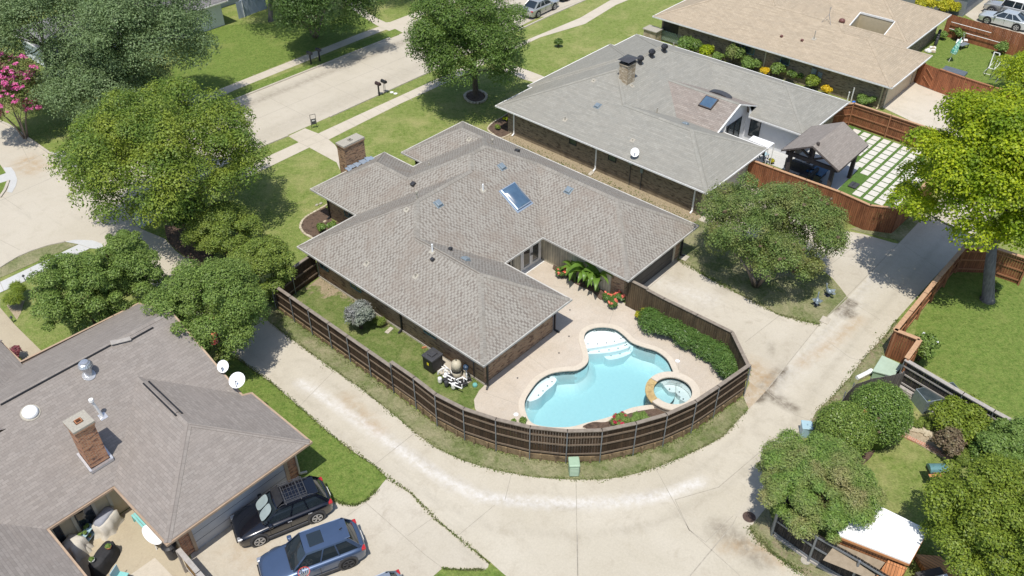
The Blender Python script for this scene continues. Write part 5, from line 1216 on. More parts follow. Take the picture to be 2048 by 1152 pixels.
bp_=[C(ri-.02,i) for i in range(-10,9)]+[C(ri*(.42+.08*(i%2)),i) for i in range(7,-9,-3)]
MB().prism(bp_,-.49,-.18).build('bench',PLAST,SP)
dk=MB()
for i in (-8,-1,6): x,y=C(ri*.6,i); dk.box(x-.03,x+.03,y-.03,y+.03,-.119,-.108)
dk.build('step_marker',BLACKP,SP)
MB().prism([C(ri-.01,i) for i in range(nS)],-.6,.15).build('water',WATER,SP)
# ================================================================ PAVER YARD (right house)
pat=sheet('patio',P2([(1535,262),(1500,300),(1530,325),(1600,352),(1675,380),(1712,343),(1722,330),(1660,300),(1600,270)])+[],C_NEW,.020)
sheet('patio',[(51.8,23.5),(56.6,23.5),(56.6,26.6),(52,26.6)]+[],C_NEW,.016)
pp=sheet('paver_lawn',P2([(1675,380),(1741,412),(1799,418),(1842,380),(1850,310),(1700,250),(1690,262),(1712,320),(1712,343)]),TURF,.012)
# corners of the paver grid in the photo: four fitted corners -> straight rows in the world
pts=[(1718,262),(1738,268),(1751,277),(1768,283),(1784,291),(1803,299)]
def pav(x,y): return Vector(at(x,y,.03))
Z4=lambda X,Y:(1540+X/5.487,220+Y/5.487)
# world axes: columns run along +x (photo up-right), rows along -y
k=0
pcs=[]
o0=pav(*Z4(1205,1000)); ux=pav(*Z4(1410,620))-pav(*Z4(1145,800)); 
STW,STH=1.02,.66
base=pav(*Z4(1030,1020))
import itertools
yard=P2([(1672,378),(1741,408),(1799,415),(1838,380),(1846,310),(1712,258),(1700,262),(1714,322),(1714,342)])
exc=P2([(1680,372),(1714,342),(1735,360),(1700,392)])
pv=[]
p_a=pav(*Z4(1410,620)); p_b=pav(*Z4(1310,690)); p_c=pav(*Z4(1575,540)) 
# measured: neighbour spacing along +x and along -y
e1=(pav(*Z4(1465,560))-pav(*Z4(1405,615))); e2=(pav(*Z4(1480,1000))-pav(*Z4(1380,1000)))
org=pav(*Z4(1245,665))
SX=.78; SY=.82
for j in range(-1,14):
    for i in range(0,20):
        cx_=63.62-i*SX-(j*.02); cy_=19.5-j*SY
        if inpoly(cx_,cy_,yard) and not inpoly(cx_,cy_,exc) : pv.append((cx_,cy_,i,j))
first=None
ORD='first second third fourth fifth sixth seventh eighth ninth tenth eleventh twelfth thirteenth fourteenth fifteenth sixteenth seventeenth eighteenth nineteenth twentieth'.split()
for x,y,i,j in pv:
    if first is None:
        first=MB().box(-.33,.33,-.30,.30,0,.035).build('paver',PAVERW,bevel=.01); first.location=(x,y,.013); o=first
    else:
        o=first.copy(); COL.objects.link(o); o.location=(x,y,.013)
    tag(o,'white paver, %s from the cedar fence in the %s line from the pavilion'%(ORD[i],ORD[j+1]),'paver','white pavers laid in the turf yard')
# pavilion
PV=thing('pavilion','dark timber pavilion with grey shingled gable roof and open truss','pavilion',at(1640,330))
# posts from the photo (bases), roof corners
hp=2.55
c_fl=Vector(at(1571,341)); 
# plan: gable ridge along +x; gable face towards -x
rl=at(1564,299,2.75); rr=at(1677,342,2.75); rk=at(1626,292,4.0); bk=at(1688,241,4.0); br=at(1737,290,2.75)
x0=(rl.x+rr.x)/2; yL=rl.y; yR=rr.y; x1=br.x; ym=(yL+yR)/2
ridge=None
for zz in np.arange(2.8,5.5,.02):
    q=at(1626,292.5,zz)
    if q.x<=x0: ridge=float(zz); ym_=q.y; break
ridge=ridge or 4.0
x1=max(x1,at(1688,241,ridge).x-.2)
MATD=T_DARK
rfm=MB()
for sgn,ye in((1,yL),(-1,yR)):
    rfm.add([(x0,ye,2.75),(x1,ye,2.75),(x1,ym,ridge),(x0,ym,ridge)],[(0,1,2,3) if sgn<0 else (3,2,1,0)])
    rfm.add([(x0+.02,ye,2.62),(x1-.02,ye,2.62),(x1-.02,ym,ridge-.13),(x0+.02,ym,ridge-.13)],[(3,2,1,0) if sgn<0 else (0,1,2,3)],1)
rfm.build('roof',[SH_LEFT,T_DARK],PV)
mb=MB()
for xx in(x0,x1):
    for ye in(yL,yR): mb.bar((xx,ye,2.68),(xx,ym,ridge-.07),.05,.18,up=(1,0,0))
for ye in(yL,yR): mb.bar((x0,ye,2.68),(x1,ye,2.68),.05,.14)
mb.build('fascia',T_DARK,PV)
for xx in(x0+.45,x1-.45):
    for yy in(yL-.55,yR+.55): MB().bar((xx,yy,0),(xx,yy,2.5),.26,.26,up=(1,0,0)).build('post',T_DARK,PV,bevel=.01)
    MB().bar((xx,yL-.2,2.45),(xx,yR+.2,2.45),.16,.28,up=(0,0,1)).build('tie_beam',T_DARK,PV)
    mb=MB(); mb.bar((xx,ym,2.6),(xx,ym,ridge-.15),.16,.16,up=(1,0,0)); mb.bar((xx,ym+.1,2.65),(xx,ym+1.0,3.15),.12,.14,up=(1,0,0)); mb.bar((xx,ym-.1,2.65),(xx,ym-1.0,3.15),.12,.14,up=(1,0,0)); mb.build('truss',T_DARK,PV)
for yy in(yL-.55,yR+.55): MB().bar((x0+.3,yy,2.6),(x1-.3,yy,2.6),.16,.2).build('side_beam',T_DARK,PV)
p=at(1630,288,ridge); MB().tube([(x0+.5,ym-.12,ridge-.1),(x0+.5,ym-.12,ridge+.12)],.12,12).build('vent',T_DARK,PV)
def sofa(label,x,y,rz,w_,d_,mat=DKGREY,cm=CHAR):
    t=thing('patio_sofa',label,'sofa',(x,y,.02),rz)
    MB().box(-w_/2,w_/2,-d_/2,d_/2,0,.28).build('base',mat,t,local=True,bevel=.03)
    MB().box(-w_/2,w_/2,d_/2-.18,d_/2,.281,.8).build('backrest',mat,t,local=True,bevel=.03)
    for s in(-1,1): MB().box(s*w_/2-(.16 if s>0 else 0),s*w_/2+(0 if s>0 else .16),-d_/2,d_/2-.181,.281,.6).build('armrest',mat,t,local=True,bevel=.03)
    k=max(1,round(w_/.9)); 
    for i in range(k):
        a=-w_/2+.18+(w_-.36)*i/k; b=-w_/2+.18+(w_-.36)*(i+1)/k-.02; MB().box(a,b,-d_/2+.02,d_/2-.2,.283,.43).build('cushion',cm,t,local=True,bevel=.04)
    return t
q=at(1600,330,.4); sofa('dark wicker patio sofa at the near end under the pavilion',q.x,q.y,rad(90),2.0,.95)
q=at(1622,348,.4); sofa('dark wicker patio loveseat nearest the fence under the pavilion',q.x-.2,q.y+.1,rad(180),1.5,.85)
ft=thing('fire_table','square blue-topped table between the sofas under the pavilion','table',(*tuple(at(1636,342,.4))[:2],.02))
MB().box(-.75,.75,-.6,.6,.46,.52).build('table_top',mk('blue_glass',(.03,.12,.25),None,rough=.2),ft,local=True)
MB().box(-.6,.6,-.45,.45,0,.459).build('base',DKGREY,ft,local=True)
for i,(x,y,l) in enumerate(((1622,362,'dark dining chair at the near corner of the pavilion'),(1634,366,'dark dining chair beside the pavilion corner post'))):
    q=at(x,y,.3); t=thing('patio_chair',l,'chair',(q.x,q.y,.02),.5+i)
    MB().box(-.25,.25,-.25,.25,.4,.46).build('seat',DKGREY,t,local=True); MB().box(-.25,.25,.22,.26,.461,.95).build('backrest',DKGREY,t,local=True)
    for sx in(-.22,.22):
        for sy in(-.22,.22): MB().box(sx-.02,sx+.02,sy-.02,sy+.02,0,.4).build('leg',DKGREY,t,local=True)
# robot mower-like dark cushion box on the turf
q=at(*Z4(915,835)); t=thing('doormat_box','low dark rounded box lying on the turf beside the pavers','box',(q.x,q.y,.012))
MB().box(-.4,.4,-.3,.3,0,.14).build('lid',DKGREY,t,local=True,bevel=.06); MB().box(-.3,.3,-.02,.02,.141,.17).build('handle',BLACKP,t,local=True)
# white canopy table, umbrella and potted plant in the courtyard
q0=at(1502,283,1.6)
ct=thing('white_canopy','white rectangular shade canopy over the courtyard beside the stucco wall','canopy',(55.2,23.9,0))
c_=[at(1497,279,2.0),at(1507,271,2.0),at(1549,286,2.0),at(1537,295.5,2.0)]
MB().add([(v.x,v.y,v.z) for v in c_]+[(v.x,v.y,v.z-.06) for v in c_],[(0,1,2,3),(7,6,5,4),(0,4,5,1),(1,5,6,2),(2,6,7,3),(3,7,4,0)]).build('canopy_top',WHITEV,ct)
for v in c_: MB().tube([(v.x,v.y,0),(v.x,v.y,v.z-.06)],.03,6).build('leg',WHITE,ct)
q=at(1482,274,1.2); t=thing('round_patio_table','round white table with white chair beside the courtyard doors','table',(q.x,q.y,.02))
MB().tube([(0,0,.72),(0,0,.76)],.55,24).build('table_top',WHITEV,t,local=True); MB().tube([(0,0,0),(0,0,.72)],.05,8).build('leg',WHITEV,t,local=True)
# ================================================================ VEGETATION
def leaves(name,mat,cs,rs,cnt,size,parent,asp=.55,up=.35,seed=0,flat=(1,1,.8),shell=.55,zmin=None,droop=0,loc=True,tag_=None):
    """many small pointed leaf faces spread through lumps; cs lump centres, rs lump radii, cnt leaves in all"""
    rg=np.random.default_rng(seed); cs=np.array([tuple(c) for c in cs]); rs=np.array(rs)
    w_=rs**2; idx=rg.choice(len(cs),cnt,p=w_/w_.sum())
    rad_x=np.where(rg.random(cnt)<.035,1.12+.28*rg.random(cnt),1.0)
    d=rg.normal(size=(cnt,3)); d/=np.linalg.norm(d,axis=1)[:,None]
    d[:,2]=np.where(d[:,2]<-.35,-d[:,2],d[:,2])
    rad_=(shell+(1-shell)*rg.random(cnt)**.6)*(1+.09*rg.normal(size=cnt))*rad_x
    pos=cs[idx]+d*np.array(flat)*(rs[idx]*rad_)[:,None]
    if zmin is not None:
        k=pos[:,2]<zmin; pos[k,2]=zmin+rg.random(k.sum())*.3
    nrm=d*.8+np.array([0,0,up*1.5])+rg.normal(size=(cnt,3))*.42; nrm/=np.linalg.norm(nrm,axis=1)[:,None]
    a=np.cross(nrm,rg.normal(size=(cnt,3))); a/=np.linalg.norm(a,axis=1)[:,None]
    if droop: a[:,2]-=droop; a/=np.linalg.norm(a,axis=1)[:,None]
    b=np.cross(nrm,a); s=(size*(.65+.7*rg.random(cnt)))[:,None]
    bend=nrm*s*.12
    V=np.stack([pos-a*s,pos-b*s*asp-bend,pos+a*s,pos+b*s*asp-bend],1).reshape(-1,3)
    off=np.array(rootof(parent).location) if parent else np.zeros(3)
    return rawmesh(name,(V-off),mat,parent)
def rawmesh(name,V,mat,parent):
    n=len(V)//4; me=bpy.data.meshes.new(name)
    me.vertices.add(len(V)); me.vertices.foreach_set('co',V.astype(np.float32).ravel())
    me.loops.add(4*n); me.loops.foreach_set('vertex_index',np.arange(4*n,dtype=np.int32))
    me.polygons.add(n); me.polygons.foreach_set('loop_start',np.arange(0,4*n,4,dtype=np.int32)); me.polygons.foreach_set('loop_total',np.full(n,4,dtype=np.int32))
    me.update(); me.materials.append(mat); o=bpy.data.objects.new(name,me); COL.objects.link(o)
    if parent: o.parent=parent
    return o
def boxfit(x0,y0,x1,y1,clear):
    """photo box of a crown -> centre, horizontal and vertical radii"""
    zc=clear+2.0
    for _ in range(12):
        c=at((x0+x1)/2,(y0+y1)/2,zc); dist=(c-CAM).length; r=(x1-x0)/2*dist/FPX
        v=(c-CAM).normalized(); sphi=-v.z; cphi=math.sqrt(1-sphi*sphi); ry=(y1-y0)/2*dist/FPX
        rz=math.sqrt(max((.55*r*cphi)**2,ry*ry-(r*sphi)**2))/cphi; rz=min(rz,r*1.1)
        zc=clear+rz
    return c,r,rz
def tree(label,box,mat,clear=1.5,base=None,n=9000,size=.15,lumps=26,bark=BARK,stems=1,name='tree',cat='tree',group=None,flowers=None,asp=.55,lumpr=(.26,.4),gap=0,seed=None,up=.35,droop=0,top=.0,tr=.16,dome=.25,zc=None,lean=0):
    seed=seed if seed is not None else int(box[0]*3+box[1])%9973; random.seed(seed)
    c,r,rz=boxfit(*box,clear)
    b=Vector((c.x,c.y,0)) if base is None else Vector(at(*base))
    t=thing(name,label,cat,b,group=group)
    cs=[];rs=[]
    k=0
    for i in range(lumps):
        zf=1-(i+.5)/lumps*1.72
        a=2.39996*i+U(-.25,.25); h_=math.sqrt(max(0,1-zf*zf)); d=Vector((math.cos(a)*h_,math.sin(a)*h_,zf))
        if R()<.13+gap: continue
        q=U(lumpr[0]*.75,lumpr[1]*1.05)*min(r,rz*1.6)*1.05; f=U(.74,1.04)
        cs.append(c+Vector((d.x*(r-q*.98)*f,d.y*(r-q*.98)*f,d.z*max(.1,rz-q*.8)*f+top))); rs.append(q)
    lumps=int(len(cs)*1.25)
    while len(cs)<lumps and k<900:
        k+=1
        d=Vector((random.gauss(0,1),random.gauss(0,1),random.gauss(.25,.9))).normalized()
        if d.z<-.55: continue
        f=U(.1,.6); q=U(*lumpr)*min(r,rz*1.5)
        p=c+Vector((d.x*(r-q*.7)*f/.8,d.y*(r-q*.7)*f/.8,d.z*max(.1,rz-q*.6)*f/.8+top))
        cs.append(p);rs.append(q)
    # trunk and limbs
    mb=MB(); fork=b.lerp(c,.35) if stems==1 else b
    h0=max(.6,c.z-rz*.75)
    if stems==1:
        fk=Vector((b.x+(c.x-b.x)*.35,b.y+(c.y-b.y)*.35,h0)); mb.tube([b-Vector((0,0,.1)),b+Vector((0,0,.18)),b.lerp(fk,.5)+Vector((U(-.05,.05),U(-.05,.05),0)),fk],[tr*1.7,tr*1.15,tr,tr*.85],10)
        src=[fk]*len(cs)
    else:
        src=[]; F=[]
        for s in range(stems):
            a=2*math.pi*s/stems+U(-.3,.3); fk=Vector((b.x+math.cos(a)*r*.28,b.y+math.sin(a)*r*.28,h0*U(.9,1.25)))
            mb.tube([b+Vector((math.cos(a)*.12,math.sin(a)*.12,-.05)),b.lerp(fk,.5)+Vector((0,0,.1)),fk],[tr*.9,tr*.7,tr*.5],8); F.append(fk)
        src=[min(F,key=lambda f:(f-p).length) for p in cs]
    for ii,(p,f) in enumerate(zip(cs,src)):
        if len(cs)>30 and ii%(4 if len(cs)<70 else 6): continue
        m=f.lerp(p,.5)+Vector((U(-.2,.2),U(-.2,.2),-U(0,.3)*r*.2)); k_=tr*(.3 if stems==1 else .3)
        mb.tube([f,m,p],[k_,k_*.6,k_*.22],6,cap=False)
    mb.build('trunk',bark,t,smooth=True)
    leaves('crown',mat,cs,rs,int(n*2.7),size*.66,t,asp=asp,seed=seed,up=up,droop=droop,zmin=.1,shell=.66)
    if flowers:
        fm,fc,fs,where=flowers
        hi=[(p,q) for p,q in zip(cs,rs) if where is None or where(p,c)]
        pts=[];rr=[]
        random.seed(seed+1)
        for _ in range(fc):
            p,q=random.choice(hi); d=Vector((random.gauss(-.25,.7),random.gauss(-.25,.7),abs(random.gauss(.7,.5)))).normalized(); pts.append(p+d*q*1.02*Vector((1,1,.85)).length/1.65); rr.append(fs*U(.6,1.2))
        leaves('blossom',fm,pts,rr,fc*34,.06,t,asp=.8,seed=seed+5,shell=.1)
    return t
def bush(label,box,mat,n=3500,size=.09,lumps=9,clear=.0,name='shrub',cat='shrub',group=None,flowers=None,asp=.6,lumpr=(.4,.6),shell=.6,round_=False,seed=None,up=.3,h=None,base=None,stems=True,droop=0):
    seed=seed if seed is not None else int(box[0]*7+box[1]*3)%9973; random.seed(seed)
    c,r,rz=boxfit(*box,clear)
    if base is not None: b=Vector(at(*base))
    else: b=Vector((c.x,c.y,0))
    t=thing(name,label,cat,b,group=group)
    if round_: cs=[c];rs=[r]; fl=(1,1,rz/r); 
    else:
        cs=[];rs=[];fl=(1,1,.85)
        for i in range(lumps):
            a=2*math.pi*i/lumps*1.618*2; f=math.sqrt((i+.5)/lumps); q=U(*lumpr)*min(r,max(rz,.5*r)); e=max(0,1-f*f*.8)
            cs.append(Vector((c.x+math.cos(a)*(r-q)*f,c.y+math.sin(a)*(r-q)*f,max(q*.6,c.z+(rz-q)*U(-.3,1)*e)))); rs.append(q)
    if round_:
        # bumpy clipped surface
        m_=90
        for i in range(m_):
            zf=1-(i+.5)/m_*1.6; a=2.39996*i; h_=math.sqrt(max(0,1-zf*zf)); cs.append(Vector((c.x+math.cos(a)*h_*r*.68,c.y+math.sin(a)*h_*r*.68,c.z+zf*rz*.70))); rs.append(r*U(.24,.29))
        leaves('foliage',mat,cs[1:],rs[1:],n*2,size*.8,t,asp=asp,seed=seed,flat=fl,shell=.8,up=up,zmin=.05)
        k=MB().lathe([(.05,.0),(r*.55,.05),(r*.7,c.z*.8),(r*.62,c.z+rz*.45),(r*.3,c.z+rz*.68),(.05,c.z+rz*.72)],(c.x,c.y,0),20); k.build('inner_twigs',L_DK,t,uv=False)
    else: leaves('foliage',mat,cs,rs,n,size,t,asp=asp,seed=seed,flat=fl,shell=shell,up=up,zmin=.03,droop=droop)
    if stems and not round_:
        mb=MB()
        for p in cs[:7]: mb.tube([(b.x+U(-.08,.08),b.y+U(-.08,.08),-.02),tuple(p)],[.03,.01],5,cap=False)
        mb.build('stem',BARK,t)
    if flowers:
        fm,fc,fs=flowers; pts=[]
        for _ in range(fc):
            i=random.randrange(len(cs)); d=Vector((random.gauss(-.2,.6),random.gauss(-.2,.6),abs(random.gauss(.8,.4)))).normalized(); pts.append(cs[i]+Vector((d.x*rs[i],d.y*rs[i],d.z*rs[i]*fl[2]))*1.0)
        leaves('blossom',fm,pts,[fs*U(.6,1.2) for _ in pts],fc*26,.055,t,asp=.8,seed=seed+3,shell=.1)
    return t
# big trees (photo boxes)
tree('broad dome-crowned tree with yellow-green leaves spreading over the street corner',(126,166,520,434),L_GUM,clear=1.7,base=(350,425),n=34000,size=.12,lumps=90,lumpr=(.15,.24),tr=.28,bark=BARKG,top=-.1)
tree('large blue-green oak at the upper left corner of the photo',(-70,-95,235,150),L_OAK,clear=2.2,n=30000,size=.12,lumps=80,lumpr=(.17,.27),tr=.28,bark=BARKG,base=(100,150))
tree('large blue-green oak beside the white garage wall',(160,-60,425,180),L_OAK,clear=2.6,n=27000,size=.12,lumps=75,lumpr=(.17,.27),tr=.28,bark=BARKG,base=(275,160))
tree('low spreading blue-green oak between the two larger oaks and the dome tree',(85,95,335,240),L_OAK,clear=1.0,n=16000,size=.12,lumps=55,lumpr=(.18,.28),tr=.2,bark=BARKG)
tree('pink flowering crape myrtle at the left edge of the photo',(-55,112,80,245),L_CRAPR,clear=1.2,n=9000,size=.1,lumps=26,stems=4,tr=.1,bark=BARKP,flowers=(PINKF,330,.23,None))
tree('round green street oak growing from the stone-ringed bed',(806,-42,1080,196),L_MID,clear=1.3,base=(952,192),n=28000,size=.125,lumps=75,lumpr=(.17,.27),tr=.24)
tree('shady dark tree in front of the pale blue wall at the top edge',(528,-110,765,92),L_DK,clear=.7,base=(632,75),n=16000,size=.14,lumps=50,lumpr=(.18,.3),stems=3,tr=.16,bark=BARKP)
tree('tall tree whose trunk stands by the pale blue fence at the top edge',(410,-260,690,-18),L_DK,clear=3.0,base=(542,42),n=12000,size=.15,lumps=40,tr=.22,bark=BARKG)
tree('shade tree behind the far lawn casting its shadow over the curving path',(680,-260,900,-50),L_DK,clear=2,n=9000,size=.15,lumps=30)
tree('leaning crape myrtle with exposed curved trunk in front of the left house',(68,500,235,672),L_CRAPE,clear=1.1,base=(198,655),n=15000,size=.085,lumps=44,lumpr=(.17,.28),stems=3,tr=.1)
tree('dense crape myrtle between the leaning one and the alley',(170,470,330,650),L_CRAPE,clear=.9,base=(235,640),n=14000,size=.085,lumps=42,lumpr=(.17,.28),stems=3,tr=.1,seed=5)
tree('tall airy sparse crape myrtle rising above its neighbours by the white ramp',(200,455,300,560),L_CRAPE,clear=2.2,base=(255,590),n=3600,size=.08,lumps=26,lumpr=(.14,.24),stems=3,tr=.07,seed=11)
tree('big dark crape myrtle with two pink flower clusters overhanging the alley',(300,510,540,722),L_CRAPE,clear=1.0,base=(455,705),n=26000,size=.085,lumps=70,lumpr=(.15,.25),stems=4,tr=.11,bark=BARK,seed=21)
tree('yellow-green rounded shrub tree beside the front lawn',(368,402,520,515),L_YG,clear=.6,n=15000,size=.085,lumps=46,lumpr=(.18,.3),stems=3,tr=.08)
tree('yellowish shrub tree against the corner of the dark side fence',(452,470,592,600),L_YG,clear=.5,n=14000,size=.085,lumps=42,lumpr=(.18,.3),stems=3,tr=.08,seed=31)
_t=[o for o in bpy.data.objects if o.get('label','').startswith('big dark crape')][0]
_t['label']='big dark crape myrtle with two pink flower clusters overhanging the alley'
leaves('blossom',CORALF,[at(424,640,4.2),at(425,668,3.7),at(428,682,3.5)],[.14,.24,.22],360,.06,_t,asp=.8,seed=5,shell=.1)
bush('leafy vine-covered clump at the foot of the dome-crowned tree',(330,380,420,482),L_MID,n=8000,size=.1,lumps=16)
tree('wide crape myrtle with pinkish stems on the grass island by the alley',(1398,345,1688,558),L_CRAPR,clear=1.0,base=(1512,572),n=32000,size=.085,lumps=85,lumpr=(.14,.23),stems=6,tr=.11,bark=BARKP,flowers=(L_RUST,60,.10,None))
tree('tall bright lime-leaved tree over the alley at the right edge',(1812,140,2125,572),L_LIME,clear=2.5,base=(1974,600),n=34000,size=.115,lumps=75,gap=.04,lumpr=(.19,.27),tr=.32,bark=BARKG,asp=.75)
tree('feathery grey-green vitex tree overhanging the black fence',(1512,868,1752,1068),L_VITEX,clear=.9,base=(1632,1010),n=30000,size=.10,lumps=75,lumpr=(.14,.24),stems=4,tr=.1,asp=.28,up=.5)
tree('olive-green tree in the lower right corner',(1868,925,2130,1170),L_OLIVE,clear=1.0,base=(1990,1080),n=26000,size=.09,lumps=70,lumpr=(.15,.25),tr=.14,stems=3)
tree('bright laurel-like tree at the right edge below the blackened fence',(1975,852,2120,955),L_LAUR,clear=.5,n=13000,size=.09,lumps=36,lumpr=(.2,.32),stems=3,tr=.09)
tree('lime-leaved lower tree behind the tan house yard at the right edge',(2000,100,2120,180),L_LIME,clear=1.0,n=5000,size=.12,lumps=18,tr=.1)
# clipped bushes
bush('clipped round bush behind, nearest the grey picket fence',(1697,765,1820,890),L_HOLLY,n=17000,size=.06,round_=True,flowers=(L_RUST,6,.08))
bush('clipped round bush in front with orange-pink new shoots',(1632,803,1748,915),L_HOL2,n=15000,size=.06,round_=True,flowers=(CORALF,5,.10))
bush('loose green shrub over the glass cold frame by the blackened fence',(1860,795,1990,885),L_OLIVE,n=7500,size=.07,lumps=14)
bush('brownish smoke bush beside the brick edging',(1868,852,1932,918),L_RUST,n=4500,size=.065,lumps=10)
bush('small clipped mound beside the charcoal grill',(1909,896,1945,930),L_YG,n=3800,size=.035,round_=True)
bush('low yellow-green shrub between the round mound and the laurel',(1935,880,1985,935),L_HOLLY,n=4000,size=.06,lumps=9)
bush('arching yellow-green grass clump beside the limestone rocks',(1818,828,1865,862),L_YG,n=2600,size=.10,lumps=7,asp=.16)
bush('green climbing shrub with white blooms on the cedar fence',(1815,650,1880,735),L_CRAPE,n=3600,size=.07,lumps=10,flowers=(WHITEV,5,.05))
bush('grey-leaved sage bush with lilac bloom in the side yard',(685,583,752,675),L_SAGE,n=9000,size=.06,lumps=16,lumpr=(.3,.45))
bush('small dry grass clump beside the grey sage bush',(748,628,775,655),L_YG,n=500,size=.14,lumps=4,asp=.1)
bush('spiky grass clump on the verge by the white ramp',(0,565,60,612),L_OLIVE,n=2600,size=.22,lumps=6,asp=.08,up=1.2)
bush('purple-leaved sapling beside the buff path',(14,690,46,722),L_PURP,n=420,size=.08,lumps=6)
bush('small lime plant at the corner of the left house roof',(26,715,44,732),L_LIME,n=240,size=.06,lumps=3)
bush('slim young holly in the open lawn beyond the street oak',(1108,62,1126,106),L_MID,n=2200,size=.08,lumps=8,lumpr=(.5,.8))
bush('green shrub in the mulch bed at the front wall of the main house',(630,440,680,470),L_HOLLY,n=2200,size=.07,lumps=7)
bush('small lime shrub in the bed by the grey house corner',(1004,228,1025,243),L_LIME,n=420,size=.09,lumps=4)
bush('second small lime shrub lower in the bed by the grey house corner',(988,246,1002,262),L_YG,n=320,size=.09,lumps=3)
for i,(bx,m,lb) in enumerate([((1348,66,1402,112),L_HOLLY,'dark leafy shrub nearest the lattice porch of the tan house'),((1395,84,1428,120),L_LIME,'bright yellow-green bamboo-like shrub third from the lattice porch'),((1375,78,1408,112),L_MID,'green shrub second from the lattice porch'),((1420,102,1450,124),L_LAUR,'low pale green shrub in the row beside the tan house'),((1446,84,1492,132),L_CRAPR,'mixed brown-green shrub under the tan house windows'),((1478,108,1522,145),L_LAUR,'light green shrub just left of the tan house downspout'),((1538,120,1572,160),L_CRAPE,'green shrub just right of the tan house downspout'),((1565,128,1625,162),L_MID,'wide dark green shrub under the tan house small window'),((1608,146,1640,182),L_OLIVE,'feathery shrub below the meter boxes of the tan house'),((1708,184,1752,214),L_LAUR,'arching green shrub at the garage end of the tan house wall')]):
    bush(lb,bx,m,n=2600,size=.085,lumps=9,group='shrubs along the tan house wall')
bush('yellow-leaved shrub beside the tan house downspout',(1519,131,1541,152),L_YFOL,n=1100,size=.08,lumps=5)
bush('yellow-flowering shrub near the end of the grey house roof',(1640,166,1666,192),L_YFOL,n=1400,size=.08,lumps=6)
bush('tall clipped golden hedge behind the tan house',(1826,-10,1872,24),L_GOLD,n=3500,size=.1,lumps=9,name='hedge',cat='hedge')
bush('second block of clipped golden hedge next to the grey garage',(1868,-2,1918,32),L_GOLD,n=3500,size=.1,lumps=9,name='hedge',cat='hedge')
bush('rose bush at the near end of the red cedar fence trellis',(1898,52,1932,78),L_LAUR,n=900,size=.1,lumps=6,group='trellis roses on the red cedar fence')
bush('lush lime climber in the middle of the red cedar fence trellis',(1926,48,1964,78),L_GOLD,n=1500,size=.1,lumps=7,group='trellis roses on the red cedar fence')
bush('thin climber at the far end of the red cedar fence trellis',(1976,64,1996,90),L_LAUR,n=500,size=.09,lumps=4,group='trellis roses on the red cedar fence')
bush('round shrub in the far corner of the tan house back lawn',(1990,82,2018,108),L_LAUR,n=900,size=.1,lumps=5)
bush('tiny shrub by the tan house rear wall',(1878,62,1896,78),L_LAUR,n=450,size=.09,lumps=4)
bush('yellow-green shrub at the gate end of the pool hedge',(1268,610,1322,650),L_GOLD,n=4200,size=.06,lumps=11)
bush('red-flowered oleander in front of the curved fence',(1218,820,1262,858),L_CRAPE,n=1500,size=.09,lumps=8,asp=.2,flowers=(REDF,14,.09),up=1)
bush('lance-leaved green oleander beside the spa wall',(1258,820,1302,855),L_LAUR,n=1900,size=.12,lumps=8,asp=.18,up=1.2)
bush('small green plant at the pool edge by the curved fence',(1036,835,1056,852),L_LAUR,n=350,size=.12,lumps=3,asp=.4)
bush('tiny plant beside the round deck lid',(1020,836,1032,848),L_LAUR,n=160,size=.09,lumps=2)
bush('coral canna clump at the left end of the banana bed',(1111,525,1138,562),L_HEDGE,n=1500,size=.12,lumps=7,asp=.3,up=1,flowers=(CORALF,12,.11))
bush('coral canna clump beside the brown gate',(1202,580,1250,614),L_HEDGE,n=3000,size=.12,lumps=10,asp=.3,up=1,flowers=(CORALF,20,.11))
bush('small potted yellow-green plant beside the cedar fence in the courtyard',(1535,315,1553,330),L_GOLD,n=500,size=.07,lumps=3)
bush('shrub with pale stems beside the brown post at the far right',(1985,555,2005,590),L_LAUR,n=500,size=.09,lumps=4)
# banana plants: each clump a thing with big blades
def blade(c,az,L,w_,rise,mb):
    d=Vector((math.cos(az),math.sin(az),0)); s=Vector((-d.y,d.x,0)); n=9; b=len(mb.v)
    for i in range(n+1):
        t=i/n; wd=w_*(math.sin(math.pi*min(1,t*1.02)**.75)**.7 if 0<t<1 else .05); p=c+d*L*t*(.95)+Vector((0,0,rise*(t*1.5-t*t*1.35)))
        mb.v+=[tuple(p-s*wd+Vector((0,0,wd*.35))),tuple(p),tuple(p+s*wd+Vector((0,0,wd*.35)))]
    for i in range(n):
        for j in range(2): mb.f.append((b+3*i+j,b+3*i+j+1,b+3*i+4+j,b+3*i+3+j)); mb.m.append(0)
for lab,(x,y),ns,h0,seed in (('banana plant clump at the left of the siding bed',(1148,560),10,.7,1),('tallest banana plant clump in the middle of the siding bed',(1172,572),14,.9,2),('banana plant clump with upright leaf at the right of the siding bed',(1192,582),12,1.0,3)):
    random.seed(seed); b=Vector(at(x,y)); t=thing('banana_plant',lab,'banana plant',b)
    mb=MB()
    for k in range(3): mb.tube([b+Vector((U(-.2,.2),U(-.2,.2),0)),b+Vector((U(-.1,.1),U(-.1,.1),h0))],[.08,.06],8)
    mb.build('stem',L_HEDGE,t)
    for k in range(ns):
        mb=MB(); a=2*math.pi*k/ns*1.0+U(-.3,.3); c=b+Vector((0,0,h0*U(.55,1.15))); L=U(.8,1.45); blade(c,a,L,U(.15,.26),U(.5,1.3) if k%3 else U(1.2,2.0),mb); mb.build('leaf',L_BAN,t,smooth=True)
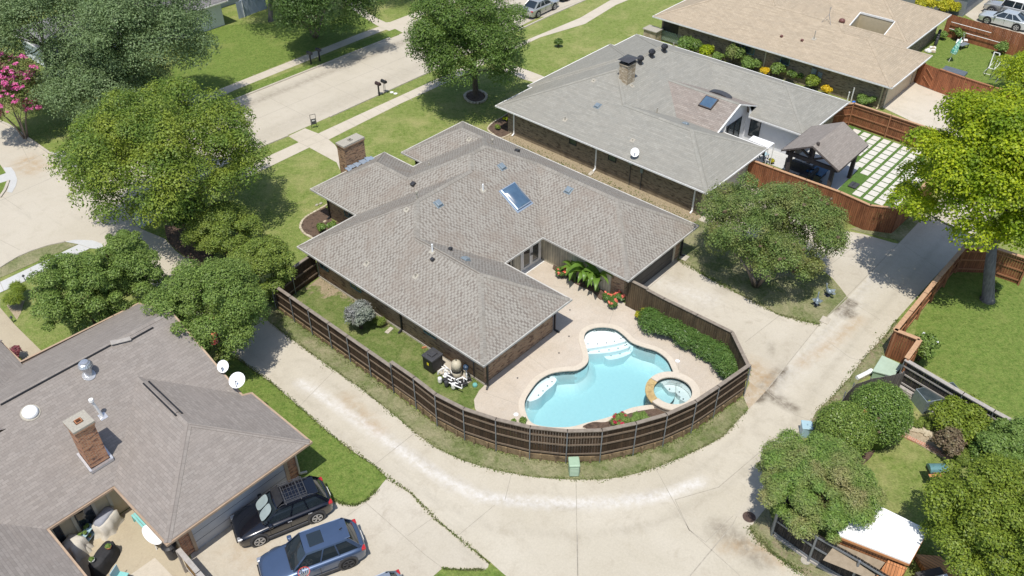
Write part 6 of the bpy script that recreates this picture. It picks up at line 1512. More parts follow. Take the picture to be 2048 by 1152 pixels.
# pool hedge: dense lance-leaved mass following the fence
hx=[(1298,640),(1320,650),(1345,655),(1370,668),(1395,682),(1418,695),(1440,712),(1455,728),(1462,738)]
hd=thing('pool_hedge','dense dark green hedge with narrow leaves between pool deck and driveway fence','hedge',at(1380,690))
pts=S([tuple(at(x,y,.55))[:2] for x,y in hx],5,False); cs=[];rs=[]; random.seed(3)
for i,(x,y) in enumerate(pts):
    for k in range(4):
        cs.append((x+U(-.5,.5),y+U(-.5,.5),U(.3,.75))); rs.append(U(.38,.55))
leaves('foliage',L_HEDGE,cs,rs,30000,.10,hd,asp=.2,up=1.0,seed=9,shell=.7,zmin=.03)
# tufts that break the clean edges of the paving
def tufts():
    rg=np.random.default_rng(4); V=[]
    lines=[(P2([(538,644),(584,679),(660,735),(720,776),(783,826),(828.8,864.5),(871,896),(923.7,920.8),(994,941.9),(1064.4,954),(1152.3,960),(1205,959.5),(1275.3,947),(1328,930),(1380.7,906.7),(1444,875),(1493,822)]),2400,.07),
     (P2([(470,712),(548.5,770),(600,815),(660,868),(705.7,903),(748,931.3),(775,956)]),1100,.06),
     (P2([(775,956),(820,985),(872,1040),(925,1083),(960,1112),(978,1128)]),900,.04),
     (P2([(1632,830),(1671,787),(1699.6,754.6),(1728,716.4),(1766.4,674.4),(1795,640)]),700,.09),
     (P2([(1356,520),(1416,556),(1556.5,630),(1640,651)]),1200,.08),(P2([(1497,1058),(1536,1100),(1570,1125),(1609,1152)]),900,.1),
     (FBI,5200,.16),([(44.1,21),(44.0,40)],1500,.3),([(23.3,23),(23.3,37)],900,.3),(P2([(660,998),(685,1009),(709,1011.5),(730,1003),(755,980)]),500,.08),
     (P2([(885,1138),(925,1141),(969,1140)]),400,.06)]
    for L,n,sp in lines:
        L=[Vector((*p,0)) for p in L]; ls=[(b-a).length for a,b in zip(L,L[1:])]; tot=sum(ls)
        for _ in range(n):
            s=rg.random()*tot; i=0
            while s>ls[i] and i<len(ls)-1: s-=ls[i]; i+=1
            p=L[i].lerp(L[i+1],min(1,s/ls[i])); cl=.5+.5*math.sin(p.x*1.7+p.y*2.3)
            p=p+Vector((rg.normal()*sp*(.5+cl),rg.normal()*sp*(.5+cl),.02)); a=rg.random()*6.28; d=Vector((math.cos(a),math.sin(a),0)); h=.03+.05*rg.random()
            V+=[tuple(p-d*.012),tuple(p+d*.012),tuple(p+d*.012+Vector((rg.normal()*.03,rg.normal()*.03,h))),tuple(p-d*.012+Vector((rg.normal()*.03,rg.normal()*.03,h)))]
    o=rawmesh('grass',np.array(V),leafm('grass_blades',(.14,.20,.05),(.21,.26,.08),(.28,.28,.13),.3,.8),None); tag(o,'short grass tufts along the pavement and fence edges','grass',None,'stuff')
tufts()
# ================================================================ VEHICLES
def paint(name,c,metal=.35,rough=.3): 
    m=mk(name,c,tuple(x*.94 for x in c),2,rough,metal,spec=.5,coat=1); return m
def glassquad(mb,a,b,c,d,n=4):
    pass
def car(label,cat,loc,rz,body,L=4.45,Wd=1.8,Ht=1.6,belt=.98,hood=.95,x_ws0=.95,x_ws1=.25,x_rr1=-1.55,x_rr0=-2.0,wb=2.66,tr=.35,clad=True,roofmat=None,rail=False,sunroof=False,rack=False,shade=False,boxy=False,group=None,name='parked_car',rimm=None,deck=None,ground=.02,dark=GLASSD,spare=False):
    """front towards +x; lofted body, glasshouse with pillars, wheels with rims, lamps"""
    t=thing(name,label,cat,(loc[0],loc[1],ground),rz,group=group); B=lambda mb,n,m,p=None,**k:mb.build(n,m,p or t,local=True,**k)
    h=L/2; w_=Wd/2; deckz=deck or belt
    # stations: x, half width, top z at centre, shoulder z, bottom z
    if boxy: st=[(h,.62,.62,.6,.42),(h-.04,.72,.98,.94,.40),(h-.45,.70,1.06,1.02,.38),(x_ws0,.78,1.12,1.06,.36),(x_ws1,.86,belt,belt-.02,.34),(0,.88,belt,belt-.02,.34),(-h*.5,.88,belt,belt-.02,.34),(-h+.1,.86,belt,belt-.02,.36),(-h+.02,.82,belt-.1,belt-.14,.42)]
    else: st=[(h,.52*w_/.9,.55,.50,.30),(h-.05,.74*w_/.9,.72,.62,.24),(h-.22,.85*w_/.9,.80,.70,.22),(h-.6,.89*w_/.9,hood-.07,.80,.20),(x_ws0,.90*w_/.9,hood,.86,.20),(x_ws1,.90*w_/.9,belt,.90,.20),(0,.90*w_/.9,belt,.91,.20),(x_rr1,.90*w_/.9,belt+.02,.93,.20),(-h+.38,.88*w_/.9,deckz+.02,.93,.22),(-h+.12,.82*w_/.9,deckz-.02,.86,.26),(-h,.66*w_/.9,deckz-.16,.70,.34)]
    mb=MB(); k=11; prev=None
    for x,hw,tz,sz,bz in st:
        bulge=0
        sec=[(0,tz+.02),(hw*.55,tz+.005),(hw*.84,tz-.03),(hw*.965,sz+(tz-sz)*.15),(hw,sz-.12),(hw*.985,(sz+bz)/2),(hw*.94,bz)]
        full=[(-y,z) for y,z in sec[::-1]]+sec[1:]
        mb.v+=[(x,y,z) for y,z in full]
    n=13
    for i in range(len(st)-1):
        for j in range(n-1): mb.f.append((i*n+j,(i+1)*n+j,(i+1)*n+j+1,i*n+j+1)); mb.m.append(0)
    mb.f.append(tuple(range(n))); mb.m.append(0); e=(len(st)-1)*n; mb.f.append(tuple(e+j for j in range(n))[::-1]); mb.m.append(0)
    bd=B(mb,'body',body,smooth=True,bevel=0,subsurf=1)
    # lower cladding and sills
    if clad:
        for s in(-1,1): B(MB().bar((-wb/2+.42,s*w_*.985,.27),(wb/2-.42,s*w_*.985,.27),.05,.16),'side_skirt',DKGREY,bevel=.02)
    B(MB().box(h-.02,h+.03,-.62*w_,.62*w_,.34,.56),'grille',BLACKP,bevel=.02)
    if not boxy:
        for s in(-1,1): B(MB().box(h-.3,h-.02,s*.60*w_ if s>0 else -.86*w_,.86*w_ if s>0 else -.60*w_,.62,.735),'headlight',SILVERM,bevel=.04)
    else:
        for s in(-1,1): B(MB().tube([(h-.05,s*.5,.75),(h+.03,s*.5,.75)],.1,14),'headlight',SILVERM)
    for s in(-1,1):
        y0,y1=sorted((s*.66*w_,s*.93*w_)); B(MB().box(-h+.05,-h+.24,y0,y1,deckz-.19,deckz-.07),'tail_light',REDL,bevel=.03)
    # glasshouse
    gw0=.80*w_ if not boxy else .86*w_; gw1=.63*w_ if not boxy else .78*w_; zt=Ht-.05
    xf0,xf1,xr1,xr0=x_ws0-.02,x_ws1,x_rr1,x_rr0
    zb0=(hood+.01) if not boxy else 1.1; zb1=belt-.01
    def bez(a,b,f): return tuple(a[i]+(b[i]-a[i])*f for i in range(3))
    FL,FR=(xf0,gw0*.93,zb0),(xf0,-gw0*.93,zb0); TL,TR=(xf1,gw1*.97,zt),(xf1,-gw1*.97,zt)
    BL,BR_=(xr0,gw0*.9,deckz),(xr0,-gw0*.9,deckz); UL,UR=(xr1,gw1*.95,zt-.03),(xr1,-gw1*.95,zt-.03)
    def patch(a,b,c,d,bulge,nrm,name,m,nu=6,nv=4):
        mb=MB()
        for i in range(nu+1):
            for j in range(nv+1):
                u=i/nu;v=j/nv; p=Vector(a)*(1-u)*(1-v)+Vector(b)*u*(1-v)+Vector(c)*u*v+Vector(d)*(1-u)*v
                p+=Vector(nrm)*bulge*(1-(2*u-1)**2)*(.6+.4*(1-(2*v-1)**2)); mb.v.append(tuple(p))
        for i in range(nu):
            for j in range(nv): q=i*(nv+1)+j; mb.f.append((q,q+nv+1,q+nv+2,q+1)); mb.m.append(0)
        return B(mb,name,m,smooth=True)
    ws=patch(FR,FL,TL,TR,.10,(1,0,.5),'windscreen',PANE if not dark else dark)
    patch(BL,BR_,UR,UL,.06,(-1,0,.3),'rear_window',dark)
    xs=[xf0,.15*xf0+.85*((xf0+xf1)/2),None]
    # side glass in panes separated by pillars
    def sideq(f0,f1,s,name,m,dz=0,out=.0):
        # param along belt and along roof
        bx=lambda f:xf0+(xr0-xf0)*f; rx=lambda f:xf1+(xr1-xf1)*f
        zz=lambda f: (zb0 if f<.12 else belt) if not boxy else belt
        a=(bx(f0),s*gw0,zz(f0)-.0);b=(bx(f1),s*gw0,zz(f1));c=(rx(f1),s*gw1,zt-.02);d=(rx(f0),s*gw1,zt-.02)
        patch(a,b,c,d,.03,(0,s,.2),name,m,4,3)
    for s in(-1,1):
        sideq(0,1,s,'side_glass',dark)
        mb=MB(); W_=.075
        def ed(p,q,w2=W_): mb.bar(p,q,w2,.03,up=(0,s,.45))
        o=.018*s
        sh=lambda p:(p[0],p[1]+o*1.6,p[2]+.01)
        L0=(xf0,s*gw0*.965,zb0);L1=(xf1,s*gw1*.985,zt-.01);R0=(xr0,s*gw0*.95,deckz);R1=(xr1,s*gw1*.975,zt-.02)
        ed(sh(L0),sh(L1)); ed(sh(R0),sh(R1),.16 if not boxy else .1); ed(sh(L1),sh(R1),.07)
        for f in ((.40,.68) if L<4.9 else (.42,.7)):
            bx=xf0+(xr0-xf0)*f; rx=xf1+(xr1-xf1)*f; ed((bx,s*gw0+o*2.0,belt),(rx,s*gw1+o*1.5,zt-.02),.06)
        B(mb,'pillar',body if not boxy else (roofmat or body))
    # roof skin
    mb=MB(); nu,nv=8,6
    for i in range(nu+1):
        for j in range(nv+1):
            u=i/nu;v=j/nv*2-1; x=(xf1+.03)+(xr1-.04-xf1)*u; wv_=gw1*(1.02 if .1<u<.9 else .99); z=zt+.055*(1-(2*u-1)**2)*.8+.03*(1-v*v)-.01
            if u==1: z-=.01
            mb.v.append((x,v*wv_,z))
    for i in range(nu):
        for j in range(nv): q=i*(nv+1)+j; mb.f.append((q,q+1,q+nv+2,q+nv+1)); mb.m.append(0)
    rf=B(mb,'roof',roofmat or body,smooth=True)
    if not deck: B(MB().bar((xr1-.02,-gw1*.9,zt+.0),(xr1-.02,gw1*.9,zt+.0),.26,.035),'spoiler',body,bevel=.015)
    zt2=zt+.075
    if rail or rack:
        for s in(-1,1): B(MB().tube([(xf1-.1,s*gw1*.9,zt+.02),(xf1-.25,s*gw1*.9,zt2+.02),(xr1+.25,s*gw1*.9,zt2+.02),(xr1+.1,s*gw1*.9,zt+.02)],.02,6),'roof_rail',DKGREY)
    if sunroof: B(MB().box(xf1-.85,xf1-.22,-gw1*.58,gw1*.58,zt+.045,zt+.078),'sunroof',GLASSD,bevel=.01); B(MB().tube([(xr1+.18,0,zt+.04),(xr1+.05,0,zt+.14)],[.03,.008],6),'antenna',BLACKP)
    if rack:
        rk_=thing('roof_rack','black wire cargo basket mounted on the black crossover roof','rack',(0,0,0)); bpy.data.objects.remove(rk_)
        zr=zt2+.09; mb=MB(); xa,xb=xf1-.15,xr1+.35
        for s in(-1,1):
            for dz in(0,.12): mb.tube([(xa-.25,s*.5,zr+dz),(xb,s*.5,zr+dz)],.016,6)
        for i in range(8): x=xa-.25+(xb-xa+.25)*i/7; mb.tube([(x,-.5,zr),(x,.5,zr)],.012,5)
        for i in range(5): y=-.5+i*.25; mb.tube([(xa-.25,y,zr),(xb,y,zr)],.010,5)
        for x in(xa-.5,xb+.1): mb.bar((x+.2,-.62,zr-.05),(x+.2,.62,zr-.05),.05,.04)
        for dz in (0,.12): mb.tube([(xb,-.5,zr+dz),(xb,.5,zr+dz)],.016,6)
        o=B(mb,'roof_rack',DKGREY)
        B(MB().add([(xa+.12,-.55,zr-.05),(xa+.12,.55,zr-.05),(xa-.22,.5,zr+.16),(xa-.22,-.5,zr+.16)],[(0,1,2,3)]),'wind_fairing',BLACKP)
    if shade:
        for s in(-1,1):
            a=Vector(FR if s<0 else FL);T=Vector(TR if s<0 else TL); m0=Vector(((a.x),0,a.z));m1=Vector((T.x,0,T.z)); mb=MB(); nn=18
            ctr=(a+T+m0+m1)/4+Vector((.10,0,.06)); eu=(T+m1-a-m0)/2; ev=(a+T-m0-m1)/2
            mb.v=[tuple(ctr+eu*.42*math.copysign(abs(math.cos(q))**.6,math.cos(q))+ev*.45*math.copysign(abs(math.sin(q))**.6,math.sin(q))+Vector((.035,0,.03))*(1)) for q in [2*math.pi*i/nn for i in range(nn)]]; mb.f=[tuple(range(nn))]; mb.m=[0]
            B(mb,'sun_shade',SHADE)
    # wheels
    for sx in(-1,1):
        for s in(-1,1):
            x=sx*wb/2; y=s*(w_-.10)
            B(MB().tube([(x,s*(w_*.90),tr+.02),(x,s*(w_+.004),tr+.02)],tr+.085,28),'wheel_arch',DKGREY if clad else BLACKP)
            wh=B(MB().lathe([(tr-.05,-.11),(tr-.01,-.1),(tr,-.06),(tr,.06),(tr-.01,.1),(tr-.05,.12)],(0,0,0),28),'wheel',TYRE); 
            for v in wh.data.vertices: q=v.co.copy(); v.co=(x+q.x,y+s*q.z*1.0+s*.005,tr+q.y)
            rm=MB(); yo=y+s*.132
            rm.tube([(x,yo-s*.035,tr),(x,yo-s*.03,tr)],tr*.70,22)
            B(rm,'rim_disc',BLACKP,wh)
            rm=MB()
            for q in range(5):
                a=2*math.pi*q/5+.3
                for da in(-.13,.13): rm.bar((x,yo,tr),(x+math.cos(a+da)*tr*.68,yo,tr+math.sin(a+da)*tr*.68),.035,.03,up=(0,1,0))
            nn=24; 
            for q in range(nn):
                a=2*math.pi*q/nn;b=2*math.pi*(q+1)/nn; rm.bar((x+math.cos(a)*tr*.69,yo,tr+math.sin(a)*tr*.69),(x+math.cos(b)*tr*.69,yo,tr+math.sin(b)*tr*.69),.03,.03,up=(0,1,0))
            B(rm,'rim',rimm or SILVERM,wh)
    for s in(-1,1):
        m_=B(MB().box(xf0-.32,xf0-.12,s*(w_+.03)-.11,s*(w_+.03)+.11,belt+.0,belt+.15),'mirror',body if not boxy else BLACKP,bevel=.04)
    for s in(-1,1):
        for x in (.0,-.95): B(MB().box(x-.22,x-.04,s*w_*.985 if s>0 else -w_*.985-.03,w_*.985+.03 if s>0 else -w_*.985,.80,.83),'door_handle',body if body is not P_BLACK else SILVERM)
    # door seams
    mb=MB()
    for s in(-1,1):
        for x in (.78,-.16,-1.05): mb.bar((x,s*(w_*.990),.40),(x,s*(w_*.997),.84),.012,.02,up=(1,0,0))
    B(mb,'door_seam',BLACKP)
    B(MB().bar((xf0+.03,-.6,zb0+.015),(xf0+.03,.6,zb0+.015),.10,.02),'cowl',BLACKP)
    mb=MB()
    for y0,y1 in((-.05,-.62),(.55,-.0)): mb.bar((xf0+.05,y0,zb0+.04),(xf0-.05,y1,zb0+.09),.02,.02)
    B(mb,'wiper',BLACKP)
    B(MB().box(-h-.012,-h+.01,-.26,.26,.62,.75),'number_plate',WHITE)
    return t
REDL=mk('red_lamp',(.42,.02,.02),None,rough=.2,coat=1)
SHADE=mk('silver_sunshade',(.33,.39,.385),(.27,.33,.33),3,.5,.1)
P_BLACK=paint('black_car_paint',(.006,.007,.012),.1,.22)
P_BLUE=paint('blue_car_paint',(.075,.115,.20),.45,.32)
P_SILV=paint('silver_car_paint',(.50,.50,.48),.5,.32)
P_SILV2=paint('pale_silver_car_paint',(.58,.61,.60),.4,.32)
P_WHT=paint('white_car_paint',(.78,.78,.77),.0,.35)
P_STEEL=paint('steel_car_paint',(.30,.34,.40),.4,.3)
def ang(a,b):
    A=at(*a);Bq=at(*b); return math.atan2(Bq.y-A.y,Bq.x-A.x)
# black crossover: wheels measured at (522,1088) front and (634.7,1042) rear
fw=at(522,1088);rwp=at(634.7,1042); rz=ang((634.7,1042),(522,1088)); md=(fw+rwp)/2; nrm=Vector((-math.sin(rz),math.cos(rz),0))
side=-1 if (nrm.dot(Vector((0,0,0))-md)>0) else 1
c=md-nrm*.80
# visible side faces the camera: centre lies beyond it
if (c-Vector((0,0,0))).length<(md+nrm*.80).length: c=md+nrm*.80
car('black crossover with roof basket and silver windscreen shade parked by the white garage door','car',(c.x,c.y),rz,P_BLACK,L=4.45,Wd=1.80,Ht=1.60,rail=True,rack=True,shade=True,tr=.34)
# blue crossover, parallel
q=at(698,1134); L_=ang((722,1068),(533,1140))
rz2=rz-.06; c2=q+Vector((math.cos(rz2),math.sin(rz2),0))*1.35; n2=Vector((-math.sin(rz2),math.cos(rz2),0)); cA=c2-n2*.82; cB=c2+n2*.82; c2=cA if cA.length>cB.length else cB
car('grey-blue crossover with sunroof parked beside the black one','car',(c2.x,c2.y),rz2,P_BLUE,L=4.55,Wd=1.84,Ht=1.66,sunroof=True,tr=.36,wb=2.7,rimm=DKGREY,dark=GLASSD)
q=at(804,1184,.5); rz3=rz-.03
c3=q+Vector((math.cos(rz3),math.sin(rz3),0))*2.0
car('steel-grey car only its red-lit rear showing at the bottom edge','car',(c3.x,c3.y),rz3,P_STEEL,L=4.5,Wd=1.8,Ht=1.5)
# street sedan and its neighbour
q=at(1087,30); rz4=rad(3)
car('silver sedan parked on the street drive beyond the round oak','car',(q.x+.4,q.y+.85),rz4,P_SILV,L=4.8,Wd=1.8,Ht=1.46,belt=.92,hood=.88,x_ws0=1.05,x_ws1=.35,x_rr1=-1.05,x_rr0=-1.75,deck=.95,wb=2.78,tr=.33,clad=False)
car('dark sedan parked ahead of the silver one at the top edge','car',(q.x+6.1,q.y+1.5),rz4,P_BLACK,L=4.7,Wd=1.8,Ht=1.46,belt=.92,hood=.88,x_ws0=1.05,x_ws1=.35,x_rr1=-1.05,x_rr0=-1.75,deck=.95,wb=2.78,tr=.33,clad=False)
# white-silver coupe and boxy off-roader behind the tall cedar fence
w0=at(1971,47);w1=at(2031,62); rz5=math.atan2(w0.y-w1.y,w0.x-w1.x); md=(w0+w1)/2; n5=Vector((-math.sin(rz5),math.cos(rz5),0)); cA=md+n5*.8;cB=md-n5*.8; c5=cA if cA.length>cB.length else cB
car('pale silver sedan parked against the tall red cedar fence','car',(c5.x,c5.y),rz5,P_SILV2,L=4.7,Wd=1.8,Ht=1.44,belt=.9,hood=.86,x_ws0=1.0,x_ws1=.25,x_rr1=-1.0,x_rr0=-1.7,deck=.95,wb=2.78,tr=.33,clad=False)
q=at(1975,26); c6=c5+Vector((math.cos(rz5+1.57),math.sin(rz5+1.57),0))*(2.75 if (n5.dot(c5-md)>0) else -2.75)+Vector((math.cos(rz5),math.sin(rz5),0))*.55
car('boxy off-roader with white hard top beside the pale silver sedan','off-roader',(c6.x,c6.y),rz5,P_SILV,L=4.6,Wd=1.85,Ht=1.85,belt=1.18,hood=1.1,x_ws0=.75,x_ws1=.5,x_rr1=-2.05,x_rr0=-2.15,wb=2.8,tr=.40,boxy=True,roofmat=WHITE,deck=1.18)
# ================================================================ SMALL OBJECTS
# pool equipment
EQ=at(892,740)
pd_=thing('equipment_pad','concrete slab under the pool pumps and heater','slab',(21.9,23.9,0)); 
padp=P2([(858,733),(886,712),(945,762),(922,779)]); MB().prism(padp,0,.09).build('slab',KERB,pd_)
q=at(873,740,.1); t=thing('pool_heater','black boxy pool heater with yellow warning sticker beside the brick wall','pool heater',(q.x+.05,q.y+.3,.09))
MB().box(-.4,.4,-.38,.38,0,.85).build('cabinet',BLACKP,t,local=True,bevel=.02); MB().box(-.44,.44,-.42,.42,.851,.99).build('lid',DKGREY,t,local=True,bevel=.04)
MB().box(-.22,.22,-.2,.2,.991,1.09).build('flue_cap',DKGREY,t,local=True,bevel=.03)
MB().box(-.401,-.39,-.12,.06,.42,.62).build('cabinet_panel',BLACKP,t,local=True)
MB().box(-.408,-.402,-.1,.04,.45,.63).build('sticker',mk('yellow_sticker',(.75,.65,.03),None,rough=.5),t,local=True)
q=at(914,752,.1); t=thing('pool_filter','cream domed pool filter tank with black clamp band','pool filter',(q.x,q.y,.09))
FM=mk('cream_tank',(.55,.50,.38),(.5,.45,.34),4,.5)
MB().lathe([(.2,0),(.27,.06),(.27,.5)],(0,0,0),20).build('tank_base',FM,t,local=True,smooth=True); MB().lathe([(.295,.48),(.295,.56)],(0,0,0),20).build('clamp_band',BLACKP,t,local=True)
MB().lathe([(.285,.561),(.285,.9),(.24,1.05),(.12,1.14),(.03,1.16)],(0,0,0),20).build('dome',FM,t,local=True,smooth=True); MB().tube([(0,0,1.14),(0,0,1.26)],.03,8).build('gauge',BLACKP,t,local=True)
q=at(933,757,.1); t=thing('chlorinator','blue and white chlorinator head on a white stand pipe','chlorinator',(q.x,q.y,.09)); MB().tube([(0,0,0),(0,0,.8)],.04,8).build('stand_pipe',WHITEV,t,local=True); MB().lathe([(.05,.72),(.15,.78),(.15,.95),(.06,1.02)],(0,0,0),14).build('head',mk('navy_plastic',(.04,.07,.12),None,rough=.4),t,local=True)
t=thing('pool_pumps','tangle of white pipes and black pump motors beside the filter','pool pump',(21.4,23.2,.09)); o_=Vector((0,0,.09)); random.seed(8)
for k,(x,y) in enumerate([(893,760),(906,767),(920,772),(928,762),(905,752)]):
    p=at(x,y,.2); mb=MB().tube([(p.x-.2,p.y+.1,.28),(p.x+.18,p.y-.1,.28)],.10,10).tube([(p.x+.2,p.y-.1,.28),(p.x+.36,p.y-.18,.28)],.09,10); mb.build('pump_motor',BLACKP,t)
    MB().lathe([(.09,.1),(.12,.2),(.12,.4),(.1,.46),(.02,.48)],(p.x-.3,p.y+.2,0),12).build('strainer_basket',DKGREY if k%2 else WHITEV,t)
mb=MB()
runs=[[(884,733),(896,745),(903,752)],[(888,730),(902,742),(905,750)],[(886,752),(900,760),(920,770)],[(890,748),(905,756),(922,765)],[(898,765),(912,772),(924,777)],[(912,760),(925,754),(934,760)]]
for k,r in enumerate(runs): mb.tube([at(x,y,.18+.07*k) for x,y in r],.035,7)
for k in range(9): x,y=[(884,744),(890,752),(896,758),(903,764),(910,768),(917,773),(924,776),(928,768),(934,764)][k]; p=at(x,y,.1); mb.tube([(p.x,p.y,.09),(p.x,p.y,.35+.18*(k%3))],.035,7)
for k in range(10):
    a=math.pi*k/9; b=math.pi*(k+1)/9; p=at(888,742,.5)
    if k<9: mb.bar((p.x+.3*math.cos(a),p.y-.3*math.cos(a)*.6,.35+.35*math.sin(a)),(p.x+.3*math.cos(b),p.y-.3*math.cos(b)*.6,.35+.35*math.sin(b)),.05,.05)
mb.build('pipework',WHITEV,t)
q=at(950,772); t=thing('yard_drain','small round teal drain cap by the brick corner','drain',(q.x,q.y,0)); MB().lathe([(.13,0),(.14,.1),(.11,.16),(.02,.17)],(0,0,0),14).build('cap',mk('teal_plastic',(.16,.42,.38),None,rough=.6),t,local=True)
q=atx(948,712,23.26); t=MB().box(23.13,23.25,q.y-.14,q.y+.14,1.35,1.8).build('meter_box',GREYV,MH,bevel=.01); MB().tube([(23.2,q.y,.1),(23.2,q.y,1.35)],.03,6).build('conduit',DKGREY,t)
q=at(852,695); t=thing('broom','orange-handled push broom leaning on the brick wall','broom',(q.x,q.y,0)); MB().tube([(0,0,.05),(.45,.35,.9)],.02,6).build('handle',COPPER,t,local=True); MB().bar((-.22,.1,.05),(.2,-.12,.05),.08,.1).build('head',TERRA,t,local=True)
q=at(780,660); t=thing('splash_block','pale splash block under the black downspout','splash block',(q.x,q.y,0),.2); MB().box(-.35,.2,-.13,.13,0,.06).build('block',KERB,t,local=True,bevel=.01)
for i,(x,y,l) in enumerate([(1147,945,'green louvred utility pedestal on the verge under the pool fence')]):
    q=at(x,y); t=thing('utility_pedestal',l,'utility box',q,.78)
    MB().box(-.28,.28,-.24,.24,0,.72).build('cabinet',GREENBX,t,local=True,bevel=.05); MB().box(-.31,.31,-.27,.27,.721,.86).build('lid',GREENBX,t,local=True,bevel=.06)
    mb=MB()
    for k in range(6): mb.box(-.30,-.281,-.2,.2,.1+k*.1,.13+k*.1); mb.box(-.22,.22,-.26,-.241,.1+k*.1,.13+k*.1)
    mb.build('louvre',GREENPL,t,local=True)
tb_=P2([(1742,756),(1760,727),(1798,745),(1780,766)],.0); t=thing('transformer_pad','flat pale green utility box cover between the cedar corner and picket fence','utility box',(*tb_[0],0)); MB().prism(tb_,0,.5).build('cabinet',GREENBX,t); MB().prism(offset(tb_,-.05),.501,.56).build('lid',GREENPL,t)
t=thing('white_pipe','fat white drain pipe lying on the verge by the alley','pipe',at(1728,750)); a=at(1714,756,.12);b=at(1742,742,.15); MB().tube([a,b],.12,14).build('pipe',WHITEV,t); MB().tube([b-(b-a).normalized()*.12,b+(b-a).normalized()*.05],.14,14).build('collar',WHITEV,t)
q=at(1908,928)
# meters/cleanouts on grass island
for i,(x,y,l) in enumerate([(1632,609,'blue-grey garden bird statue nearer the alley corner, left of the pair'),(1655,591,'blue-grey garden bird statue on the grass island, right of the pair')]):
    q=at(x,y); t=thing('garden_statue',l,'statue',q,.4+i*.8); m_=GREYV
    mb=MB(); mb.lathe([(.05,.18),(.14,.26),(.16,.36),(.10,.46),(.03,.50)],(0,0,0),10,sx=1.5,sy=.9); mb.build('body',m_,t,local=True,smooth=True)
    mb=MB(); mb.tube([(.12,0,.4),(.26,0,.58),(.25,0,.72),(.34,0,.76)],[.05,.035,.045,.012],8); mb.build('neck',m_,t,local=True,smooth=True)
    mb=MB(); mb.add([(-.18,0,.36),(-.42,.13,.46),(-.50,0,.40),(-.42,-.13,.46)],[(0,1,2,3)]); mb.add([(.05,.12,.42),(-.2,.32,.52),(-.28,.16,.36),(-.05,.1,.32)],[(0,1,2,3)]); mb.add([(.05,-.12,.42),(-.2,-.32,.52),(-.28,-.16,.36),(-.05,-.1,.32)],[(0,1,2,3)]); mb.build('wing',m_,t,local=True)
    mb=MB()
    for s in(-.05,.05): mb.tube([(0,s,.24),(.02,s,0)],.013,5)
    mb.build('leg',DKGREY,t,local=True); MB().box(-.16,.2,-.14,.14,0,.03).build('foot_plate',DKGREY,t,local=True)
for x,y,l in((1650,641,'small pale square utility cover at the driveway corner'),(1368,516,'pale splash block beside the main house garage')):
    q=at(x,y); t=thing('utility_cover',l,'cover',(q.x,q.y,.022),.1); MB().box(-.3,.3,-.25,.25,0,.04).build('slab',KERB,t,local=True,bevel=.01)
q=at(1498,1035); t=thing('manhole_cover','round rusty manhole cover on the concrete pad','manhole cover',(q.x,q.y,.03)); MB().tube([(0,0,0),(0,0,.02)],.30,24).build('lid',IRON,t,local=True)
mb=MB()
for k in range(5): mb.box(-.2,.2,-.17+k*.08,-.15+k*.08,.0201,.026)
mb.build('rib',IRON,t,local=True)
q=at(1608,858,.5); t=thing('plastic_bin','pale blue plastic bin on the alley side of the round bush','bin',(*tuple(at(1610,868))[:2],0),.6); mb=MB(); mb.prism([(-.24,-.2),(.24,-.2),(.3,.26),(-.3,.26)],0,.62); mb.build('body',LTBLUE,t,local=True,bevel=.03); MB().box(-.3,.3,-.25,.3,.621,.70).build('lid',LTBLUE,t,local=True,bevel=.03)
# mailboxes
def mailbox(label,px_,col,dbl=False,rz=0,post=BLACKP,flag=None):
    q=at(*px_); t=thing('mailbox',label,'mailbox',(q.x,q.y,.0),rz)
    if dbl:
        for s in(-.07,.07): MB().tube([(s,0,0),(s,0,1.0)],.02,6).build('post',post,t,local=True)
    else: MB().box(-.05,.05,-.05,.05,0,1.02).build('post',post,t,local=True)
    mb=MB(); n_=8; prof=[(.13*math.cos(math.pi*k/n_),.13+.12*math.sin(math.pi*k/n_)) for k in range(n_+1)]+[(-.13,0),(.13,0)]
    b=len(mb.v)
    for y in(-.28,.28): mb.v+=[(x,y,1.02+z) for x,z in prof]
    m_=len(prof)
    for k in range(m_): mb.f.append((k,(k+1)%m_,m_+(k+1)%m_,m_+k)); mb.m.append(0)
    mb.f+=[tuple(range(m_))[::-1],tuple(range(m_,2*m_))]; mb.m+=[0,0]
    mb.build('box',col,t,local=True); MB().box(.131,.145,-.1,-.07,1.1,1.28).build('flag',REDL,t,local=True)
    return t
mailbox('left black mailbox on a stout post beside the far pavement',(622.5,129.5),DKGREY,rz=.1); mailbox('right black mailbox on a stout post beside the far pavement',(640,122.5),DKGREY,rz=.1)
mailbox('black mailbox with a red flag on a thin post by the near kerb',(758.5,191.5),mk('red_front_box',(.05,.03,.03),None,rough=.5)); mailbox('taller dark mailbox on twin thin posts by the near kerb',(770,187),BLACKP,dbl=True)
q=at(629,256); t=thing('yard_sign','slim black framed yard sign with small placard by the front walk','sign',(q.x,q.y,0),rad(-20))
mb=MB()
for s in(-.22,.22): mb.tube([(s,0,0),(s,0,1.2)],.018,6)
for z in(.35,.8,1.2): mb.tube([(-.22,0,z),(.22,0,z)],.018,6)
mb.build('frame',BLACKP,t,local=True); MB().box(-.19,.19,-.01,.01,.36,.79).build('panel',DKGREY,t,local=True); MB().box(-.12,.12,-.016,-.011,.62,.72).build('placard',WHITE,t,local=True)
for x,y,l in((783.5,185,'white round water meter lid nearer the mailboxes'),(791,187.5,'white round water meter lid farther from the mailboxes')):
    q=at(x,y); t=thing('meter_lid',l,'cover',(q.x,q.y,.005)); MB().tube([(0,0,0),(0,0,.03)],.17,16).build('lid',WHITE,t,local=True)
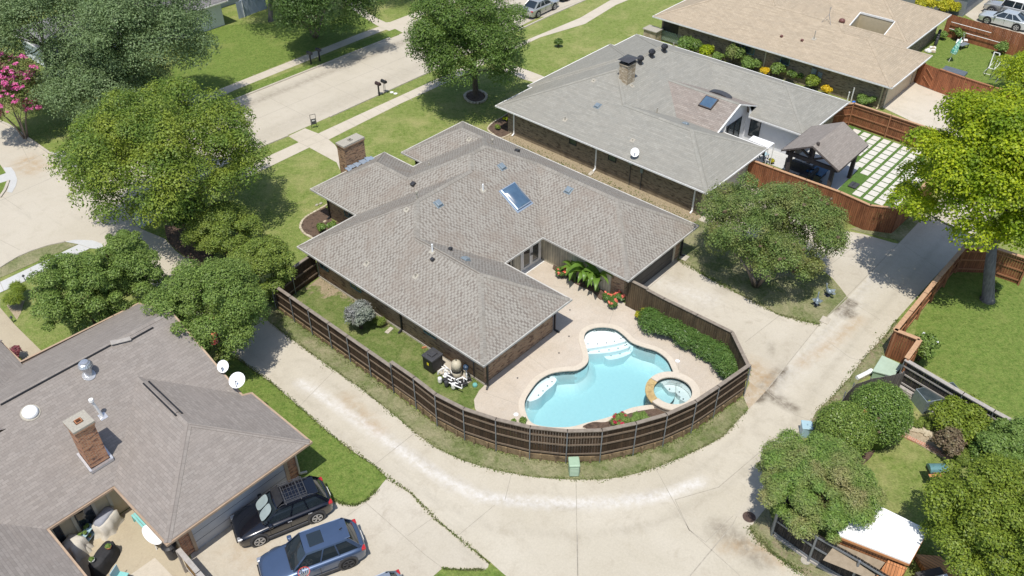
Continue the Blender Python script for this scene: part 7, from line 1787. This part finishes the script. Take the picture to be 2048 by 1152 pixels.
for x,y,l in((634,411,'left small white stone in the front lawn'),(642,408,'right small white stone in the front lawn'),(650,444,'pale boulder in the mulch bed by the black downspout')):
    q=at(x,y); t=thing('stone',l,'stone',(q.x,q.y,.0)); MB().lathe([(.04,0),(.13,.02),(.11,.09),(.03,.12)],(0,0,0),8,sx=1.2,sy=.8).build('rock',LEAD if y<430 else STONE,t,local=True,bevel=.02)
for x,y,l in((51,562,'small black path light beside the white ramp'),(27,645,'small black path light beside the buff path')):
    q=at(x,y); t=thing('path_light',l,'lamp',(q.x,q.y,0)); MB().tube([(0,0,0),(0,0,.4)],.02,6).build('stake',BLACKP,t,local=True); MB().lathe([(.09,.38),(.06,.46),(.02,.5)],(0,0,0),10).build('lamp_head',DKGREY,t,local=True)
# charcoal grill
q=at(1862,963); t=thing('charcoal_grill','teal-lidded pedestal grill on the garden lawn','grill',(q.x-.0,q.y,.01),rad(-48))
MB().tube([(0,0,0),(0,0,.75)],.05,8).build('pedestal',BLACKP,t,local=True); MB().box(-.42,.42,-.26,.26,.75,.93).build('firebox',BLACKP,t,local=True,bevel=.02)
mb=MB(); nn=8; prof=[(.27*math.cos(math.pi*k/nn),.24*math.sin(math.pi*k/nn)) for k in range(nn+1)]
for x in(-.42,.42): mb.v+=[(x,a,.935+b) for a,b in prof]
m_=len(prof)
for k in range(m_-1): mb.f.append((k,k+1,m_+k+1,m_+k)); mb.m.append(0)
mb.f+=[tuple(range(m_))[::-1],tuple(range(m_,2*m_))]; mb.m+=[0,0]
mb.build('lid',TEALG,t,local=True); MB().tube([(-.3,-.3,1.0),(.3,-.3,1.0)],.015,6).build('handle',COPPER,t,local=True); MB().box(-.5,.5,-.42,-.27,.86,.88).build('shelf',COPPER,t,local=True)
# glass cold frame
q=at(1862,800); t=thing('cold_frame','glass-topped grey cold frame half hidden by the loose shrub','cold frame',(*tuple(at(1870,808))[:2],0),rad(-35)); MB().box(-1.1,1.1,-.5,.5,0,.9).build('frame',GREYV,t,local=True); MB().box(-1.05,1.05,-.45,.45,.901,.93).build('glass_top',PANE,t,local=True)
# white-roofed playhouse shed
zr=2.3
rp=[at(1738,1001,2.25),at(1857,1060,2.25),at(1820,1126,2.25),at(1672,1068,2.25)]
a=Vector((rp[0].x,rp[0].y,0)); ux=(Vector((rp[1].x,rp[1].y,0))-a); uy=(Vector((rp[3].x,rp[3].y,0))-a)
PH=thing('playhouse','orange timber playhouse with broad white flat roof under the feathery tree','playhouse',a+ux*.5+uy*.5)
Rp=[Vector((p.x,p.y,2.25)) for p in rp]
MB().add([tuple(p) for p in Rp]+[tuple(p-Vector((0,0,.08))) for p in Rp],[(0,1,2,3),(4,5,6,7),(0,4,5,1),(1,5,6,2),(2,6,7,3),(3,7,4,0)]).build('roof',mk('white_membrane',(.86,.86,.85),(.80,.80,.79),2.2,.6),PH)
cq=(Rp[0]+Rp[1]+Rp[2]+Rp[3])/4
wallp=[cq+(p-cq)*.90 for p in Rp]
MB().prism([(p.x,p.y) for p in wallp],0,2.16).build('wall',ORW,PH)
mb=MB()
for i in range(4): p=Rp[i]-Vector((0,0,.13));q_=Rp[(i+1)%4]-Vector((0,0,.13)); p=cq+(p-cq)*.995; q_=cq+(q_-cq)*.995; mb.bar((p.x,p.y,2.10),(q_.x,q_.y,2.10),.05,.12)
mb.build('fascia',COPPER,PH)
e0=at(1745,1145,1.2)
# lean-to with board side next to the fence
l0=Rp[3]+(Rp[2]-Rp[3])*.05; l1=Rp[3]+(Rp[2]-Rp[3])*.72; o_=(Rp[3]-Rp[0]).normalized()
MB().add([(l0.x,l0.y,1.7),(l1.x,l1.y,1.7),(l1.x+o_.x*.9,l1.y+o_.y*.9,1.35),(l0.x+o_.x*.9,l0.y+o_.y*.9,1.35)],[(0,1,2,3)]).build('lean_to',mk('tan_tarp',(.30,.24,.17),(.24,.19,.13),4,.8),PH)
l2=Rp[3]+(Rp[2]-Rp[3])*.74; l3=Rp[2]
MB().add([(l2.x,l2.y,1.9),(l3.x,l3.y,1.9),(l3.x+o_.x*.7,l3.y+o_.y*.7,1.5),(l2.x+o_.x*.7,l2.y+o_.y*.7,1.5),(l2.x,l2.y,0),(l3.x,l3.y,0),(l3.x+o_.x*.7,l3.y+o_.y*.7,0),(l2.x+o_.x*.7,l2.y+o_.y*.7,0)],[(0,1,2,3),(3,2,6,7),(2,1,5,6),(0,3,7,4)]).build('porch',ORW,PH)
dk_=P2([(1830,1108),(1880,1112),(1900,1130),(1960,1170),(1900,1200),(1858,1150)],.3); t=thing('garden_deck','orange timber deck beside the white-roofed playhouse','deck',(*dk_[0],0)); MB().prism(dk_,0,.3).build('deck_boards',boards('orange_deck_boards',(.62,.32,.15),(.54,.27,.12),(.66,.38,.2),.14,.01),t)
q=at(1868,1140,.4); t=thing('deck_box','dark box with white lid beside the orange deck','box',(q.x-.6,q.y-.2,0),rad(-35)); MB().box(-.6,.6,-.5,.5,0,.6).build('body',CHAR,t,local=True,bevel=.02); MB().box(-.3,.62,-.52,.1,.601,.66).build('lid',WHITEV,t,local=True)
gv=P2([(1905,1118),(1935,1105),(1990,1140),(2040,1200),(1960,1175)],0); t=thing('gravel_bed','grey gravel bed beside the orange deck under the olive tree','gravel bed',(*gv[0],0)); MB().prism(gv,0,.04).build('gravel',mk('grey_gravel',(.28,.26,.25),(.12,.11,.11),18,.95,bp=1),t)
# basketball hoop in front of the blue crossover
q=at(608,1144,3.0); t=thing('basketball_hoop','red basketball rim with white net above the blue crossover','basketball hoop',(q.x,q.y,0),rad(-45))
mb=MB(); nn=20
for k in range(nn):
    a=2*math.pi*k/nn;b=2*math.pi*(k+1)/nn; mb.bar((.23*math.cos(a),.23*math.sin(a),3.0),(.23*math.cos(b),.23*math.sin(b),3.0),.022,.022)
mb.build('rim',mk('red_rim',(.55,.06,.04),None,rough=.5),t,local=True); mb=MB()
for k in range(12):
    a=2*math.pi*k/12
    for da in(-.5,.5): mb.tube([(.22*math.cos(a),.22*math.sin(a),2.99),(.16*math.cos(a+da*.6),.16*math.sin(a+da*.6),2.78),(.12*math.cos(a+da),.12*math.sin(a+da),2.58)],.006,4)
mb.build('net',WHITE,t,local=True)
MB().box(-.06,.06,-.67,-.24,2.96,3.0).build('bracket',DKGREY,t,local=True)
MB().tube([(0,-1.8,0),(0,-1.8,2.6),(0,-.75,3.2)],.05,8).build('pole',DKGREY,t,local=True); MB().box(-.5,.5,-2.3,-1.5,.0,.15).build('base',DKGREY,t,local=True,bevel=.03)
# ---- left patio
sheet('patio',[(-3,12),(6.55,12),(6.55,29.9),(2.3,29.9),(2.3,24),(-3,24)],C_PATH,.012,extra=[((6.5,25.0),(2.5,22.3),.02)])
sheet('patio',P2([(258,1152),(310,1116),(345,1152),(300,1190)]),C_WALK,.02)
def cloth_lump(name,label,px_,parts,mat):
    q=at(*px_); t=thing(name,label,'covered furniture',(q.x,q.y,.012)); return t
def lump(t,nm,mat,rings,rz=0,n=28,ruff=.06,seed=0):
    random.seed(seed); ph=[U(0,6.28) for _ in range(4)]; mb=MB()
    for k,(z,a,b) in enumerate(rings):
        for j in range(n):
            th=2*math.pi*j/n; sq=1/max(abs(math.cos(th)),abs(math.sin(th)))**.55; w_=1+ruff*(1-k/len(rings))*(math.sin(7*th+ph[0])+.6*math.sin(11*th+ph[1]))
            x=a*math.cos(th)*sq*w_;y=b*math.sin(th)*sq*w_; mb.v.append((x*math.cos(rz)-y*math.sin(rz),x*math.sin(rz)+y*math.cos(rz),z))
    m_=len(rings)
    for i in range(m_-1):
        for j in range(n): mb.f.append((i*n+j,i*n+(j+1)%n,(i+1)*n+(j+1)%n,(i+1)*n+j)); mb.m.append(0)
    mb.f.append(tuple((m_-1)*n+j for j in range(n))); mb.m.append(0)
    return mb.build(nm,mat,t,local=True,smooth=True)
q=at(150,1092,.4); t=thing('covered_chair','beige cloth-covered patio chair nearest the left roof edge','covered furniture',(q.x,q.y,.012)); lump(t,'cover',CLOTH_B,[(0,.50,.52),(.3,.42,.46),(.7,.40,.42),(.82,.28,.30),(.84,.05,.05)],.5,seed=1,ruff=.12)
lump(t,'cover_skirt',CLOTH_B,[(0,.62,.30),(.3,.5,.24),(.5,.3,.15),(.52,.05,.05)],-.6,seed=2,ruff=.1)
q=at(212,1042,.5); t=thing('covered_grill','large beige and grey cloth-covered grill by the patio wall','covered furniture',(q.x,q.y,.012)); lump(t,'cover',CLOTH_B,[(0,.68,.44),(.2,.60,.40),(.3,.55,.42),(.78,.60,.36),(.84,.4,.26),(.85,.05,.05)],.45,seed=3,ruff=.13); lump(t,'top_cover',CLOTH_G,[(.72,.55,.27),(.9,.52,.25),(.97,.40,.18),(.98,.04,.04)],.45,seed=4,ruff=.03)
q=at(205,1112,.6); t=thing('covered_table','long patio table under a black cloth','table',(q.x,q.y,.012),rad(28)-.0)
lump(t,'cloth',CLOTH_K,[(0,.78,.36),(.4,.72,.32),(.72,.70,.30),(.75,.66,.28),(.752,.04,.04)],0,seed=5,ruff=.05)
for (x,y),l in (((218,1096),'potted succulent at the right end of the black table'),((185,1122),'white potted succulent at the left end of the black table')):
    q=at(x,y,.80); t=thing('plant_pot',l,'potted plant',(q.x,q.y,.77)); MB().lathe([(.07,0),(.12,.1),(.13,.14),(.10,.14),(.02,.12)],(0,0,0),14).build('pot',TERRA if x>200 else WHITEV,t,local=True)
    pv_=Vector((q.x,q.y,.95)); leaves('foliage',L_LAUR,[pv_],[.11],110,.05,t,asp=.35,up=1,seed=x)
q=at(171,1062,.7); t=thing('plant_stand','pale blue wire plant stand crowded with pots between the covered chair and grill','plant stand',(q.x,q.y,.012),rad(28))
mb=MB()
for z in(.25,.62):
    mb.box(-.42,.42,-.17,.17,z,z+.02)
for sx in(-.4,.4):
    for sy in(-.15,.15): mb.tube([(sx,sy,0),(sx,sy,.62)],.015,5)
mb.build('frame',LTBLUE,t,local=True)
random.seed(2)
for k in range(7):
    x=-.36+k*.12; y=U(-.1,.1); z=.64 if k%3 else .27; MB().lathe([(.05,0),(.075,.09),(.06,.09)],(x,y,z),10).build('pot',[TERRA,LTBLUE,BLACKP][k%3],t,local=True)
    o=bpy.data.objects.new('tmp',None); r_=Matrix.Rotation(rad(28),3,'Z')@Vector((x,y,z)); bpy.data.objects.remove(o)
    lf=leaves('foliage',L_LAUR,[Vector((x,y,z+.14))+Vector(t.location)],[.09],70,.045,t,asp=.3,up=1,seed=k)
q=at(162,1030,.9); t=thing('garden_chair','dark blue metal chair with plants against the beige patio wall','chair',(q.x,q.y,.012),rad(10)); mb=MB(); mb.box(-.25,.25,-.22,.22,.4,.43); 
for sx in(-.23,.23):
    for sy in(-.2,.2): mb.tube([(sx,sy,0),(sx,sy,.4 if sy<0 else .95)],.015,5)
for k in range(5): mb.tube([(-.2+.1*k,.2,.43),(-.2+.1*k,.2,.95)],.01,5)
mb.build('frame',mk('blue_metal',(.03,.13,.19),None,rough=.5),t,local=True)
leaves('foliage',L_DK,[Vector(t.location)+Vector((0,0,.62))],[.24],260,.07,t,asp=.4,seed=77)
q=at(286,1042,.4); t=thing('slatted_bench','turquoise slatted bench under the garage eave','bench',(q.x,q.y,.012),rad(90)); 
for k in range(4): MB().box(-.65,.65,-.2+k*.11,-.11+k*.11,.42,.45).build('slat',TEALP,t,local=True)
for k in range(3): MB().box(-.65,.65,-.24,-.21,.55+k*.13,.63+k*.13).build('back_slat',TEALP,t,local=True)
for sx in(-.6,.6):
    for sy in(-.21,.2): MB().box(sx-.03,sx+.03,sy-.03,sy+.03,0,.42 if sy>0 else .9).build('leg',TEALP,t,local=True)
q=at(305,1070,.7); t=thing('oval_table','white oval patio table half under the garage eave','table',(q.x,q.y,.012),rad(90)); MB().lathe([(.5,.70),(.52,.72),(.5,.74),(.03,.742)],(0,0,0),28,sx=1.35,sy=.62).build('table_top',WHITEV,t,local=True)
for a in range(4): MB().tube([(.4*math.cos(a*1.57+.78),.2*math.sin(a*1.57+.78),0),(.3*math.cos(a*1.57+.78),.15*math.sin(a*1.57+.78),.7)],.025,6).build('leg',WHITEV,t,local=True)
q=at(341,1100,.5); t=thing('wheeled_bin','round black lidded bin at the corner of the left garage','bin',(q.x,q.y,.012)); MB().lathe([(.22,0),(.29,.8),(.31,.82)],(0,0,0),20).build('body',DKGREY,t,local=True); MB().lathe([(.32,.821),(.33,.86),(.22,.93),(.03,.95)],(0,0,0),20).build('lid',BLACKP,t,local=True); MB().box(-.05,.05,-.36,-.30,.6,.7).build('handle',BLACKP,t,local=True)
q=at(240,1150,.6); t=thing('folding_chair','pale turquoise folding chair with a rounded top at the bottom edge','chair',(q.x,q.y,.012),rad(30)); MB().box(-.25,.25,-.22,.22,.4,.43).build('seat',TEALP,t,local=True); MB().box(-.25,.25,.2,.24,.45,.95).build('backrest',LTBLUE,t,local=True,bevel=.01)
for sx in(-.22,.22): MB().tube([(sx,-.2,0),(sx,.22,.43)],.015,5).tube([(sx,.22,0),(sx,-.2,.43)],.015,5).build('leg',TEALP,t,local=True)
# ---- tan house back lawn
q=at(1902,112,.6); t=thing('patio_umbrella','closed green and white patterned umbrella leaning over the back lawn','umbrella',(*tuple(at(1897,122))[:2],0)); 
a=at(1897,124,.0);b=at(1910,89,2.0); b=Vector((a.x+.5,a.y-.3,2.3))
gp=leafm('green_white_canvas',(.0,.3,.2),(.5,.7,.6),(.02,.4,.28),0)
MB().tube([a,b],.025,6).build('pole',WHITE,t); d=(b-a)
MB().tube([a+d*.35,a+d*.45,a+d*.75,a+d*.97],[.28,.30,.16,.03],12).build('canopy',mk('green_canvas',(.02,.28,.19),(.45,.65,.55),9,.8,lo=.45,hi=.55),t)
q=at(1876,137); t=thing('trampoline_mat','flat slate-coloured platform on the lawn behind the cedar gate','platform',(q.x,q.y,0)); pm=P2([(1885,131),(1893,130),(1937,146),(1930,152),(1880,137)],.2); pm=P2([(1884,138),(1892,131),(1936,144),(1928,152)],.2); MB().prism(pm,0,.2).build('deck',mk('slate_board',(.12,.14,.17),(.10,.12,.14),3,.7),t)
t=thing('pvc_frame','white pipe play frame standing on the back lawn','play frame',at(1980,135)); pp_=[(1991,104),(2001,107),(1979,146),(1968,144)]; mb=MB()
B4=[at(*p) for p in [(1990,122),(2000,126),(1981,150),(1966,146)]]
up=[at(x,y,.9) for x,y in [(1989,104),(2000,107),(1989,139),(1978,136)]]
for i in range(4): mb.tube([B4[i],up[i]],.035,6); mb.tube([up[i],up[(i+1)%4]],.035,6); mb.tube([B4[i],B4[(i+1)%4]],.03,6)
mb.build('pipe_frame',WHITE,t)
q=at(1922,95); 
for i,(x,y,l,rz_) in enumerate([(1927,88,'tipped white wire chair stack by the back fence of the tan house',.4)]):
    q=at(x,y); t=thing('garden_chair',l,'chair',(q.x,q.y,0),rz_); mb=MB()
    for k in range(6): mb.tube([(-.25+.1*k,0,0),(-.3+.12*k,.25,1.0)],.014,5)
    for z in(.3,.6,.95): mb.tube([(-.3,.25*z,z),(.32,.25*z,z)],.014,5)
    mb.box(-.25,.25,-.25,.1,.4,.43); mb.build('frame',WHITE,t,local=True)
for x,y,l,rz_ in((1916,92,'white-topped black bench on the back lawn, left of the pair',.2),(1924,97,'grey slatted lounger on the back lawn, right of the pair',-.3)):
    q=at(x,y); t=thing('garden_bench',l,'bench',(q.x,q.y,0),rz_); MB().box(-.55,.55,-.25,.25,.38,.45).build('seat',WHITE if x<1920 else GREYV,t,local=True)
    for sx in(-.5,.5):
        for sy in(-.2,.2): MB().box(sx-.03,sx+.03,sy-.03,sy+.03,0,.38).build('leg',BLACKP,t,local=True)
t=thing('arbor_frame','thin dark metal arch frame at the edge of the tan house lawn','frame',at(1985,150)); mb=MB(); L=[at(1978,160,0),at(2008,130,1.6),at(2035,108,1.8)]; mb.tube(L,.03,6); mb.tube([at(1990,165,0),at(2020,128,1.5),at(2046,108,1.6)],.03,6)
for k in range(5): f=k/5; mb.tube([L[0].lerp(L[1],.3+f*.6),Vector((L[0].lerp(L[1],.3+f*.6).x+.5,L[0].lerp(L[1],.3+f*.6).y-.6,0))],.02,5)
mb.build('pipes',GALV,t)
t=thing('rock_pile','scattered white rocks by the rear corner of the tan house','rocks',at(1862,98)); random.seed(6)
for k in range(12): q=at(1862+U(-10,9),100+U(-7,8)); MB().lathe([(.05,0),(.2,.05),(.15,.2),(.03,.24)],q,7).build('rock',WHITE if k%3 else STONE,t,bevel=.02)
t=thing('garden_tools','dark tangle of tall pots and tools against the tan house rear wall','tools',at(1872,86))
for k in range(5): q=at(1870+k*1.6,92-k*4.6); MB().lathe([(.12,0),(.16,.3),(.13,.7),(.05,.75)],q,10).build('pot',DKGREY,t)
# small items between tan and grey houses
for i,(x,y,h,l) in enumerate([(1701,205,1.3,'taller white pipe standing by the cedar fence behind the grey house'),(1693,207,1.0,'shorter white pipe standing by the cedar fence behind the grey house')]):
    q=at(x,y); t=thing('white_post',l,'post',(q.x,q.y,0)); MB().tube([(0,0,0),(0,0,h)],.05,8).build('pipe',WHITE,t,local=True); MB().tube([(0,0,h),(0,0,h+.05)],.065,8).build('cap',WHITE,t,local=True)
q=at(1702,207); t=thing('ball','blue ball beside the white pipes','ball',(q.x,q.y-.2,0)); MB().lathe([(.02,0),(.12,.04),(.17,.15),(.12,.26),(.02,.3)],(0,0,0),14).build('ball_skin',mk('blue_rubber',(.02,.15,.6),None,rough=.5),t,local=True,smooth=True)
# courtyard chair
q=at(1527,318); t=thing('patio_chair','black metal patio chair by the cedar fence in the courtyard','chair',(q.x,q.y,.02),1.2); MB().box(-.25,.25,-.25,.25,.4,.45).build('seat',LTBLUE,t,local=True); MB().box(-.25,.25,.22,.26,.451,.95).build('backrest',BLACKP,t,local=True)
for sx in(-.22,.22):
    for sy in(-.22,.22): MB().box(sx-.02,sx+.02,sy-.02,sy+.02,0,.4).build('leg',BLACKP,t,local=True)
# ---- other buildings at the edges
def simple_house(label,x0,x1,y0,y1,sides,roofm_,wallm_,ze=2.4,p=.4,name='brick_house',inset=.5):
    t=thing(name,label,'house',((x0+x1)/2,(y0+y1)/2,0))
    house(t,[hip(x0,x1,y0,y1,ze,p,sides)],[(x0,y0),(x1,y0),(x1,y1),(x0,y1)] if sides=='WESN' else [(x0,y0),((x0+x1)/2,y0),(x1,y0),(x1,y1),((x0+x1)/2,y1),(x0,y1)],ze,roofm_,roofm_,wallm_,inset,fascia=WHITE); return t
q=at(455,50); gx=at(403,66); 
simple_house('white-walled garage with dark mottled roof behind the big oaks',25.5,at(452,48).x+.3,at(404,66).y-.4,at(404,66).y+8,'WESN',SH_DARK,WALLW,ze=2.5)
wf=[at(452,48),at(458,50)]
t=thing('pale_fence','tall pale board fence beside the white garage','fence',at(456,52)); a=at(403,66)
MB().bar((gx.x+5.2,gx.y+.2,.85),(gx.x+5.8,gx.y+1.6,.85),.06,1.7).build('boards',WALLW,t)
b0=at(478,38);b1=at(534,17)
fence('pale blue-grey board fence at the top edge left of the tall trunk',[tuple(b0)[:2],tuple(b1)[:2]],1.7,mk('blue_grey_boards',(.33,.38,.45),(.29,.34,.41),3,.8),side=-1,rails=(),postmat=None,step=2.5)
simple_house('pale blue-grey walled house behind the pale fence at the top edge',b0.x-2,b0.x+12,b0.y+3.5,b0.y+12,'WESN',SH_DARK,BLUEGR,ze=2.6)
g0=at(1935,36);
gh=simple_house('grey-walled garage with black corner post behind the golden hedge',g0.x-.3,g0.x+7.5,g0.y+.2,g0.y+9,'WESN',SH_DARK,DGWALL,ze=2.8,inset=.3)
r0=at(1968,12); MB().box(r0.x+1.0,r0.x+3.8,g0.y+6.0,g0.y+6.05,0,2.2).build('door',REDDOOR,gh)
fence('dark red board fence behind the boxy off-roader',[(g0.x+7.5,g0.y+.4),(g0.x+16,g0.y-1.5)],2.0,mk('dark_red_boards',(.16,.025,.025),(.13,.02,.02),3,.7),side=-1,rails=(),postmat=None,step=2.5)
